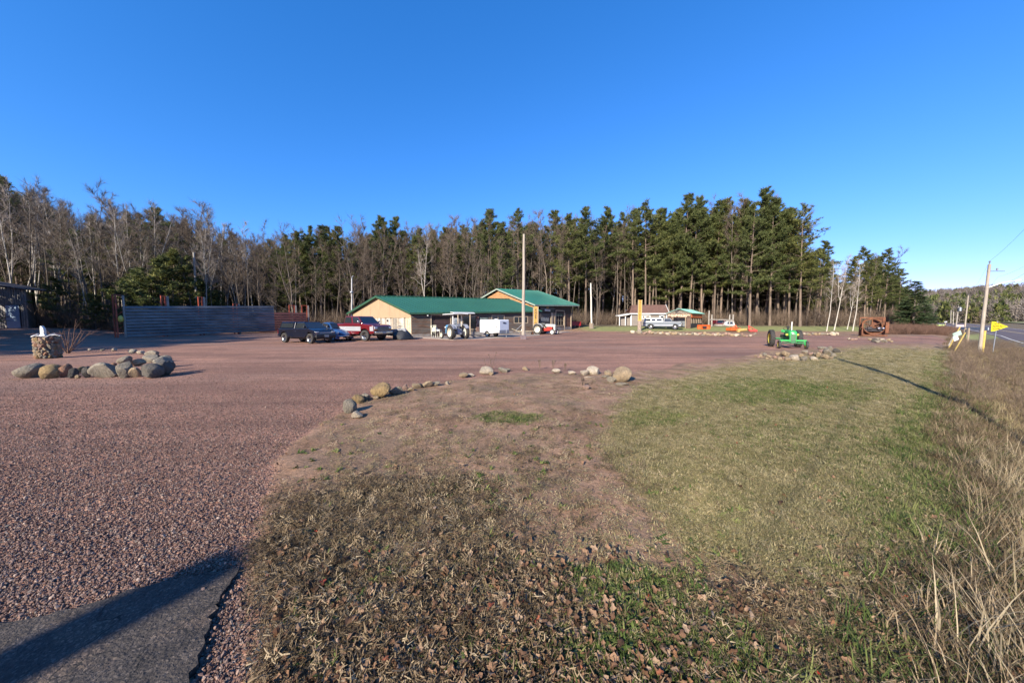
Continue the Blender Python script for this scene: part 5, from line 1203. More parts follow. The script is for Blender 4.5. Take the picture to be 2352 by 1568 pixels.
# ------------------------------------------------------------------ vehicles (local x forward, y left)
def wheel(root, x, y, r, wd, rimm=M_chrome, tm=M_rubber, lugs=0, dish=.5, name='tyre', spokes=0, rr=.6, hubm=None):
    s = 1 if y > 0 else -1; hw = wd/2
    mb = MB(); prof = [(r*rr, -hw*.8), (r*.8, -hw), (r*.94, -hw*.95), (r, -hw*.7), (r, hw*.7), (r*.94, hw*.95), (r*.8, hw), (r*rr, hw*.8)]
    mb.lathe(prof, axis='y', n=28, closed=True)
    if lugs:
        for i in range(lugs):
            a = 2*math.pi*i/lugs
            for sd in (-1, 1):
                a2 = a+(math.pi/lugs if sd > 0 else 0); p0 = Vector((math.cos(a2)*r*1.01, sd*hw*.08, math.sin(a2)*r*1.01)); a3 = a2-.16; p1 = Vector((math.cos(a3)*r*.985, sd*hw*.95, math.sin(a3)*r*.985))
                mb.beam(p0, p1, r*.055, r*.07, up=p0.normalized())
    t = mb.build(name, tm, root, loc=(x, y, r), ang=40)
    mb = MB(); R1 = r*rr*1.01; mb.lathe([(0, s*hw*.25), (R1*.32, s*hw*.3), (R1*.38, s*hw*(.3-dish*.4)), (R1*.8, s*hw*(.2-dish*.5)), (R1*.9, s*hw*.75), (R1, s*hw*.86), (R1, -s*hw*.8), (0, -s*hw*.6)], axis='y', n=28)
    rim = mb.build('rim', rimm, t, ang=35)
    mb = MB()
    if spokes:
        for i in range(spokes):
            a = 2*math.pi*i/spokes; c = Vector((math.cos(a)*R1*.6, s*hw*.1, math.sin(a)*R1*.6)); mb.lathe([(0, 0), (R1*.13, 0), (R1*.13, s*.02), (0, s*.02)], c, axis='y', n=8)
        mb.build('rim_hole', M_black, t)
    return t
def pane_quad(a, b, c, d, m, root, off=.012, inset=(.08, .1, .08, .08), name='window'):
    """a,b bottom; c,d top (b->c side)"""
    a, b, c, d = map(Vector, (a, b, c, d)); L, Bt, Rr, T = inset
    def P2(u, v): return (a.lerp(b, u)).lerp(d.lerp(c, u), v)
    q = [P2(L, Bt), P2(1-Rr, Bt), P2(1-Rr, 1-T), P2(L, 1-T)]; n = (q[1]-q[0]).cross(q[3]-q[0]).normalized()
    mb = MB(); mb.poly([p-n*.01 for p in q], off+.01, n); return mb.build(name, m, root)
def arch(cx, cz, r, n=9):
    return [(cx+r*math.cos(math.pi-math.pi*i/n), cz+r*math.sin(math.pi-math.pi*i/n)) for i in range(n+1)]
def carpaint(name, c, rough=.25, coat=.6, metal=.0, dirt=(.20, .15, .12), amt=.25):
    return mat(name, c, rough, metal, var=.06, scale=.8, coat=coat, c2=None)
def body_prism(xr, xf, gc, wbx, ar, wr, tops, W):
    """tops: list of (x,z) from the front to the rear"""
    pts = [(xr, gc)]; 
    for cx in wbx: pts += arch(cx, wr*.98, ar)
    pts = [(xr, gc+.08)]+[(p[0], max(p[1], gc)) for cx in wbx for p in arch(cx, wr, ar)]+[(xf, gc+.08)]
    return pts+tops
def pickup(name, label, loc, rz, scale, paint, L, wbase, rear_ov, W=1.95, wr=.38, gc=.45, hood=1.12, belt=1.22, roof=1.82, cab=(.15, 1.75), ws=.65, bed=1.12, topper=None, lower=None, rimm=M_chrome, rearglass=True, grille='wide', stripe=None, flat=.12, two=1, cat='pickup truck'):
    t = thing(name, label, cat, loc, rz, None, scale)
    xr = -wbase/2-rear_ov; xf = xr+L; wx = (-wbase/2, wbase/2); ar = wr*1.28
    c0, c1 = cab
    tops = [(xf, gc+.25), (xf-.02, hood-.16), (xf-.18, hood-.05), (c1+.1, hood+.04), (c1, belt), (c0, belt), (c0-.03, bed), (xr, bed-.01)]
    pts = body_prism(xr, xf, gc, wx, ar, wr, tops, W)
    mb = MB(); mb.prism(pts, -W/2, W/2); mb.build('body', paint, t, bevel=.045)
    mb = MB(); mb.box(((xr+xf)/2, 0, gc+.12), (L-.5, W-.55, .5)); mb.box(((xr+xf)/2, 0, gc-.05), (L*.8, .5, .12)); mb.build('underbody', M_black, t)
    if lower:
        mb = MB(); 
        for s in (-1, 1):
            for (a, b) in ((xr+.03, wx[0]-ar-.03), (wx[0]+ar+.03, wx[1]-ar-.03), (wx[1]+ar+.03, xf-.05)):
                mb2 = MB(); mb2.box(((a+b)/2, s*(W/2+.004), (lower[1]+lower[2])/2), (b-a, .02, lower[2]-lower[1])); mb2.build('side_panel', lower[0], t, bevel=.006)
    if stripe:
        for s in (-1, 1):
            mb2 = MB(); mb2.box(((xr+xf)/2, s*(W/2+.006), (stripe[1]+stripe[2])/2), (L-.35, .022, stripe[2]-stripe[1])); mb2.build('side_stripe', stripe[0], t, bevel=.006)
    # cab
    w0, w1 = W/2-.05, W/2-.2; zb, zt = belt-.02, roof
    A_ = {}
    B = {'fl': (c1, w0, zb), 'fr': (c1, -w0, zb), 'rl': (c0, w0, zb), 'rr': (c0, -w0, zb)}; T = {'fl': (c1-ws, w1, zt), 'fr': (c1-ws, -w1, zt), 'rl': (c0+flat, w1, zt), 'rr': (c0+flat, -w1, zt)}
    mb = MB(); mb.v = [B['fl'], B['fr'], B['rr'], B['rl'], T['fl'], T['fr'], T['rr'], T['rl']]; mb.f = [(3, 2, 1, 0), (4, 5, 6, 7), (0, 1, 5, 4), (1, 2, 6, 5), (2, 3, 7, 6), (3, 0, 4, 7)]
    mb.build('cab', paint, t, bevel=.05)
    pane_quad(B['fr'], B['fl'], T['fl'], T['fr'], M_glass, t, inset=(.05, .06, .05, .12), name='windscreen')
    pane_quad(B['rl'], B['rr'], T['rr'], T['rl'], M_glass, t, inset=(.12, .1, .12, .15), name='rear_window')
    for s, (b0, b1, t0, t1) in ((1, ('rl', 'fl', 'rl', 'fl')), (-1, ('rr', 'fr', 'rr', 'fr'))):
        b0, b1, t0, t1 = Vector(B[b0]), Vector(B[b1]), Vector(T[t0]), Vector(T[t1])
        for k in range(two):
            u0, u1 = k/two, (k+1)/two
            q = (b0.lerp(b1, u0), b0.lerp(b1, u1), t0.lerp(t1, u1), t0.lerp(t1, u0))
            if s > 0: q = (q[1], q[0], q[3], q[2])
            pane_quad(*q, M_glass, t, inset=(.09, .08, .09, .13))
        mb = MB(); dx0 = c0+.06 if two == 1 else (c0+c1)/2-.05
        mb.box(((dx0+c1-.1)/2, s*(W/2+.003), (gc+.18+belt-.05)/2), (c1-.1-dx0, .016, belt-.05-gc-.18)); d_ = mb.build('door', paint if not lower else paint, t, bevel=.006)
        if lower:
            mb = MB(); mb.box(((dx0+c1-.1)/2, s*(W/2+.016), (lower[1]+lower[2])/2), (c1-.1-dx0-.02, .014, lower[2]-lower[1])); q = mb.build('door_panel', lower[0], t); q.parent = d_
        mb = MB(); mb.box((dx0+.18, s*(W/2+.03), belt-.2), (.16, .03, .035)); q = mb.build('handle', M_chrome, t, bevel=.008); q.parent = d_
        mb = MB(); mb.box((c1-.22, s*(W/2+.12), belt+.12), (.09, .2, .17)); mb.build('mirror', M_chrome if rimm is M_chrome and not topper else M_black, t, bevel=.03)
    for wx_ in wx:
        for s in (-1, 1): wheel(t, wx_, s*(W/2-.13), wr, .26, rimm, spokes=6)
    # front
    mb = MB(); mb.box((xf+.06, 0, gc+.12), (.16, W-.02, .2)); mb.build('front_bumper', M_chrome if grille == 'wide' else M_black, t, bevel=.03)
    mb = MB(); mb.box((xr-.06, 0, gc+.12), (.14, W-.05, .2)); mb.build('rear_bumper', M_chrome, t, bevel=.03)
    zg = (gc+.3+hood-.17)/2; hgt_ = hood-.2-gc-.3
    mb = MB(); mb.box((xf+.005, 0, zg), (.05, W*.62, hgt_)); g_ = mb.build('grille', mat('dark_grille', (.04, .045, .06), .35, .4), t, bevel=.01)
    for i in range(4):
        mb = MB(); mb.box((xf+.035, 0, zg-hgt_*.38+i*hgt_*.25), (.02, W*.6, .02)); q = mb.build('grille_bar', M_steel, t); q.parent = g_
    for s in (-1, 1):
        mb = MB(); mb.box((xf+.005, s*W*.39, zg+.05), (.06, W*.15, hgt_*.6)); mb.build('headlight', M_lamp, t, bevel=.02)
        mb = MB(); mb.box((xf+.0, s*W*.39, zg-hgt_*.38), (.06, W*.15, hgt_*.18)); mb.build('indicator', mat('amber_lens', (.7, .25, .04), .2), t, bevel=.01)
        mb = MB(); mb.box((xr-.005, s*W*.46, bed-.25), (.03, .14, .32)); mb.build('tail_light', mat('red_lens', (.4, .02, .02), .2), t, bevel=.01)
    mb = MB(); mb.box((xf+.15, 0, gc+.12), (.012, .34, .16)); mb.build('number_plate', mat('dull_plate', (.4, .4, .36), .5), t)
    if topper:
        pm_, th = topper; tw = W/2-.06; tw1 = W/2-.2; x0, x1 = xr+.04, c0-.04
        mb = MB(); mb.v = [(x1, tw, bed-.02), (x1, -tw, bed-.02), (x0, -tw, bed-.02), (x0, tw, bed-.02), (x1, tw1, th), (x1, -tw1, th), (x0+.15, -tw1, th), (x0+.15, tw1, th)]; mb.f = [(3, 2, 1, 0), (4, 5, 6, 7), (0, 1, 5, 4), (1, 2, 6, 5), (2, 3, 7, 6), (3, 0, 4, 7)]
        tp = mb.build('topper', pm_, t, bevel=.04)
        for s in (-1, 1):
            for (u0, u1) in ((.05, .36), (.40, .62), (.66, .95)) if pm_ is M_white or 'silver' in pm_.name else ((.06, .9),):
                a, b = Vector((x0, s*tw, bed)), Vector((x1, s*tw, bed)); c, d = Vector((x1, s*tw1, th)), Vector((x0+.15, s*tw1, th)); q = (a.lerp(b, u0), a.lerp(b, u1), d.lerp(c, u1), d.lerp(c, u0))
                if s > 0: q = (q[1], q[0], q[3], q[2])
                pn = pane_quad(*q, M_glass, t, inset=(.02, .2, .02, .2)); pn.parent = tp
    elif bed < belt-.05 or True:
        mb = MB(); mb.box(((xr+c0)/2, 0, bed-.0), (c0-xr-.25, W-.22, .06)); mb.build('bed_cover', M_black, t)
    return t
def at_wheels(p, q, wb_, half, side):
    """p rear near wheel contact, q front near wheel contact on the given side"""
    d = (q-p); d.z = 0; u = d.normalized(); s = d.length/wb_; left = Vector((-u.y, u.x, 0)); c = (p+q)/2-left*side*half*s
    return c, math.atan2(u.y, u.x), s
# black pickup with topper
p, q = P(660, 786), P(708.4, 789.3); c, a, s = at_wheels(p, q, 3.15, .85, -1); print('black scale', s)
blackp = carpaint('black_blue_paint', (.006, .008, .018)); s = .97; a += R(6); c = c+Vector((-.12, -.1, 0))
pickup('pickup_truck', 'dark navy black compact pickup truck with matching topper, beside the blue beetle', (c.x, c.y, 0), a, s, blackp, 4.55, 3.15, .72, W=1.62, wr=.38, gc=.44, hood=1.05, belt=1.12, roof=1.60, cab=(-.25, 1.5), ws=.75, bed=1.08, topper=(blackp, 1.60), grille='dark', two=1)
ax = Vector((math.cos(a), math.sin(a), 0))
# red and silver pickup
ang_r = a+.10; f = P(837.5, 783); u = Vector((math.cos(ang_r), math.sin(ang_r), 0)); lf = Vector((-u.y, u.x, 0)); c = f-u*1.75+lf*.9
redp = carpaint('maroon_paint', (.13, .009, .014)); silv = carpaint('silver_paint', (.50, .51, .54), .3, .5, .3)
pickup('pickup_truck', 'large maroon pickup truck with a silver side band, nearest the pale gable wall', (c.x, c.y, 0), ang_r, 1.06, redp, 5.5, 3.5, 1.05, W=1.98, wr=.42, gc=.52, hood=1.28, belt=1.36, roof=1.92, cab=(-.35, 1.55), ws=.55, bed=1.34, lower=(silv, .78, 1.12), two=2)
# silver pickup
p, q = A(1494.8, 54.5), A(1551, 52.6); c, a2, s = at_wheels(p, q, 3.9, .9, -1); zz = h(c.x, c.y); print('silver', s)
silv2 = carpaint('bright_silver_paint', (.42, .44, .47), .3, .5, .3); 
st = pickup('pickup_truck', 'silver and grey pickup truck with white topper parked before the grey shed', (c.x, c.y, zz), a2, min(s, 1.05), carpaint('grey_silver_paint', (.15, .18, .21), .35, .4, .0), 6.1, 3.9, 1.25, W=1.98, wr=.42, gc=.5, hood=1.28, belt=1.36, roof=1.95, cab=(.05, 1.75), ws=.7, bed=1.30, topper=(mat('topper_silver_white', (.58, .58, .57), .4, var=.04), 1.98), lower=(silv2, .62, .82), stripe=(silv2, 1.2, 1.28), grille='dark')
# beetle
def beetle(loc, rz, sc):
    t = thing('beetle_car', 'small rounded blue beetle car between the dark pickup and the maroon pickup', 'car', loc, rz, None, sc); pt = carpaint('beetle_blue_paint', (.03, .085, .22)); m_b2 = carpaint('pale_blue_paint', (.28, .36, .48))
    secs = []
    # x, half width, z bottom, z top
    for x, w_, z0_, z1_ in ((-2.0, .25, .35, .5), (-1.9, .5, .32, .72), (-1.6, .66, .3, .98), (-1.1, .72, .28, 1.12), (-.5, .75, .26, 1.12), (.3, .75, .26, 1.05), (.75, .72, .26, .98), (1.2, .56, .3, .9), (1.6, .42, .34, .78), (1.85, .28, .38, .62), (1.95, .1, .42, .5)):
        n = 16; secs.append([(x, w_*math.copysign(abs(math.cos(2*math.pi*k/n))**.6, math.cos(2*math.pi*k/n)), (z0_+z1_)/2+(z1_-z0_)/2*math.copysign(abs(math.sin(2*math.pi*k/n))**.6, math.sin(2*math.pi*k/n))) for k in range(n)])
    mb = MB(); mb.loft(secs); mb.build('body', pt, t, ang=60)
    secs = []
    for x, w_, z1_ in ((-1.55, .45, .98), (-1.2, .55, 1.22), (-.7, .60, 1.42), (-.15, .61, 1.50), (.3, .58, 1.44), (.62, .55, 1.2), (.82, .55, .98)):
        n = 12; secs.append([(x, w_*math.copysign(abs(math.cos(2*math.pi*k/n))**.55, math.cos(2*math.pi*k/n)), .95+(z1_-.95)*max(0, math.copysign(abs(math.sin(2*math.pi*k/n))**.7, math.sin(2*math.pi*k/n)))) for k in range(n)])
    mb = MB(); mb.loft(secs); mb.build('roof', pt, t, ang=50)
    mb = MB(); mb.poly([(.86, -.5, 1.0), (.86, .5, 1.0), (.45, .44, 1.40), (.45, -.44, 1.40)], .03); mb.build('windscreen', M_glass, t)
    for s in (-1, 1):
        mb = MB(); mb.poly([(-.1, s*.60, 1.06), (.68, s*.585, 1.06), (.38, s*.575, 1.36), (-.1, s*.60, 1.40)], .035*s, (0, 1, 0)); mb.build('window', M_glass, t)
        mb = MB(); mb.poly([(-.2, s*.60, 1.06), (-.85, s*.585, 1.06), (-.7, s*.575, 1.30), (-.2, s*.60, 1.40)], .035*s, (0, 1, 0)); mb.build('window', M_glass, t)
        for x in (-1.2, 1.2):
            wheel(t, x, s*.66, .33, .17, M_chrome, rr=.58)
            mb = MB(); n = 10; sec = []
            for i in range(n+1):
                al_ = math.pi*(-.05+1.1*i/n); cx_, cz_ = x+.42*math.cos(al_), .33+.40*math.sin(al_); sec.append([(cx_, s*.45, cz_), (cx_, s*.62, cz_+.03), (cx_, s*.78, cz_-.02), (cx_*.98+x*.02, s*.80, cz_-.08), (cx_, s*.45, cz_-.08)])
            mb.loft(sec); mb.build('fender', pt, t, ang=60)
        mb = MB(); mb.box((0, s*.74, .33), (1.5, .16, .06)); mb.build('running_board', M_black, t, bevel=.02)
        mb = MB(); mb.lathe([(0, 0), (.11, 0), (.10, .05), (0, .08)], (1.58, s*.62, .66), axis='x', n=14); mb.build('headlight', M_lamp, t, smooth=True)
        mb = MB(); mb.box((.6, s*.78, 1.08), (.06, .14, .1)); mb.build('mirror', M_chrome, t, bevel=.02)
    for x, d in ((2.08, 1), (-2.08, -1)):
        mb = MB(); mb.tube([(x-d*.12, -.78, .40), (x, -.6, .40), (x+d*.03, 0, .40), (x, .6, .40), (x-d*.12, .78, .40)], .055, 8); mb.build('bumper', M_chrome, t, smooth=True)
    mb = MB(); mb.beam((.9, 0, 1.0), (1.8, 0, .74), .02, .03); mb.build('hood_trim', M_chrome, t)
    return t
f = P(801, 783); ab = a; u = Vector((math.cos(ab), math.sin(ab), 0)); c = f-u*1.95; beetle((c.x-.15, c.y+.1, 0), ab-.02, 1.04)
# ------------------------------------------------------------------ tractors
def tractor(name, label, loc, rz, sc, hoodm, bodym, rimR, rimF, wb_=1.95, rr=.62, fr=.36, trR=.72, trF=.62, canopy=False, wide=False, fenders=None, stack=False, upright=True, hood_h=1.28, plow=False, extra=None):
    t = thing(name, label, 'tractor', loc, rz, None, sc); hx = wb_/2
    rz_, fz = rr, fr
    for s in (-1, 1):
        wheel(t, -hx, s*trR, rr, .30, rimR, lugs=18, rr=.62, dish=.9, name='rear_tyre')
        wheel(t, hx, s*trF, fr, .15, rimF, rr=.66, dish=.3, name='front_tyre', spokes=5)
    mb = MB(); mb.box((-hx+.05, 0, rz_+.05), (.75, .42, .5)); mb.box((-.15, 0, rz_-.02), (.8, .32, .38)); mb.tube([(-hx, -trR, rr), (-hx, trR, rr)], .09, 10); mb.build('transmission', bodym, t, bevel=.03)
    mb = MB(); mb.box((.38, 0, rz_+.08), (.75, .36, .5)); mb.box((.38, .2, rz_+.15), (.4, .08, .2)); mb.tube([(.2, -.22, rz_+.3), (.65, -.22, rz_+.3)], .05, 8); mb.build('engine', bodym if not extra else extra, t, bevel=.02)
    mb = MB(); mb.tube([(hx, -trF, fr+.02), (hx, -trF*.8, fr+.12), (hx, trF*.8, fr+.12), (hx, trF, fr+.02)], .05, 8); mb.box((hx-.02, 0, fr+.2), (.25, .3, .22)); mb.build('front_axle', bodym, t)
    if wide:
        mb = MB(); mb.box((hx, 0, fr+.30), (.12, 2*trF, .12))
        for s in (-1, 1): mb.beam((hx, s*(trF-.1), fr+.32), (hx, s*(trF-.08), fr-.02), .08, .08)
        mb.build('axle_beam', hoodm, t, bevel=.015)
    # hood
    secs = []
    for x, w_, z0_, z1_ in ((-.12, .22, .98, hood_h), (.3, .24, .95, hood_h), (.85, .24, .92, hood_h-.02), (1.08, .22, .9, hood_h-.06), (1.13, .18, .88, hood_h-.12)):
        if upright: secs.append([(x, -w_, z0_), (x, -w_, z1_-.1), (x, -w_*.7, z1_-.01), (x, 0, z1_), (x, w_*.7, z1_-.01), (x, w_, z1_-.1), (x, w_, z0_)])
    mb = MB(); mb.loft(secs); mb.build('hood', hoodm, t, ang=50, bevel=0)
    mb = MB(); mb.box((1.02, 0, .78), (.22, .42, .62)); rd = mb.build('radiator_shell', hoodm, t, bevel=.05)
    mb = MB(); mb.box((1.135, 0, .8), (.012, .30, .5)); g_ = mb.build('grille', mat('tractor_grille', (.09, .09, .085), .5), t)
    for i in range(5):
        mb = MB(); mb.box((1.146, -.12+i*.06, .8), (.015, .014, .48)); q = mb.build('grille_bar', hoodm, t); q.parent = g_
    for s in (-1, 1):
        mb = MB(); mb.lathe([(0, -.06), (.06, -.05), (.08, .03), (0, .05)], (.85, s*.32, 1.02), axis='x', n=12); mb.build('headlight', M_lamp if not stack else mat('yellow_lamp', (.7, .6, .1), .4), t, smooth=True)
    if fenders:
        for s in (-1, 1):
            sec = []
            for i in range(9):
                al_ = math.pi*(.12+.72*i/8); cx_, cz_ = -hx+(rr+.09)*math.cos(al_), rr+(rr+.09)*math.sin(al_); sec.append([(cx_, s*(trR-.30), cz_), (cx_, s*(trR+.08), cz_), (cx_, s*(trR+.08), cz_+.03), (cx_, s*(trR-.30), cz_+.03)])
            mb = MB(); mb.loft(sec); mb.build('fender', fenders, t, ang=50)
    mb = MB(); mb.lathe([(0, 0), (.2, .01), (.22, .05), (.0, .03)], (-hx+.05, 0, 1.12), n=14); mb.box((-hx-.16, 0, 1.25), (.05, .38, .22)); mb.box((-hx+.05, 0, 1.0), (.06, .1, .25)); mb.build('seat', hoodm if not fenders else fenders, t, bevel=.01)
    mb = MB(); mb.tube([(-.1, 0, 1.1), (-.48, 0, 1.42)], .02, 6); col_ = mb.build('steering_column', M_black, t)
    mb = MB(); pts = []; cc = Vector((-.5, 0, 1.43)); ud = Vector((.65, 0, .75)).normalized(); 
    for i in range(17): a_ = 2*math.pi*i/16; pts.append(cc+Vector((0, 1, 0))*.21*math.cos(a_)+ud.cross(Vector((0, 1, 0))).cross(ud).cross(Vector((0, 1, 0))).normalized()*0+Vector((-.75, 0, .65)).normalized()*.21*math.sin(a_))
    mb.tube(pts, .016, 5, cap=False); mb.build('steering_wheel', M_black, t)
    if stack:
        mb = MB(); mb.tube([(.55, .02, hood_h-.05), (.55, .02, hood_h+.62)], .035, 8); mb.build('exhaust_stack', M_white, t); mb = MB(); mb.tube([(.15, -.1, hood_h-.05), (.15, -.1, hood_h+.16)], .05, 8); mb.lathe([(0, 0), (.09, .02), (.09, .12), (0, .16)], (.15, -.1, hood_h+.14), n=12); mb.build('air_cleaner', M_black, t)
    if canopy:
        for s in (-1, 1):
            mb = MB(); mb.box((-hx+.15, s*.42, 1.65), (.09, .09, 1.1)); mb.build('canopy_post', M_cream if s < 0 else M_white, t, bevel=.01)
        mb = MB(); secs = [[(x, y, 2.22+.06*(1-(y/.75)**2)) for y in (-.75, -.4, 0, .4, .75)]+[(x, y, 2.17+.06*(1-(y/.75)**2)) for y in (.75, .4, 0, -.4, -.75)] for x in (-hx-.5, -hx, .1, .55)]; mb.loft(secs); mb.build('canopy', M_white, t)
    return t
trb = mat('tractor_blue', (.10, .30, .52), .4, var=.1); trbg = mat('grey_blue_casting', (.38, .40, .45), .6, var=.3, c2=(.07, .09, .14)); trg = mat('tractor_grey', (.52, .53, .49), .5, var=.1); trr = mat('tractor_red', (.42, .03, .02), .45, var=.2); trgreen = mat('tractor_green', (.035, .40, .09), .4, var=.12, coat=.2); trgd = mat('dark_green_casting', (.02, .20, .06), .5, var=.4, c2=(.03, .03, .03)); yrim = mat('yellow_rim', (.72, .58, .10), .5, var=.15)
r0, f0 = A(1035, 28.9), A(1004, 31.2); ab2 = math.atan2((f0-r0).y, (f0-r0).x); c = (A(1031, 28.7)+A(1006.5, 30.3))/2
ab2 = math.atan2(.80, -.60); u = Vector((math.cos(ab2), math.sin(ab2), 0)); lf = Vector((-u.y, u.x, 0)); c = A(1034, 28.6)+u*.95-lf*.72
tractor('tractor', 'old blue tractor with cream wheels and a white canopy before the garage door', (c.x, c.y, .035), ab2, 1.0, trb, trbg, M_cream, M_cream, canopy=True, fenders=trbg, rr=.60, fr=.33, extra=trbg, wb_=2.05)
ar_ = math.atan2(-.55, .83); u = Vector((math.cos(ar_), math.sin(ar_), 0)); lf = Vector((-u.y, u.x, 0)); c = A(1235, 40.4)+u*.98+lf*.70
tractor('tractor', 'red and pale grey old tractor with cream rims in front of the taller building', (c.x, c.y, 0), ar_, 1.0, trg, trr, M_cream, M_white, fenders=trg, rr=.62, fr=.33)
gdir = (P(1823, 801.4)-P(1798.5, 795.8)); gf = (P(1797, 800)+P(1849.2, 802.7))/2; gr = (P(1772.1, 796)+P(1825, 795.4))/2; d_ = gf-gr; ag = math.atan2(d_.y, d_.x); c = (gf+gr)/2; print('green', d_.length)
tractor('tractor', 'bright green tractor with yellow wheels and wide front axle behind the rock pile', (c.x, c.y, 0), ag, .80, trgreen, trgd, yrim, yrim, wb_=2.1, rr=.66, fr=.30, trR=.84, trF=.78, wide=True, stack=True, extra=trgd, hood_h=1.36)
# ------------------------------------------------------------------ enclosed trailer
def trailer():
    ht = math.atan2(-.66, .75); u = Vector((math.cos(ht), math.sin(ht), 0)); lf = Vector((-u.y, u.x, 0)); c = A(1118, 33.1)+lf*.72+u*.35; root = thing('cargo_trailer', 'white enclosed cargo trailer with grey stone guard standing near the pole', 'trailer', (c.x, c.y, 0), ht)
    L, W_, z0_, z1_ = 2.75, 1.45, .42, 1.78; M_tw = mat('trailer_white', (.80, .80, .80), .35, var=.03); M_tb = mat('trailer_front_pale', (.70, .76, .84), .4, var=.03)
    pts = body_prism(-L/2, L/2, z0_, (-.35,), .36, .30, [(L/2, z1_-.12), (L/2-.12, z1_), (-L/2+.1, z1_), (-L/2, z1_-.1)], W_)
    mb = MB(); mb.prism(pts, -W_/2, W_/2); mb.build('box', M_tw, root, bevel=.02)
    mb = MB(); mb.box((L/2+.01, 0, 1.2), (.03, W_-.16, .95)); mb.build('front_panel', M_tb, root); mb = MB(); mb.box((L/2+.012, 0, .58), (.035, W_-.04, .34)); mb.build('stone_guard', M_steel, root)
    for s in (-1, 1):
        mb = MB(); mb.box((0, s*(W_/2+.005), z1_-.09), (L-.1, .02, .12)); mb.build('top_rail', mat('pale_grey_rail', (.55, .57, .6), .4), root); wheel(root, -.35, s*(W_/2-.13), .30, .19, M_cream, spokes=6)
        mb = MB(); mb.box((-.35, s*(W_/2-.1), .7), (.85, .18, .04)); mb.build('fender', M_tw, root)
    mb = MB(); mb.tube([(L/2, -.5, .4), (L/2+.85, 0, .42)], .035, 6); mb.tube([(L/2, .5, .4), (L/2+.85, 0, .42)], .035, 6); mb.build('tongue', M_black, root)
    mb = MB(); mb.tube([(L/2+.3, 0, .02), (L/2+.3, 0, .75)], .028, 8); mb.box((L/2+.3, 0, .03), (.12, .12, .04)); mb.build('jack', M_steel, root)
    mb = MB(); mb.lathe([(0, 0), (.2, 0), (.22, .06), (.12, .10), (0, .11)], (.3, 0, z1_-.02), n=18); mb.build('roof_vent', M_white, root, ang=40)
    me = text_mesh('Tailer', .20, m=mat('navy_lettering', (.03, .04, .08), .5), bold=.006); o = link_mesh('lettering', me, root, (L/2+.04, .02, 1.45), (R(90), 0, R(90)))
    # silhouette decal on the side
    mb = MB(); 
    for (x, z, w2, h2, rt) in ((.62, 1.25, .05, .22, .1), (.60, 1.02, .10, .22, -.15), (.66, .8, .05, .26, .3), (.58, .78, .05, .22, -.35), (1.05, 1.1, .14, .2, .5), (1.15, .98, .1, .14, .2)): mb.box((x, -W_/2-.006, z), (w2, .006, h2), (0, rt, 0))
    mb.build('decal', mat('grey_decal', (.25, .26, .25), .6), root)
    return root
trailer()
# ------------------------------------------------------------------ yard machinery and clutter
def at(px, D, dz=0): p = A(px, D); return (p.x, p.y, h(p.x, p.y)+dz)
# generator / washer
t = thing('old_washing_machine', 'cream and grey wringer washing machine on legs left of the blue tractor', 'washing machine', at(1000, 32.4), R(-15)); M_cm = mat('cream_enamel', (.60, .60, .48), .5, var=.12)
mb = MB(); mb.box((-.08, 0, .78), (.42, .42, .42)); mb.build('tub', M_cm, t, bevel=.04); mb = MB(); mb.box((-.08, 0, 1.08), (.36, .1, .1)); mb.box((-.08, 0, 1.2), (.40, .12, .05)); mb.build('wringer', M_cm, t, bevel=.01); mb = MB(); mb.box((.38, 0, .72), (.38, .4, .2)); mb.build('side_tray', M_steel, t, bevel=.02)
for x, y in ((-.3, -.2), (.12, -.2), (.55, -.2), (-.3, .2), (.12, .2), (.55, .2)): mb = MB(); mb.tube([(x, y, 0), (x, y, .7)], .022, 6); mb.build('leg', M_cm, t)
mb = MB(); mb.tube([(-.42, -.05, .3), (-.42, -.05, 1.15)], .035, 6); mb.box((-.42, -.05, 1.1), (.1, .1, .25)); mb.build('wringer_post', M_cm, t); wheel(t, -.12, -.24, .1, .06, M_steel); wheel(t, -.12, .24, .1, .06, M_steel)
mb = MB(); mb.lathe([(0, -.1), (.15, -.1), (.15, .1), (0, .1)], (-.08, 0, .4), axis='x', n=12); mb.build('motor', M_black, t)
# covered boat, left of the gable corner
t = thing('covered_boat', 'grey boat hull half covered by a black tarp with loose planks on top', 'boat', at(908, 29.6), R(-38)); 
secs = []
for x, w_, z0_, z1_ in ((-1.9, .55, .3, .85), (-.8, .62, .26, .88), (.3, .6, .26, .9), (1.0, .4, .36, .95), (1.6, .06, .6, 1.0)): secs.append([(x, -w_, z1_), (x, -w_*.85, (z0_+z1_)/2), (x, 0, z0_), (x, w_*.85, (z0_+z1_)/2), (x, w_, z1_)])
mb = MB(); mb.loft(secs); mb.build('hull', mat('grey_hull', (.36, .38, .42), .5, var=.2), t, ang=30)
mb = MB(); secs = []
for i in range(9):
    x = .75+i*.14; secs.append([(x, y*.75, max(.10, (.98-.62*abs(y)**1.6-.9*max(0, x-1.2)**1.6)+.07*math.sin(x*13+y*9))) for y in (-1.0, -.8, -.5, -.2, .2, .5, .8, 1.0)]+[(x, .77, .05), (x, -.77, .05)])
mb.loft(secs); mb.build('tarp', mat('black_tarp', (.03, .03, .032), .45, var=.4, scale=3, bmp=.5), t, ang=70)
for i in range(4): mb = MB(); mb.beam((-1.5+i*.1, -.5+i*.28, 1.07+.02*i), (1.1-.1*i, -.35+i*.22, 1.2-.02*i), .16, .035); mb.build('plank', mat('grey_plank', (.40, .36, .31), .85, var=.3), t)
M_wood = mat('split_wood', (.55, .38, .24), .85, var=.3, scale=5)
lm_ = MB(); lm_.v = []; lm_.prism([(-.09, 0), (.09, 0), (.05, .12), (-.03, .14)], -.2, .2); lme = lm_.mesh('log', M_wood)
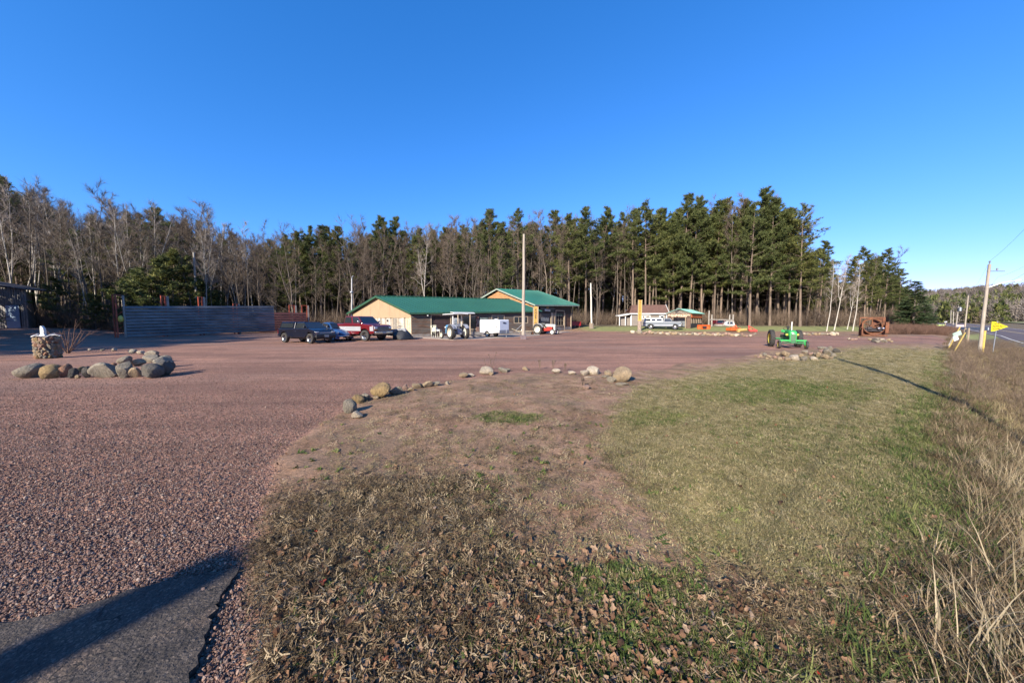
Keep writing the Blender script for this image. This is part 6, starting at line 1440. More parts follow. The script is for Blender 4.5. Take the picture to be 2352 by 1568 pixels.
for i in range(16):
    p = at(913+i*2.1+rnd.uniform(-1, 1), 31.0+i*.12, .02+.12*(i % 3)*(i % 2)); o = link_mesh('firewood_log', lme, None, p, (rnd.uniform(-.6, .6), rnd.uniform(-.5, .5), rnd.uniform(0, 3)), rnd.uniform(.8, 1.3)); prop(o, label='pale split firewood log, %s from the left in the heap at the gable corner' % ordw(i), cat='log', group='firewood heaped at the gable corner')
# hay rake and junk between trailer and grey tractor
t = thing('hay_mower', 'grey and tan steel mower implement behind the red and grey tractor', 'implement', at(1208, 38.4), R(20)); mb = MB(); mb.box((0, 0, .45), (1.9, .5, .12)); mb.beam((-.9, -.1, .4), (-1.7, .2, .75), .08, .08); mb.build('deck', mat('tan_steel', (.45, .38, .26), .7, var=.4, c2=(.25, .12, .05)), t, bevel=.02)
for i in range(7): mb = MB(); mb.tube([(-.8+i*.26, -.2, .42), (-.75+i*.26, -.3, .05)], .02, 5); mb.build('tine', M_rust, t)
mb = MB(); mb.tube([(-.6, 0, .5), (-.2, .1, 1.45)], .03, 6); mb.tube([(-1.3, .1, .5), (-.2, .1, 1.45)], .025, 6); mb.build('lift_arm', M_steel, t); wheel(t, .7, -.3, .2, .12, M_rust)
t = thing('rusty_plough', 'dark rusty implement on the ground between the blue tractor and the trailer', 'implement', at(1080, 31.8), R(10)); mb = MB(); mb.beam((-.9, 0, .35), (1.1, .1, .2), .1, .1); mb.beam((-.5, 0, .3), (-.2, -.4, .05), .3, .04); mb.beam((.1, 0, .3), (.4, -.4, .05), .3, .04); mb.tube([(-.9, 0, .35), (-1.0, .0, .8)], .03, 5); mb.build('plough_frame', mat('dark_iron', (.04, .035, .04), .6), t); mb = MB(); mb.lathe([(0, -.02), (.28, -.01), (.28, .01), (0, .02)], (-.7, -.25, .28), axis='y', n=16); mb.build('disc', M_rust, t)
# red box cart
p = at(1321, 57.6); t = thing('red_cart', 'dark red open box cart right of the taller building', 'cart', p, R(12)); rc = mat('cart_red', (.32, .012, .015), .45, var=.15)
for y in (-.5, .5): mb = MB(); mb.box((0, y, .72), (1.75, .05, .75)); mb.build('side_board', rc, t, bevel=.01)
for x in (-.87, .87): mb = MB(); mb.box((x, 0, .72), (.05, .95, .75)); mb.build('end_board', rc, t, bevel=.01)
mb = MB(); mb.box((0, 0, .36), (1.7, .95, .05)); mb.build('floor_board', rc, t)
for x in (-.55, .55):
    for y in (-.45, .45): wheel(t, x, y, .17, .1, M_rust)
# orange plough blade
t = thing('snow_plough_blade', 'orange snow plough blade on the gravel right of the kiosk', 'plough', at(1616, 54.3), R(-4)); ob_ = mat('orange_paint', (.72, .13, .025), .5, var=.15); secs = []
for x in (-1.0, 1.0): secs.append([(x, -.18, .02), (x, -.02, .2), (x, .02, .45), (x, -.08, .72), (x, -.04, .74), (x, .07, .45), (x, .03, .18), (x, -.12, .02)])
mb = MB(); mb.loft(secs); mb.build('blade', ob_, t)
for x in (-.98, -.35, .3, .98): mb = MB(); mb.box((x, -.12, .38), (.05, .16, .7)); mb.build('rib', ob_, t)
mb = MB(); mb.box((.05, -.3, .32), (.55, .3, .25)); mb.tube([(-.3, -.3, .45), (.4, -.3, .45)], .06, 8); mb.build('hitch', M_black, t, bevel=.02)
# orange mower deck, yellow roller, red tiller
t = thing('mower_deck', 'bright orange mower deck left of the yellow roller', 'implement', at(1685, 49.5), R(8)); mb = MB(); mb.box((0, 0, .35), (1.6, 1.1, .42)); mb.box((.1, 0, .6), (.9, .7, .1)); mb.build('deck', ob_, t, bevel=.08); mb = MB(); mb.beam((-.1, 0, .6), (.35, 0, 1.0), .1, .1); mb.beam((.35, 0, 1.0), (.6, 0, .6), .1, .1); mb.build('hitch_frame', mat('coral_paint', (.7, .2, .1), .5), t); mb = MB(); mb.box((.15, -.57, .55), (.6, .04, .05)); mb.build('slot', M_black, t)
t = thing('yellow_roller', 'faded yellow ochre roller beam lying between the orange deck and the red tiller', 'implement', at(1711, 48), R(4)); mb = MB(); mb.tube([(-.9, 0, .3), (.9, 0, .42)], .2, 14); mb.build('drum', mat('faded_ochre', (.55, .38, .12), .6, var=.2), t, ang=40); mb = MB(); mb.box((-.95, 0, .25), (.3, .4, .5)); mb.build('end_frame', mat('faded_ochre', (.55, .38, .12), .6), t, bevel=.05)
t = thing('red_tiller', 'coral red rotary tiller at the right end of the implements', 'implement', at(1730, 47), R(-12)); rt_ = mat('coral_red_paint', (.65, .07, .06), .5, var=.15); mb = MB(); mb.box((0, 0, .3), (1.0, .5, .25)); mb.build('cover', rt_, t, bevel=.05); mb = MB(); mb.beam((-.5, 0, .4), (-.6, 0, 1.0), .08, .08); mb.beam((-.6, 0, 1.0), (.3, 0, .45), .07, .07); mb.beam((-.2, .2, .4), (-.55, 0, .98), .06, .06); mb.build('mast', rt_, t)
for i in range(6): mb = MB(); mb.box((-.4+i*.16, -.28, .14), (.03, .06, .26), (.5, 0, 0)); mb.build('tine', rt_, t)
# truck caps under the post frame
t = thing('truck_cap', 'maroon fibreglass truck cap resting behind the wooden posts', 'truck cap', at(1649, 61.5), R(-2)); mc = mat('cap_maroon', (.16, .02, .03), .4)
def cap(t, m, W_, Hh, z0_=.25):
    mb = MB(); mb.v = [(-W_/2, -.9, z0_), (W_/2, -.9, z0_), (W_/2, .9, z0_), (-W_/2, .9, z0_), (-W_/2+.16, -.8, z0_+Hh), (W_/2-.16, -.8, z0_+Hh), (W_/2-.16, .8, z0_+Hh), (-W_/2+.16, .8, z0_+Hh)]; mb.f = [(3, 2, 1, 0), (4, 5, 6, 7), (0, 1, 5, 4), (1, 2, 6, 5), (2, 3, 7, 6), (3, 0, 4, 7)]; mb.build('shell', m, t, bevel=.04)
    pane_quad((-W_/2, -.9, z0_), (W_/2, -.9, z0_), (W_/2-.16, -.8, z0_+Hh), (-W_/2+.16, -.8, z0_+Hh), M_glass, t, inset=(.14, .22, .14, .14))
    mb = MB(); mb.box((0, 0, z0_/2), (W_*.95, 1.6, z0_)); mb.build('cribbing', M_pole, t)
cap(t, mc, 1.75, .85, .35); t = thing('truck_cap', 'white fibreglass truck cap with dark window behind the right posts', 'truck cap', at(1671, 60.8), R(-3)); cap(t, M_white, 1.65, .75, .2)
t = thing('post_frame', 'weathered wooden rail carried on four tall posts beside the truck caps', 'post frame', at(1655, 60)); o0 = Vector(t.location)
for px_, yt in ((1628, 713), (1635, 722), (1675.5, 722), (1683.3, 722)):
    b = Vector(at(px_, 60)); mb = MB(); zt_ = Q(px_, yt, 60).z; mb.tube([b-o0, Vector((b.x+rnd.uniform(-.05, .05), b.y, zt_))-o0], [.13, .1], 9); mb.build('post', M_pole, t)
a_, b_ = Q(1631, 734, 59.85)-o0, Q(1683, 734.5, 59.85)-o0; mb = MB(); mb.tube([a_, b_], .09, 8); mb.build('rail', M_pole, t)
# rusty crusher with flywheel
p = at(2007, 35); t = thing('flywheel_machine', 'large rusty antique machine with a spoked flywheel in a square iron frame', 'machine', p, R(-33)); S = 1.0
fm_ = mat('bright_rust', (.21, .08, .036), .8, .1, var=.4, scale=3, c2=(.16, .06, .03), bmp=.3)
for x in (-.93, .88):
    mb = MB(); mb.box((x, .45, 1.0), (.2 if x > 0 else .1, .12, 2.05)); mb.box((x, -.35, .7 if x < 0 else .95), (.26 if x > 0 else .12, .3, 1.35 if x < 0 else 1.15)); mb.build('upright', fm_, t, bevel=.02)
mb = MB(); mb.box((.45, .5, 1.2), (.85, .05, 1.5)); mb.build('back_plate', mat('dark_rust_plate', (.13, .05, .028), .85, var=.4), t); mb = MB(); mb.box((-.3, .3, .45), (1.2, .3, .6)); mb.build('lower_casing', mat('dark_rust_plate', (.13, .05, .028), .85), t, bevel=.05)
mb = MB(); mb.box((0, .45, 2.0), (1.9, .1, .12)); mb.box((0, .45, .1), (1.9, .14, .16)); mb.box((0, -.4, .12), (1.9, .2, .14)); mb.build('cross_beam', fm_, t, bevel=.01)
mb = MB(); mb.box((-1.05, -.4, .95), (.2, .7, .06), (0, .3, 0)); mb.build('feed_plate', fm_, t)
mb = MB(); n = 30; secs = []
mb.lathe([(.71, -.1), (.86, -.1), (.86, .1), (.71, .1)], (-.1, .1, 1.1), axis='y', n=40, closed=True); fw = mb.build('flywheel', M_rust, t, ang=40)
for i in range(6): a_ = 2*math.pi*i/6+.5; mb = MB(); mb.beam((-.1, .1, 1.1), (-.1+.76*math.cos(a_), .1, 1.1+.76*math.sin(a_)), .07, .09, up=(0, 1, 0)); q = mb.build('spoke', M_rust, t); q.parent = fw
mb = MB(); mb.lathe([(0, -.18), (.16, -.16), (.16, .16), (0, .18)], (-.1, .1, 1.1), axis='y', n=16); q = mb.build('hub', M_rust, t); q.parent = fw
mb = MB(); mb.box((0, -.1, .7), (1.5, .3, .32)); mb.box((.35, -.3, .9), (.4, .3, .25)); mb.box((-.35, -.3, .88), (.35, .25, .3)); mb.tube([(-.7, -.3, .85), (.7, -.3, .8)], .07, 8); mb.build('engine_block', mat('black_iron', (.035, .03, .035), .5, .4, var=.4), t, bevel=.03)
mb = MB(); secs = []
for i in range(11): a_ = math.pi*(1.1+.8*i/10); secs.append([(.85*math.cos(a_), y, 1.15+.95*math.sin(a_)+dz_) for y, dz_ in ((-.3, 0), (.05, 0), (.05, .1), (-.3, .1))])
mb.loft(secs); mb.build('guard_arc', fm_, t)
for x, z in ((.3, .85), (.62, .87)): mb = MB(); mb.lathe([(0, -.05), (.09, -.04), (.09, .04), (0, .05)], (x, -.48, z), axis='y', n=10); mb.build('gauge', M_chrome, t)
# ------------------------------------------------------------------ rocks
SMESH = [stone_mesh(900+i, 'boulder', STONE, 3, .35, .75) for i in range(9)]
SCOL = {'tan': (.42, .31, .185), 'grey': (.31, .265, .195), 'pinkish': (.42, .27, .20), 'cream': (.58, .48, .35), 'ochre': (.34, .23, .10), 'dark grey': (.12, .105, .085), 'orange brown': (.36, .19, .11)}
def rock(px, py, wpx, hpx, colname, label, group, D=None, flat=None, yaw=None, lift=0):
    """px,py = middle of the base line in the 2352 frame"""
    if D is None: p = P(px, py); D = p.y
    else: p = A(px, D)
    z0 = float(gz(np.array([p.x]), np.array([p.y]))[0])+.012; k = D/FPX; w_ = wpx*k; hh = hpx*k
    # wide-angle stretch across the view ray
    st = 1/math.sqrt(1+((px-1176)/FPX)**2); dep = min(w_, hh*1.5)*.9
    me = rnd.choice(SMESH); o = bpy.data.objects.new('boulder', me); COL.objects.link(o)
    o.location = (p.x, p.y+dep*.35, z0+hh*.40+lift); o.rotation_euler = (rnd.uniform(-.25, .25), rnd.uniform(-.25, .25), rnd.uniform(-.4, .4) if yaw is None else yaw)
    o.scale = (w_*st*1.02, dep*1.05, hh*1.45); c = SCOL[colname]; j = rnd.uniform(.85, 1.12); o.color = (c[0]*j, c[1]*j, c[2]*j, 1)
    prop(o, label=label, cat='rock', group=group); o['px'] = 0; del o['px']; return o
def row(items, group, where, **kw):
    items = sorted(items, key=lambda q: q[0])
    for i, it in enumerate(items):
        px, py, w_, h_ = it[:4]; cn = it[4] if len(it) > 4 and it[4] else rnd.choice(['tan', 'grey', 'pinkish', 'cream', 'tan']); lift = it[5] if len(it) > 5 else 0
        size = 'large' if w_*h_ > kw.get('big', 900) else ('small' if w_*h_ < kw.get('small', 150) else 'medium')
        shape = 'flat' if h_ < w_*.45 else ('upright' if h_ > w_*.95 else 'rounded')
        rock(px, py, w_, h_, cn, '%s %s rock, %s from left %s' % (size, cn, ordw(i), where), group, D=kw.get('D'), lift=lift)
s_ = .7903
L1 = [(61, 1100, 80, 46, 'grey'), (129, 1100, 60, 44, 'ochre'), (177, 1096, 34, 42, 'orange brown'), (205, 1098, 22, 32, 'dark grey'), (228, 1083, 24, 20, 'ochre'), (222, 1099, 12, 12, 'tan'), (243, 1097, 34, 36, 'dark grey'), (281, 1098, 80, 48, 'grey'), (326, 1064, 14, 12, 'orange brown'), (350, 1098, 44, 50, 'grey'), (352, 1066, 40, 24, 'grey', .12), (382, 1096, 34, 34, 'tan'), (392, 1062, 38, 22, 'tan'), (424, 1098, 70, 46, 'dark grey'), (428, 1052, 50, 22, 'grey'), (462, 1092, 50, 46, 'dark grey'), (455, 1068, 60, 34, 'grey'), (478, 1086, 34, 44, 'dark grey'), (432, 1036, 44, 18, 'grey'), (405, 1030, 30, 12, 'cream'), (327, 1022, 20, 10, 'cream'), (378, 1028, 32, 14, 'grey'), (258, 1020, 16, 7, 'cream'), (295, 1021, 16, 7, 'grey'), (442, 1046, 40, 16, 'dark grey'), (470, 1050, 30, 20, 'grey'), (488, 1075, 24, 26, 'dark grey')]
row([(a*s_, b*s_, c*s_, d*s_, e[0], *(e[1:])) for (a, b, c, d, *e) in L1], 'boulders ringing the bed with the stone pillar', 'in the boulder ring by the stone pillar', big=1200, small=200)
def cr(items, sc, ox, oy): return [((ox+a/sc)*s_, (oy+b/sc)*s_, c/sc*s_, d/sc*s_, *(e or [None])) for (a, b, c, d, *e) in items]
ARC = [(150, 500, 90, 80, 'grey'), (205, 535, 70, 45, 'cream'), (210, 430, 80, 50, 'ochre'), (270, 410, 60, 40, 'grey'), (380, 395, 110, 90, 'ochre'), (350, 404, 40, 20, 'tan'), (490, 370, 80, 45, 'grey'), (560, 332, 30, 30, 'pinkish'), (640, 325, 60, 34, 'tan'), (710, 315, 80, 34, 'tan'), (780, 305, 60, 28, 'grey'), (865, 295, 25, 22, 'cream'), (980, 245, 55, 32, 'tan'), (1030, 235, 50, 18, 'cream'), (1145, 222, 80, 45, 'cream'), (1265, 205, 60, 30, 'grey'), (1290, 195, 50, 18, 'grey'), (1430, 190, 40, 24, 'tan'), (1650, 210, 50, 28, 'cream'), (1765, 222, 45, 24, 'cream'), (1860, 228, 50, 36, 'cream'), (1925, 222, 85, 46, 'cream'), (2030, 235, 50, 32, 'tan'), (2010, 250, 50, 20, 'grey'), (2090, 215, 50, 22, 'pinkish'), (2140, 280, 110, 92, 'tan'), (2060, 278, 70, 34, 'grey'), (2130, 302, 90, 18, 'grey'), (1880, 247, 50, 9, 'cream'), (1868, 330, 45, 26, 'pinkish'), (440, 360, 40, 24, 'grey'), (600, 345, 40, 24, 'tan'), (1185, 228, 30, 20, 'tan')]
row([(q[0], q[1], q[2]*1.25, q[3]*1.3, *q[4:]) for q in cr(ARC, 2.476, 950, 1000)], 'stones edging the front of the yard', 'in the stone edging beside the bare soil', big=900, small=60)
PILE = [(300, 742, 60, 50), (350, 732, 60, 50), (410, 760, 80, 60), (450, 790, 60, 40), (490, 762, 60, 50), (540, 722, 70, 50), (560, 782, 70, 50), (650, 740, 130, 88, 'tan'), (670, 792, 90, 58, 'tan'), (785, 794, 150, 98, 'cream'), (905, 797, 100, 80, 'grey'), (860, 738, 90, 52, 'tan'), (915, 694, 80, 50, 'grey'), (990, 722, 80, 52, 'pinkish'), (1040, 787, 110, 62, 'cream'), (1060, 732, 90, 52, 'tan'), (1110, 742, 100, 82, 'tan'), (1150, 692, 100, 62, 'pinkish'), (1230, 702, 120, 82, 'grey'), (1200, 772, 120, 82, 'tan'), (1130, 642, 110, 50, 'grey'), (1260, 654, 80, 60, 'grey'), (1345, 694, 90, 70, 'dark grey'), (1300, 742, 70, 60, 'grey'), (90, 777, 60, 20, 'pinkish'), (230, 737, 40, 30, 'tan'), (1185, 634, 90, 32, 'grey'), (1000, 762, 60, 40, 'pinkish'), (1270, 764, 60, 42, 'tan'), (740, 742, 50, 40, 'tan'), (380, 770, 50, 36, 'tan'), (265, 752, 40, 30, 'pinkish'), (620, 770, 60, 40, 'pinkish')]
row(cr(PILE, 4.704, 2150, 880), 'rocks piled in front of the green tractor', 'in the rock pile before the green tractor', big=700, small=160)
MR = [(1505, 500, 50, 26), (1550, 512, 80, 34), (1600, 506, 50, 22), (1635, 472, 40, 14), (1790, 512, 60, 30), (1860, 540, 70, 60, 'dark grey'), (1910, 552, 90, 50, 'grey'), (1960, 520, 80, 40), (2000, 545, 80, 44, 'grey'), (2050, 520, 60, 36), (2085, 540, 60, 30), (1900, 505, 60, 30)]
row(cr(MR, 4.704, 2150, 880), 'rocks around the flywheel machine', 'among the rocks below the flywheel machine', big=300, small=80)
TR = [(850+i*40+rnd.uniform(-8, 8), 443+rnd.uniform(-5, 5), rnd.uniform(34, 62), rnd.uniform(24, 38)) for i in range(11)]+[(1290, 446, 90, 56, 'cream'), (1345, 444, 50, 50, 'cream')]
row(cr(TR, 4.704, 2150, 880), 'rocks edging the verge behind the green tractor', 'in the rock row behind the green tractor', big=300, small=60)
BRW = [(430, 688, 90, 50, 'cream'), (530, 688, 100, 62, 'grey')]+[(610+i*41+rnd.uniform(-10, 10), 692+i*1.0+rnd.uniform(-14, 12), rnd.uniform(42, 82), rnd.uniform(28, 52)) for i in range(42)]+[(2050, 735, 80, 45, 'cream'), (2330, 712, 50, 44, 'grey')]
row(cr(BRW, 5.345, 1760, 840), 'rocks lining the far side of the gravel', 'in the long rock row beyond the gravel', big=220, small=55)
# ------------------------------------------------------------------ stone pillar
pc = A(104, 14.1); t = thing('stone_pillar', 'round waist high pillar of mortared field stones left of the yard', 'pillar', (pc.x, pc.y, 0)); Rp = .345; Hp = .98
mb = MB(); mb.lathe([(0, 0), (Rp-.07, 0), (Rp-.07, Hp), (0, Hp)], n=24); mb.build('core', mat('mortar', (.12, .10, .085), .95, bmp=.5), t)
z = .09; k = 0
while z < Hp-.02:
    rh = rnd.uniform(.13, .19); n = rnd.randint(15, 18); off = rnd.uniform(0, 6)
    for i in range(n):
        a_ = off+2*math.pi*i/n+rnd.uniform(-.08, .08); o = link_mesh('stone', rnd.choice(SMESH), t, (math.cos(a_)*(Rp-.05), math.sin(a_)*(Rp-.05), z+rnd.uniform(-.02, .02)), (rnd.uniform(-.3, .3), rnd.uniform(-.3, .3), a_+math.pi/2), (2*math.pi*Rp/n*rnd.uniform(.95, 1.2), .17, rh*1.75)); c = SCOL[rnd.choice(['tan', 'grey', 'tan', 'pinkish', 'ochre', 'grey', 'orange brown'])]; o.color = (*c, 1)
    z += rh*.82
    k += 1
mb = MB(); pts = [(math.cos(2*math.pi*i/20)*(Rp+.03), math.sin(2*math.pi*i/20)*(Rp+.03), Hp+.0+.03*math.sin(i*1.3)+(.07 if i in (9, 10, 19, 0, 20) else 0)) for i in range(21)]; mb.tube(pts, .018, 6, cap=False); mb.build('rope_ring', M_white, t)
wsn = thing('white_stone', 'upright white carved stone standing on top of the stone pillar', 'carved stone', (pc.x-.06, pc.y-.05, Hp)); secs = []
for z_, x0_, x1_ in ((0, -.1, .1), (.03, -.13, .12), (.08, -.07, .07), (.2, -.075, .085), (.32, -.07, .07), (.4, -.06, .01), (.43, -.045, -.02)): secs.append([(x0_, -.05, z_), (x1_, -.045, z_), (x1_, .045, z_), (x0_, .05, z_)])
mb = MB(); mb.loft(secs); mb.build('slab', mat('white_limestone', (.70, .70, .66), .7, var=.08), wsn, bevel=.015)
# sapling beside the pillar
tb = TB(); R_ = np.random.RandomState(5)
for i in range(9):
    d0 = np.array([math.cos(i*1.1)*.6, math.sin(i*1.1)*.4, 1.]); d0 /= np.linalg.norm(d0); q, rr, _ = grow(np.array([0., 0, -.05]), d0, 1.35 if i else 1.9, .02, 6, .06, .03, R_); tb.tube(q, [x+.003 for x in rr], 5)
    for j in range(5):
        k2 = R_.randint(1, 6); dd = rot_about(d0, perp(d0, R_), .7); q2, r2, _ = grow(q[k2], dd, .6, .01, 3, .12, .05, R_); tb.tube(q2, [.01, .008, .006, .003], 4)
sp = P(156, 812); o = bpy.data.objects.new('bare_shrub', tb.mesh('bare_shrub', B_red)); COL.objects.link(o); o.location = (sp.x, sp.y, 0); prop(o, label='thin leafless reddish shrub just right of the stone pillar', cat='shrub')
# ------------------------------------------------------------------ poles and wires
def pole(name, label, b, top, r0_, r1_, m=M_pole, group=None, cat='pole'):
    t = thing(name, label, cat, b, 0, group); B_ = Vector(b); mb = MB(); T_ = Vector(top)-B_; pts = [Vector((0, 0, -.3))+T_*0]+[T_*(i/6)+Vector((math.sin(i*2.1)*.012*min(1, i), 0, 0)) for i in range(7)]; n_ = len(pts)
    mb.tube(pts, [r0_]+[r0_+(r1_-r0_)*i/6 for i in range(7)], 14); mb.build('pole_shaft', m, t, ang=50); return t
M_palepole = mat('bleached_pole_wood', (.40, .35, .285), .85, var=.25, scale=2, bmp=.6, stretch=(7, 7, .5), c2=(.36, .30, .24))
b = P(1202, 779); tp_ = Q(1203.5, 538, b.y); t = pole('flag_pole', 'tall bleached wooden pole on a concrete block in the middle of the yard', tuple(b), tuple(tp_), .17, .10, M_palepole); mb = MB(); mb.v = []; mb.box((0, 0, .18), (.52, .52, .42)); mb.build('base_block', mat('purple_grey_block', (.17, .13, .14), .9, var=.2), t, bevel=.04)
b = A(1359, 55.5); z0 = h(b.x, b.y); t = pole('white_pole', 'slim white pole with a round stone base right of the red cart', (b.x, b.y, z0), tuple(Q(1357, 650, 55.5)), .16, .11, mat('white_pole_paint', (.66, .63, .55), .6, var=.08)); 
mb = MB(); mb.lathe([(0, 0), (.42, 0), (.36, .95), (0, .95)], n=14); q = mb.build('stone_base', mat('base_mortar', (.25, .2, .16), .95), t)
for i in range(26): a_ = i*2.4; link_mesh('stone', rnd.choice(SMESH), t, (math.cos(a_)*.36, math.sin(a_)*.36, .08+i*.034), (0, 0, a_+1.57), (.26, .14, .2)).color = (.36, .28, .2, 1)
b = A(453, 46); t = pole('leaning_pole', 'grey wooden pole leaning left behind the sheet metal fence', (b.x, b.y, h(b.x, b.y)), tuple(Q(445, 580, 46)), .15, .11)
b = A(807, 38.8); t = pole('yard_light_pole', 'slender white metal light pole at the left end of the low building', (b.x, b.y, 0), tuple(Q(808, 640, 38.8)), .10, .06, mat('white_metal_pole', (.6, .6, .58), .4, .3)); lo = Q(807.5, 671, 38.8)-Vector(t.location); mb = MB(); mb.lathe([(0, -.16), (.14, -.12), (.18, 0), (.12, .12), (0, .16)], lo, n=14); mb.build('meter_globe', M_steel, t, smooth=True); tp_ = Q(808, 640, 38.8)-Vector(t.location); mb = MB(); mb.tube([tp_, tp_+Vector((.05, 0, .25)), tp_+Vector((.2, 0, .3))], .05, 8); mb.build('curved_head', M_steel, t)
# roadside utility poles
UP = [((7.1, 2.3), 7.7, 'outside the right edge of the picture', None), (None, 7.7, 'carrying a long white street lamp arm and yellow guard', (2256, 28.2, 2273, 607)), (None, 7.7, 'second along the road, behind the tilted board', (2217, 66, 2224, 679)), (None, 7.5, 'third along the road with a transformer', (2197, 100, 2201.5, 704)), (None, 7.5, 'fourth along the road', (2184, 150, 2184.5, 712)), (None, 7.5, 'fifth along the road, thinner', (2190, 125, 2190, 716))]
tops = []
for i, (xy, H_, lb, pxs_) in enumerate(UP):
    if pxs_ is None: bx, by = xy; bz = h(bx, by); tpv = Vector((bx, by, bz+H_))
    else:
        q = A(pxs_[0], pxs_[1]); bx, by = q.x, q.y; bz = h(bx, by); tpv = Q(pxs_[2], pxs_[3], by)
    t = pole('utility_pole', 'weathered wooden utility pole '+lb, (bx, by, bz), tuple(tpv), .125+.02*(i > 2), .09+.03*(i > 2), M_palepole if i in (1, 2) else M_pole, 'utility poles along the road'); tops.append(tpv); L_ = tpv-Vector((bx, by, bz))
    mb = MB(); mb.tube([L_*.98+Vector((0, 0, .02)), L_+Vector((0, 0, .28))], .03, 6); mb.lathe([(0, 0), (.06, .02), (.06, .12), (0, .15)], L_+Vector((0, 0, .15)), n=10); mb.build('insulator', mat('grey_insulator', (.2, .2, .21), .3), t)
    if i == 1:
        u = Vector((.8, -.6, 0))*1; a0 = L_*.735; mb = MB(); e_ = Q(2333, 645.5, by+.0)-Vector((bx, by, bz)); mb.tube([a0, a0.lerp(e_, .45)+Vector((0, 0, .12)), e_.lerp(a0, .2)+Vector((0, 0, .1)), e_], [.05, .045, .04, .03], 8); arm = mb.build('lamp_arm', M_white, t, smooth=True)
        mb = MB(); dv = (e_-a0).normalized(); mb.tube([e_-dv*.1, e_+dv*.25, e_+dv*.55], [.05, .09, .03], 10); q = mb.build('lamp_head', M_white, t, smooth=True); q.parent = arm
        mb = MB(); mb.tube([L_*.02, L_*.25], .19, 12); 
        mb = MB(); mb.tube([Vector((.1, -.12, 0)), Vector((.12, -.14, 1.9))], .07, 8); mb.build('yellow_guard', mat('guard_yellow', (.62, .44, .10), .6), t)
        mb = MB(); mb.box(L_*.93+Vector((.6, 0, -.05)), (1.5, .06, .05)); mb.lathe([(0, 0), (.06, .02), (.06, .2), (0, .22)], L_*.93+Vector((.7, 0, .0)), n=8); mb.build('cross_bracket', M_steel, t)
    if i == 3: mb = MB(); mb.lathe([(0, 0), (.35, 0), (.35, 1.1), (0, 1.2)], L_*.78+Vector((.0, -.45, 0)), n=14); mb.build('transformer', M_steel, t, ang=40)
order = [tops[0], tops[1], tops[2], tops[3], tops[5], tops[4]]
back = Vector((7.1-38.6, 2.3-30, tops[0].z))
for k, (off, dz_, lb) in enumerate(((0, .28, 'top wire running between the utility poles along the road'), (.45, -1.1, 'middle wire slung between the utility poles along the road'), (-.3, -2.0, 'lowest cable slung between the utility poles along the road'))):
    mb = MB(); pts = []
    seq = [back]+order
    for i in range(len(seq)-1):
        a_, b_ = seq[i]+Vector((off*.6, -off*.8, dz_)), seq[i+1]+Vector((off*.6, -off*.8, dz_))
        for j in range(12): f = j/12; p = a_.lerp(b_, f); p.z -= (.5+.2*k)*4*f*(1-f)*min(1, (b_-a_).length/45); pts.append(p)
    pts.append(seq[-1]+Vector((0, 0, dz_))); mb.tube(pts, .005 if k < 1 else .004, 5); o = mb.build('power_line', mat('wire', (.12, .12, .13), .5), None); prop(o, label=lb, cat='wire', group='overhead wires along the road')
# pole whose shadow falls on the asphalt corner
t = pole('service_pole', 'round wooden pole whose shadow falls across the asphalt corner', (-7.35, -7.15, 0), (-7.35, -7.15, 5.22), .20, .18, M_pole)
# guy wire guards and tilted board
M_gy = mat('guard_yellow', (.62, .44, .10), .6)
for (b0, t0, D, lb) in (((2182.5, 793), (2205, 751), 21.6, 'yellow slanting guy wire guard left of the tilted board'), ((2197, 799), (2217, 764), 20.4, 'yellow slanting guy wire guard right of the tilted board')):
    a_ = A(b0[0], D); a_.z = h(a_.x, a_.y)-.05; b_ = Q(t0[0], t0[1], D+1.6); mb = MB(); mb.tube([a_, b_], .035, 8); c = Vector(a_); mb.v = [tuple(Vector(v)-c) for v in mb.v]; o = mb.build('guy_guard', M_gy, None, loc=c); prop(o, label=lb, cat='guy guard', group='yellow guy wire guards')
c = Q(2198, 772, 20.6); t = thing('tilted_board', 'small white and green notice board tilted between the yellow guards', 'board', tuple(c)); mb = MB(); mb.box((0, 0, .14), (.52, .03, .28), (0, -.42, 0)); mb.build('panel', mat('pale_green_board', (.42, .55, .46), .6), t); mb = MB(); mb.box((-.08, -.01, -.12), (.3, .02, .3), (0, -.42, 0)); mb.build('lower_sheet', M_white, t); mb = MB(); mb.beam((-.1, .03, .2), (-.45, .03, -.62), .04, .04); mb.build('stake', M_pole, t)
# yellow arrow sign
D = 30.0; b = A(2286.5, D); bz = h(b.x, b.y); t = thing('arrow_sign', 'bright yellow triangular arrow sign pointing right on a thin grey post', 'sign', (b.x, b.y, bz)); O = Vector(t.location); W_ = Wall(A(2276, D), A(2314, D))
z_ = lambda py: Q(2290, py, D).z
pts = [Vector(W_.p(0, z_(738.5), .05)), Vector(W_.p(0, z_(761), .05)), Vector(W_.p(W_.L*.16, z_(760.5), .05)), Vector(W_.p(W_.L, z_(750), .05)), Vector(W_.p(W_.L*.2, z_(739), .05))]
mb = MB(); mb.poly([p-O for p in pts], .03, W_.n); mb.build('arrow_board', mat('bright_yellow_board', (.86, .74, .02), .45, var=.03), t)
for k, (s1_, w2) in enumerate((('ATV', .26), ('RENTALS', .24), ('TOURS', .22))): put_text(text_mesh(s1_, w2, m=mat('brown_ink', (.35, .26, .03), .6)), t, W_.p(W_.L*(.28 if k != 1 else .38), z_(743.5+k*5.6), .10), W_.u)
mb = MB(); mb.tube([(0, 0, -.2), Q(2291, 738, D)-O], .035, 8); mb.build('post', M_steel, t)
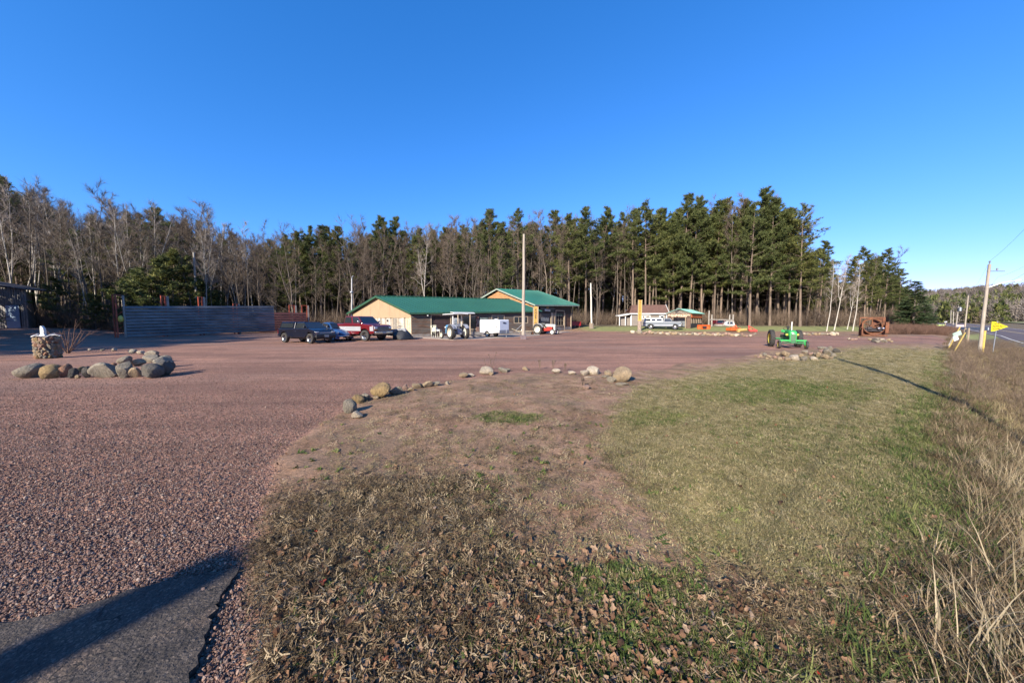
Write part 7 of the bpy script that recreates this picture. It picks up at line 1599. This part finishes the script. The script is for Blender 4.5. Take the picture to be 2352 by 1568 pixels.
# long pale sign board seen low over the road
b = A(2240, 40); bz = h(b.x, b.y); t = thing('roadside_board', 'long pale blue horizontal board on posts beyond the utility pole', 'sign', (b.x, b.y, bz)); O = Vector(t.location); a_, b_ = Q(2204, 753.5, 42), Q(2270, 755, 38); mb = MB(); mb.beam(a_-O, b_-O, .06, .32); mb.build('panel', mat('pale_blue_board', (.48, .58, .64), .5), t)
for px_, D_ in ((2219, 41), (2227, 40.5), (2262, 38.5)): q = A(px_, D_); zq = Q(px_, 753, D_).z; mb = MB(); mb.beam(Vector((q.x, q.y, h(q.x, q.y)))-O, Vector((q.x, q.y, zq))-O, .1, .1); mb.build('post', M_pale, t)
# mailbox, small signs, house and flag far along the road
b = at(2172, 120); t = thing('mailbox', 'white rounded mailbox on a post far along the road', 'mailbox', b); mb = MB(); mb.box((0, 0, .5), (.12, .12, 1.0)); mb.build('post', M_pale, t); mb = MB(); mb.tube([(-.25, 0, 1.2), (.3, 0, 1.2)], .24, 12); mb.build('box', M_white, t)
b = at(2208, 80); t = thing('pink_sign', 'small pale pink rectangular sign left of the second utility pole', 'sign', b); mb = MB(); mb.box((0, 0, 1.1), (1.2, .05, .45), (0, 0, -.9)); mb.build('panel', mat('pale_pink_board', (.62, .5, .55), .6), t); mb = MB(); mb.box((0, .05, .45), (.07, .07, .9)); mb.build('post', M_pale, t)
b = at(2158, 95); t = thing('lime_sign', 'low lime green sign above the red bushes', 'sign', b); mb = MB(); mb.box((0, 0, .75), (2.0, .06, .5), (0, 0, -.6)); mb.build('panel', mat('lime_board', (.35, .45, .15), .6), t); mb = MB(); mb.box((-.5, .06, .3), (.08, .08, .6)); mb.build('post', M_pale, t); mb = MB(); mb.box((.5, .1, .3), (.08, .08, .6)); mb.build('post', M_pale, t)
p = A(2137, 190); z0 = h(p.x, p.y)-.3; t = thing('far_house', 'small cream house with pale roof far off beyond the spruces', 'house', (p.x, p.y, z0), R(-40)); mb = MB(); mb.box((0, 0, 2.3), (7, 6, 4.6)); mb.prism([(-3.5, 4.6), (3.5, 4.6), (0, 6.6)], -2.99, 2.99); mb.build('wall', mat('pale_green_wall', (.55, .56, .42), .8), t)
for s in (-1, 1): mb = MB(); mb.beam((s*3.9, 0, 4.4), (0, 0, 6.75), 6.8, .16, up=(0, 0, 1)); mb.build('roof', mat('pale_house_roof', (.6, .57, .52), .8), t)
for x in (-1.8, 1.2): mb = MB(); mb.box((x, -3.02, 2.6), (1.1, .08, 1.3)); mb.build('window', M_glass, t)
p = A(2152, 185); z0 = h(p.x, p.y); t = thing('flagpole', 'thin pole with a red white and blue flag beside the far house', 'flag pole', (p.x, p.y, z0)); mb = MB(); mb.tube([(0, 0, 0), (0, 0, 7.5)], .08, 6); mb.build('pole_shaft', M_white, t)
for i, c_ in enumerate(((.6, .08, .1), (.75, .7, .7), (.6, .08, .1))): mb = MB(); mb.box((1.0, 0, 5.2+i*.6), (2.0, .05, .55)); mb.build('flag_stripe', mat('flag_%d' % i, c_, .8), t)
mb = MB(); mb.box((.5, -.04, 6.55), (1.0, .05, .8)); mb.build('flag_canton', mat('flag_blue', (.05, .08, .3), .8), t)
# dead flower stalks along the stone edging
for i, (px, py, hh) in enumerate(((1120, 852, 38), (1130, 848, 44), (1270, 850, 26), (1338, 889, 22), (1298, 852, 20), (1240, 848, 22))):
    R_ = np.random.RandomState(50+i); tb = TB(); b = P(px, py); k = b.y/FPX
    for j in range(2 if i < 2 else 8):
        d0 = np.array([R_.normal(0, .12), R_.normal(0, .12), 1.]); q, rr, _ = grow(np.zeros(3), d0/np.linalg.norm(d0), hh*k*R_.uniform(.7, 1), .006, 5, .06, 0, R_); tb.tube(q, [.006 if i < 2 else .0035]*6, 4)
        for m2 in range(9): v = R_.normal(size=3); v /= np.linalg.norm(v); u_ = perp(v, R_)*.006; tb.tri(q[-1]+u_, q[-1]-u_, q[-1]+v*.05)
    o = bpy.data.objects.new('dead_flower_stalk', tb.mesh('dead_flower_stalk', B_brush)); COL.objects.link(o); o.location = b; prop(o, label='dry brown weed stalk, %s from the left along the stone edging' % ordw([0, 1, 3, 5, 4, 2][i]), cat='weed', group='dead weed stalks along the stone edging')
print('OBJECTS', len(bpy.data.objects))
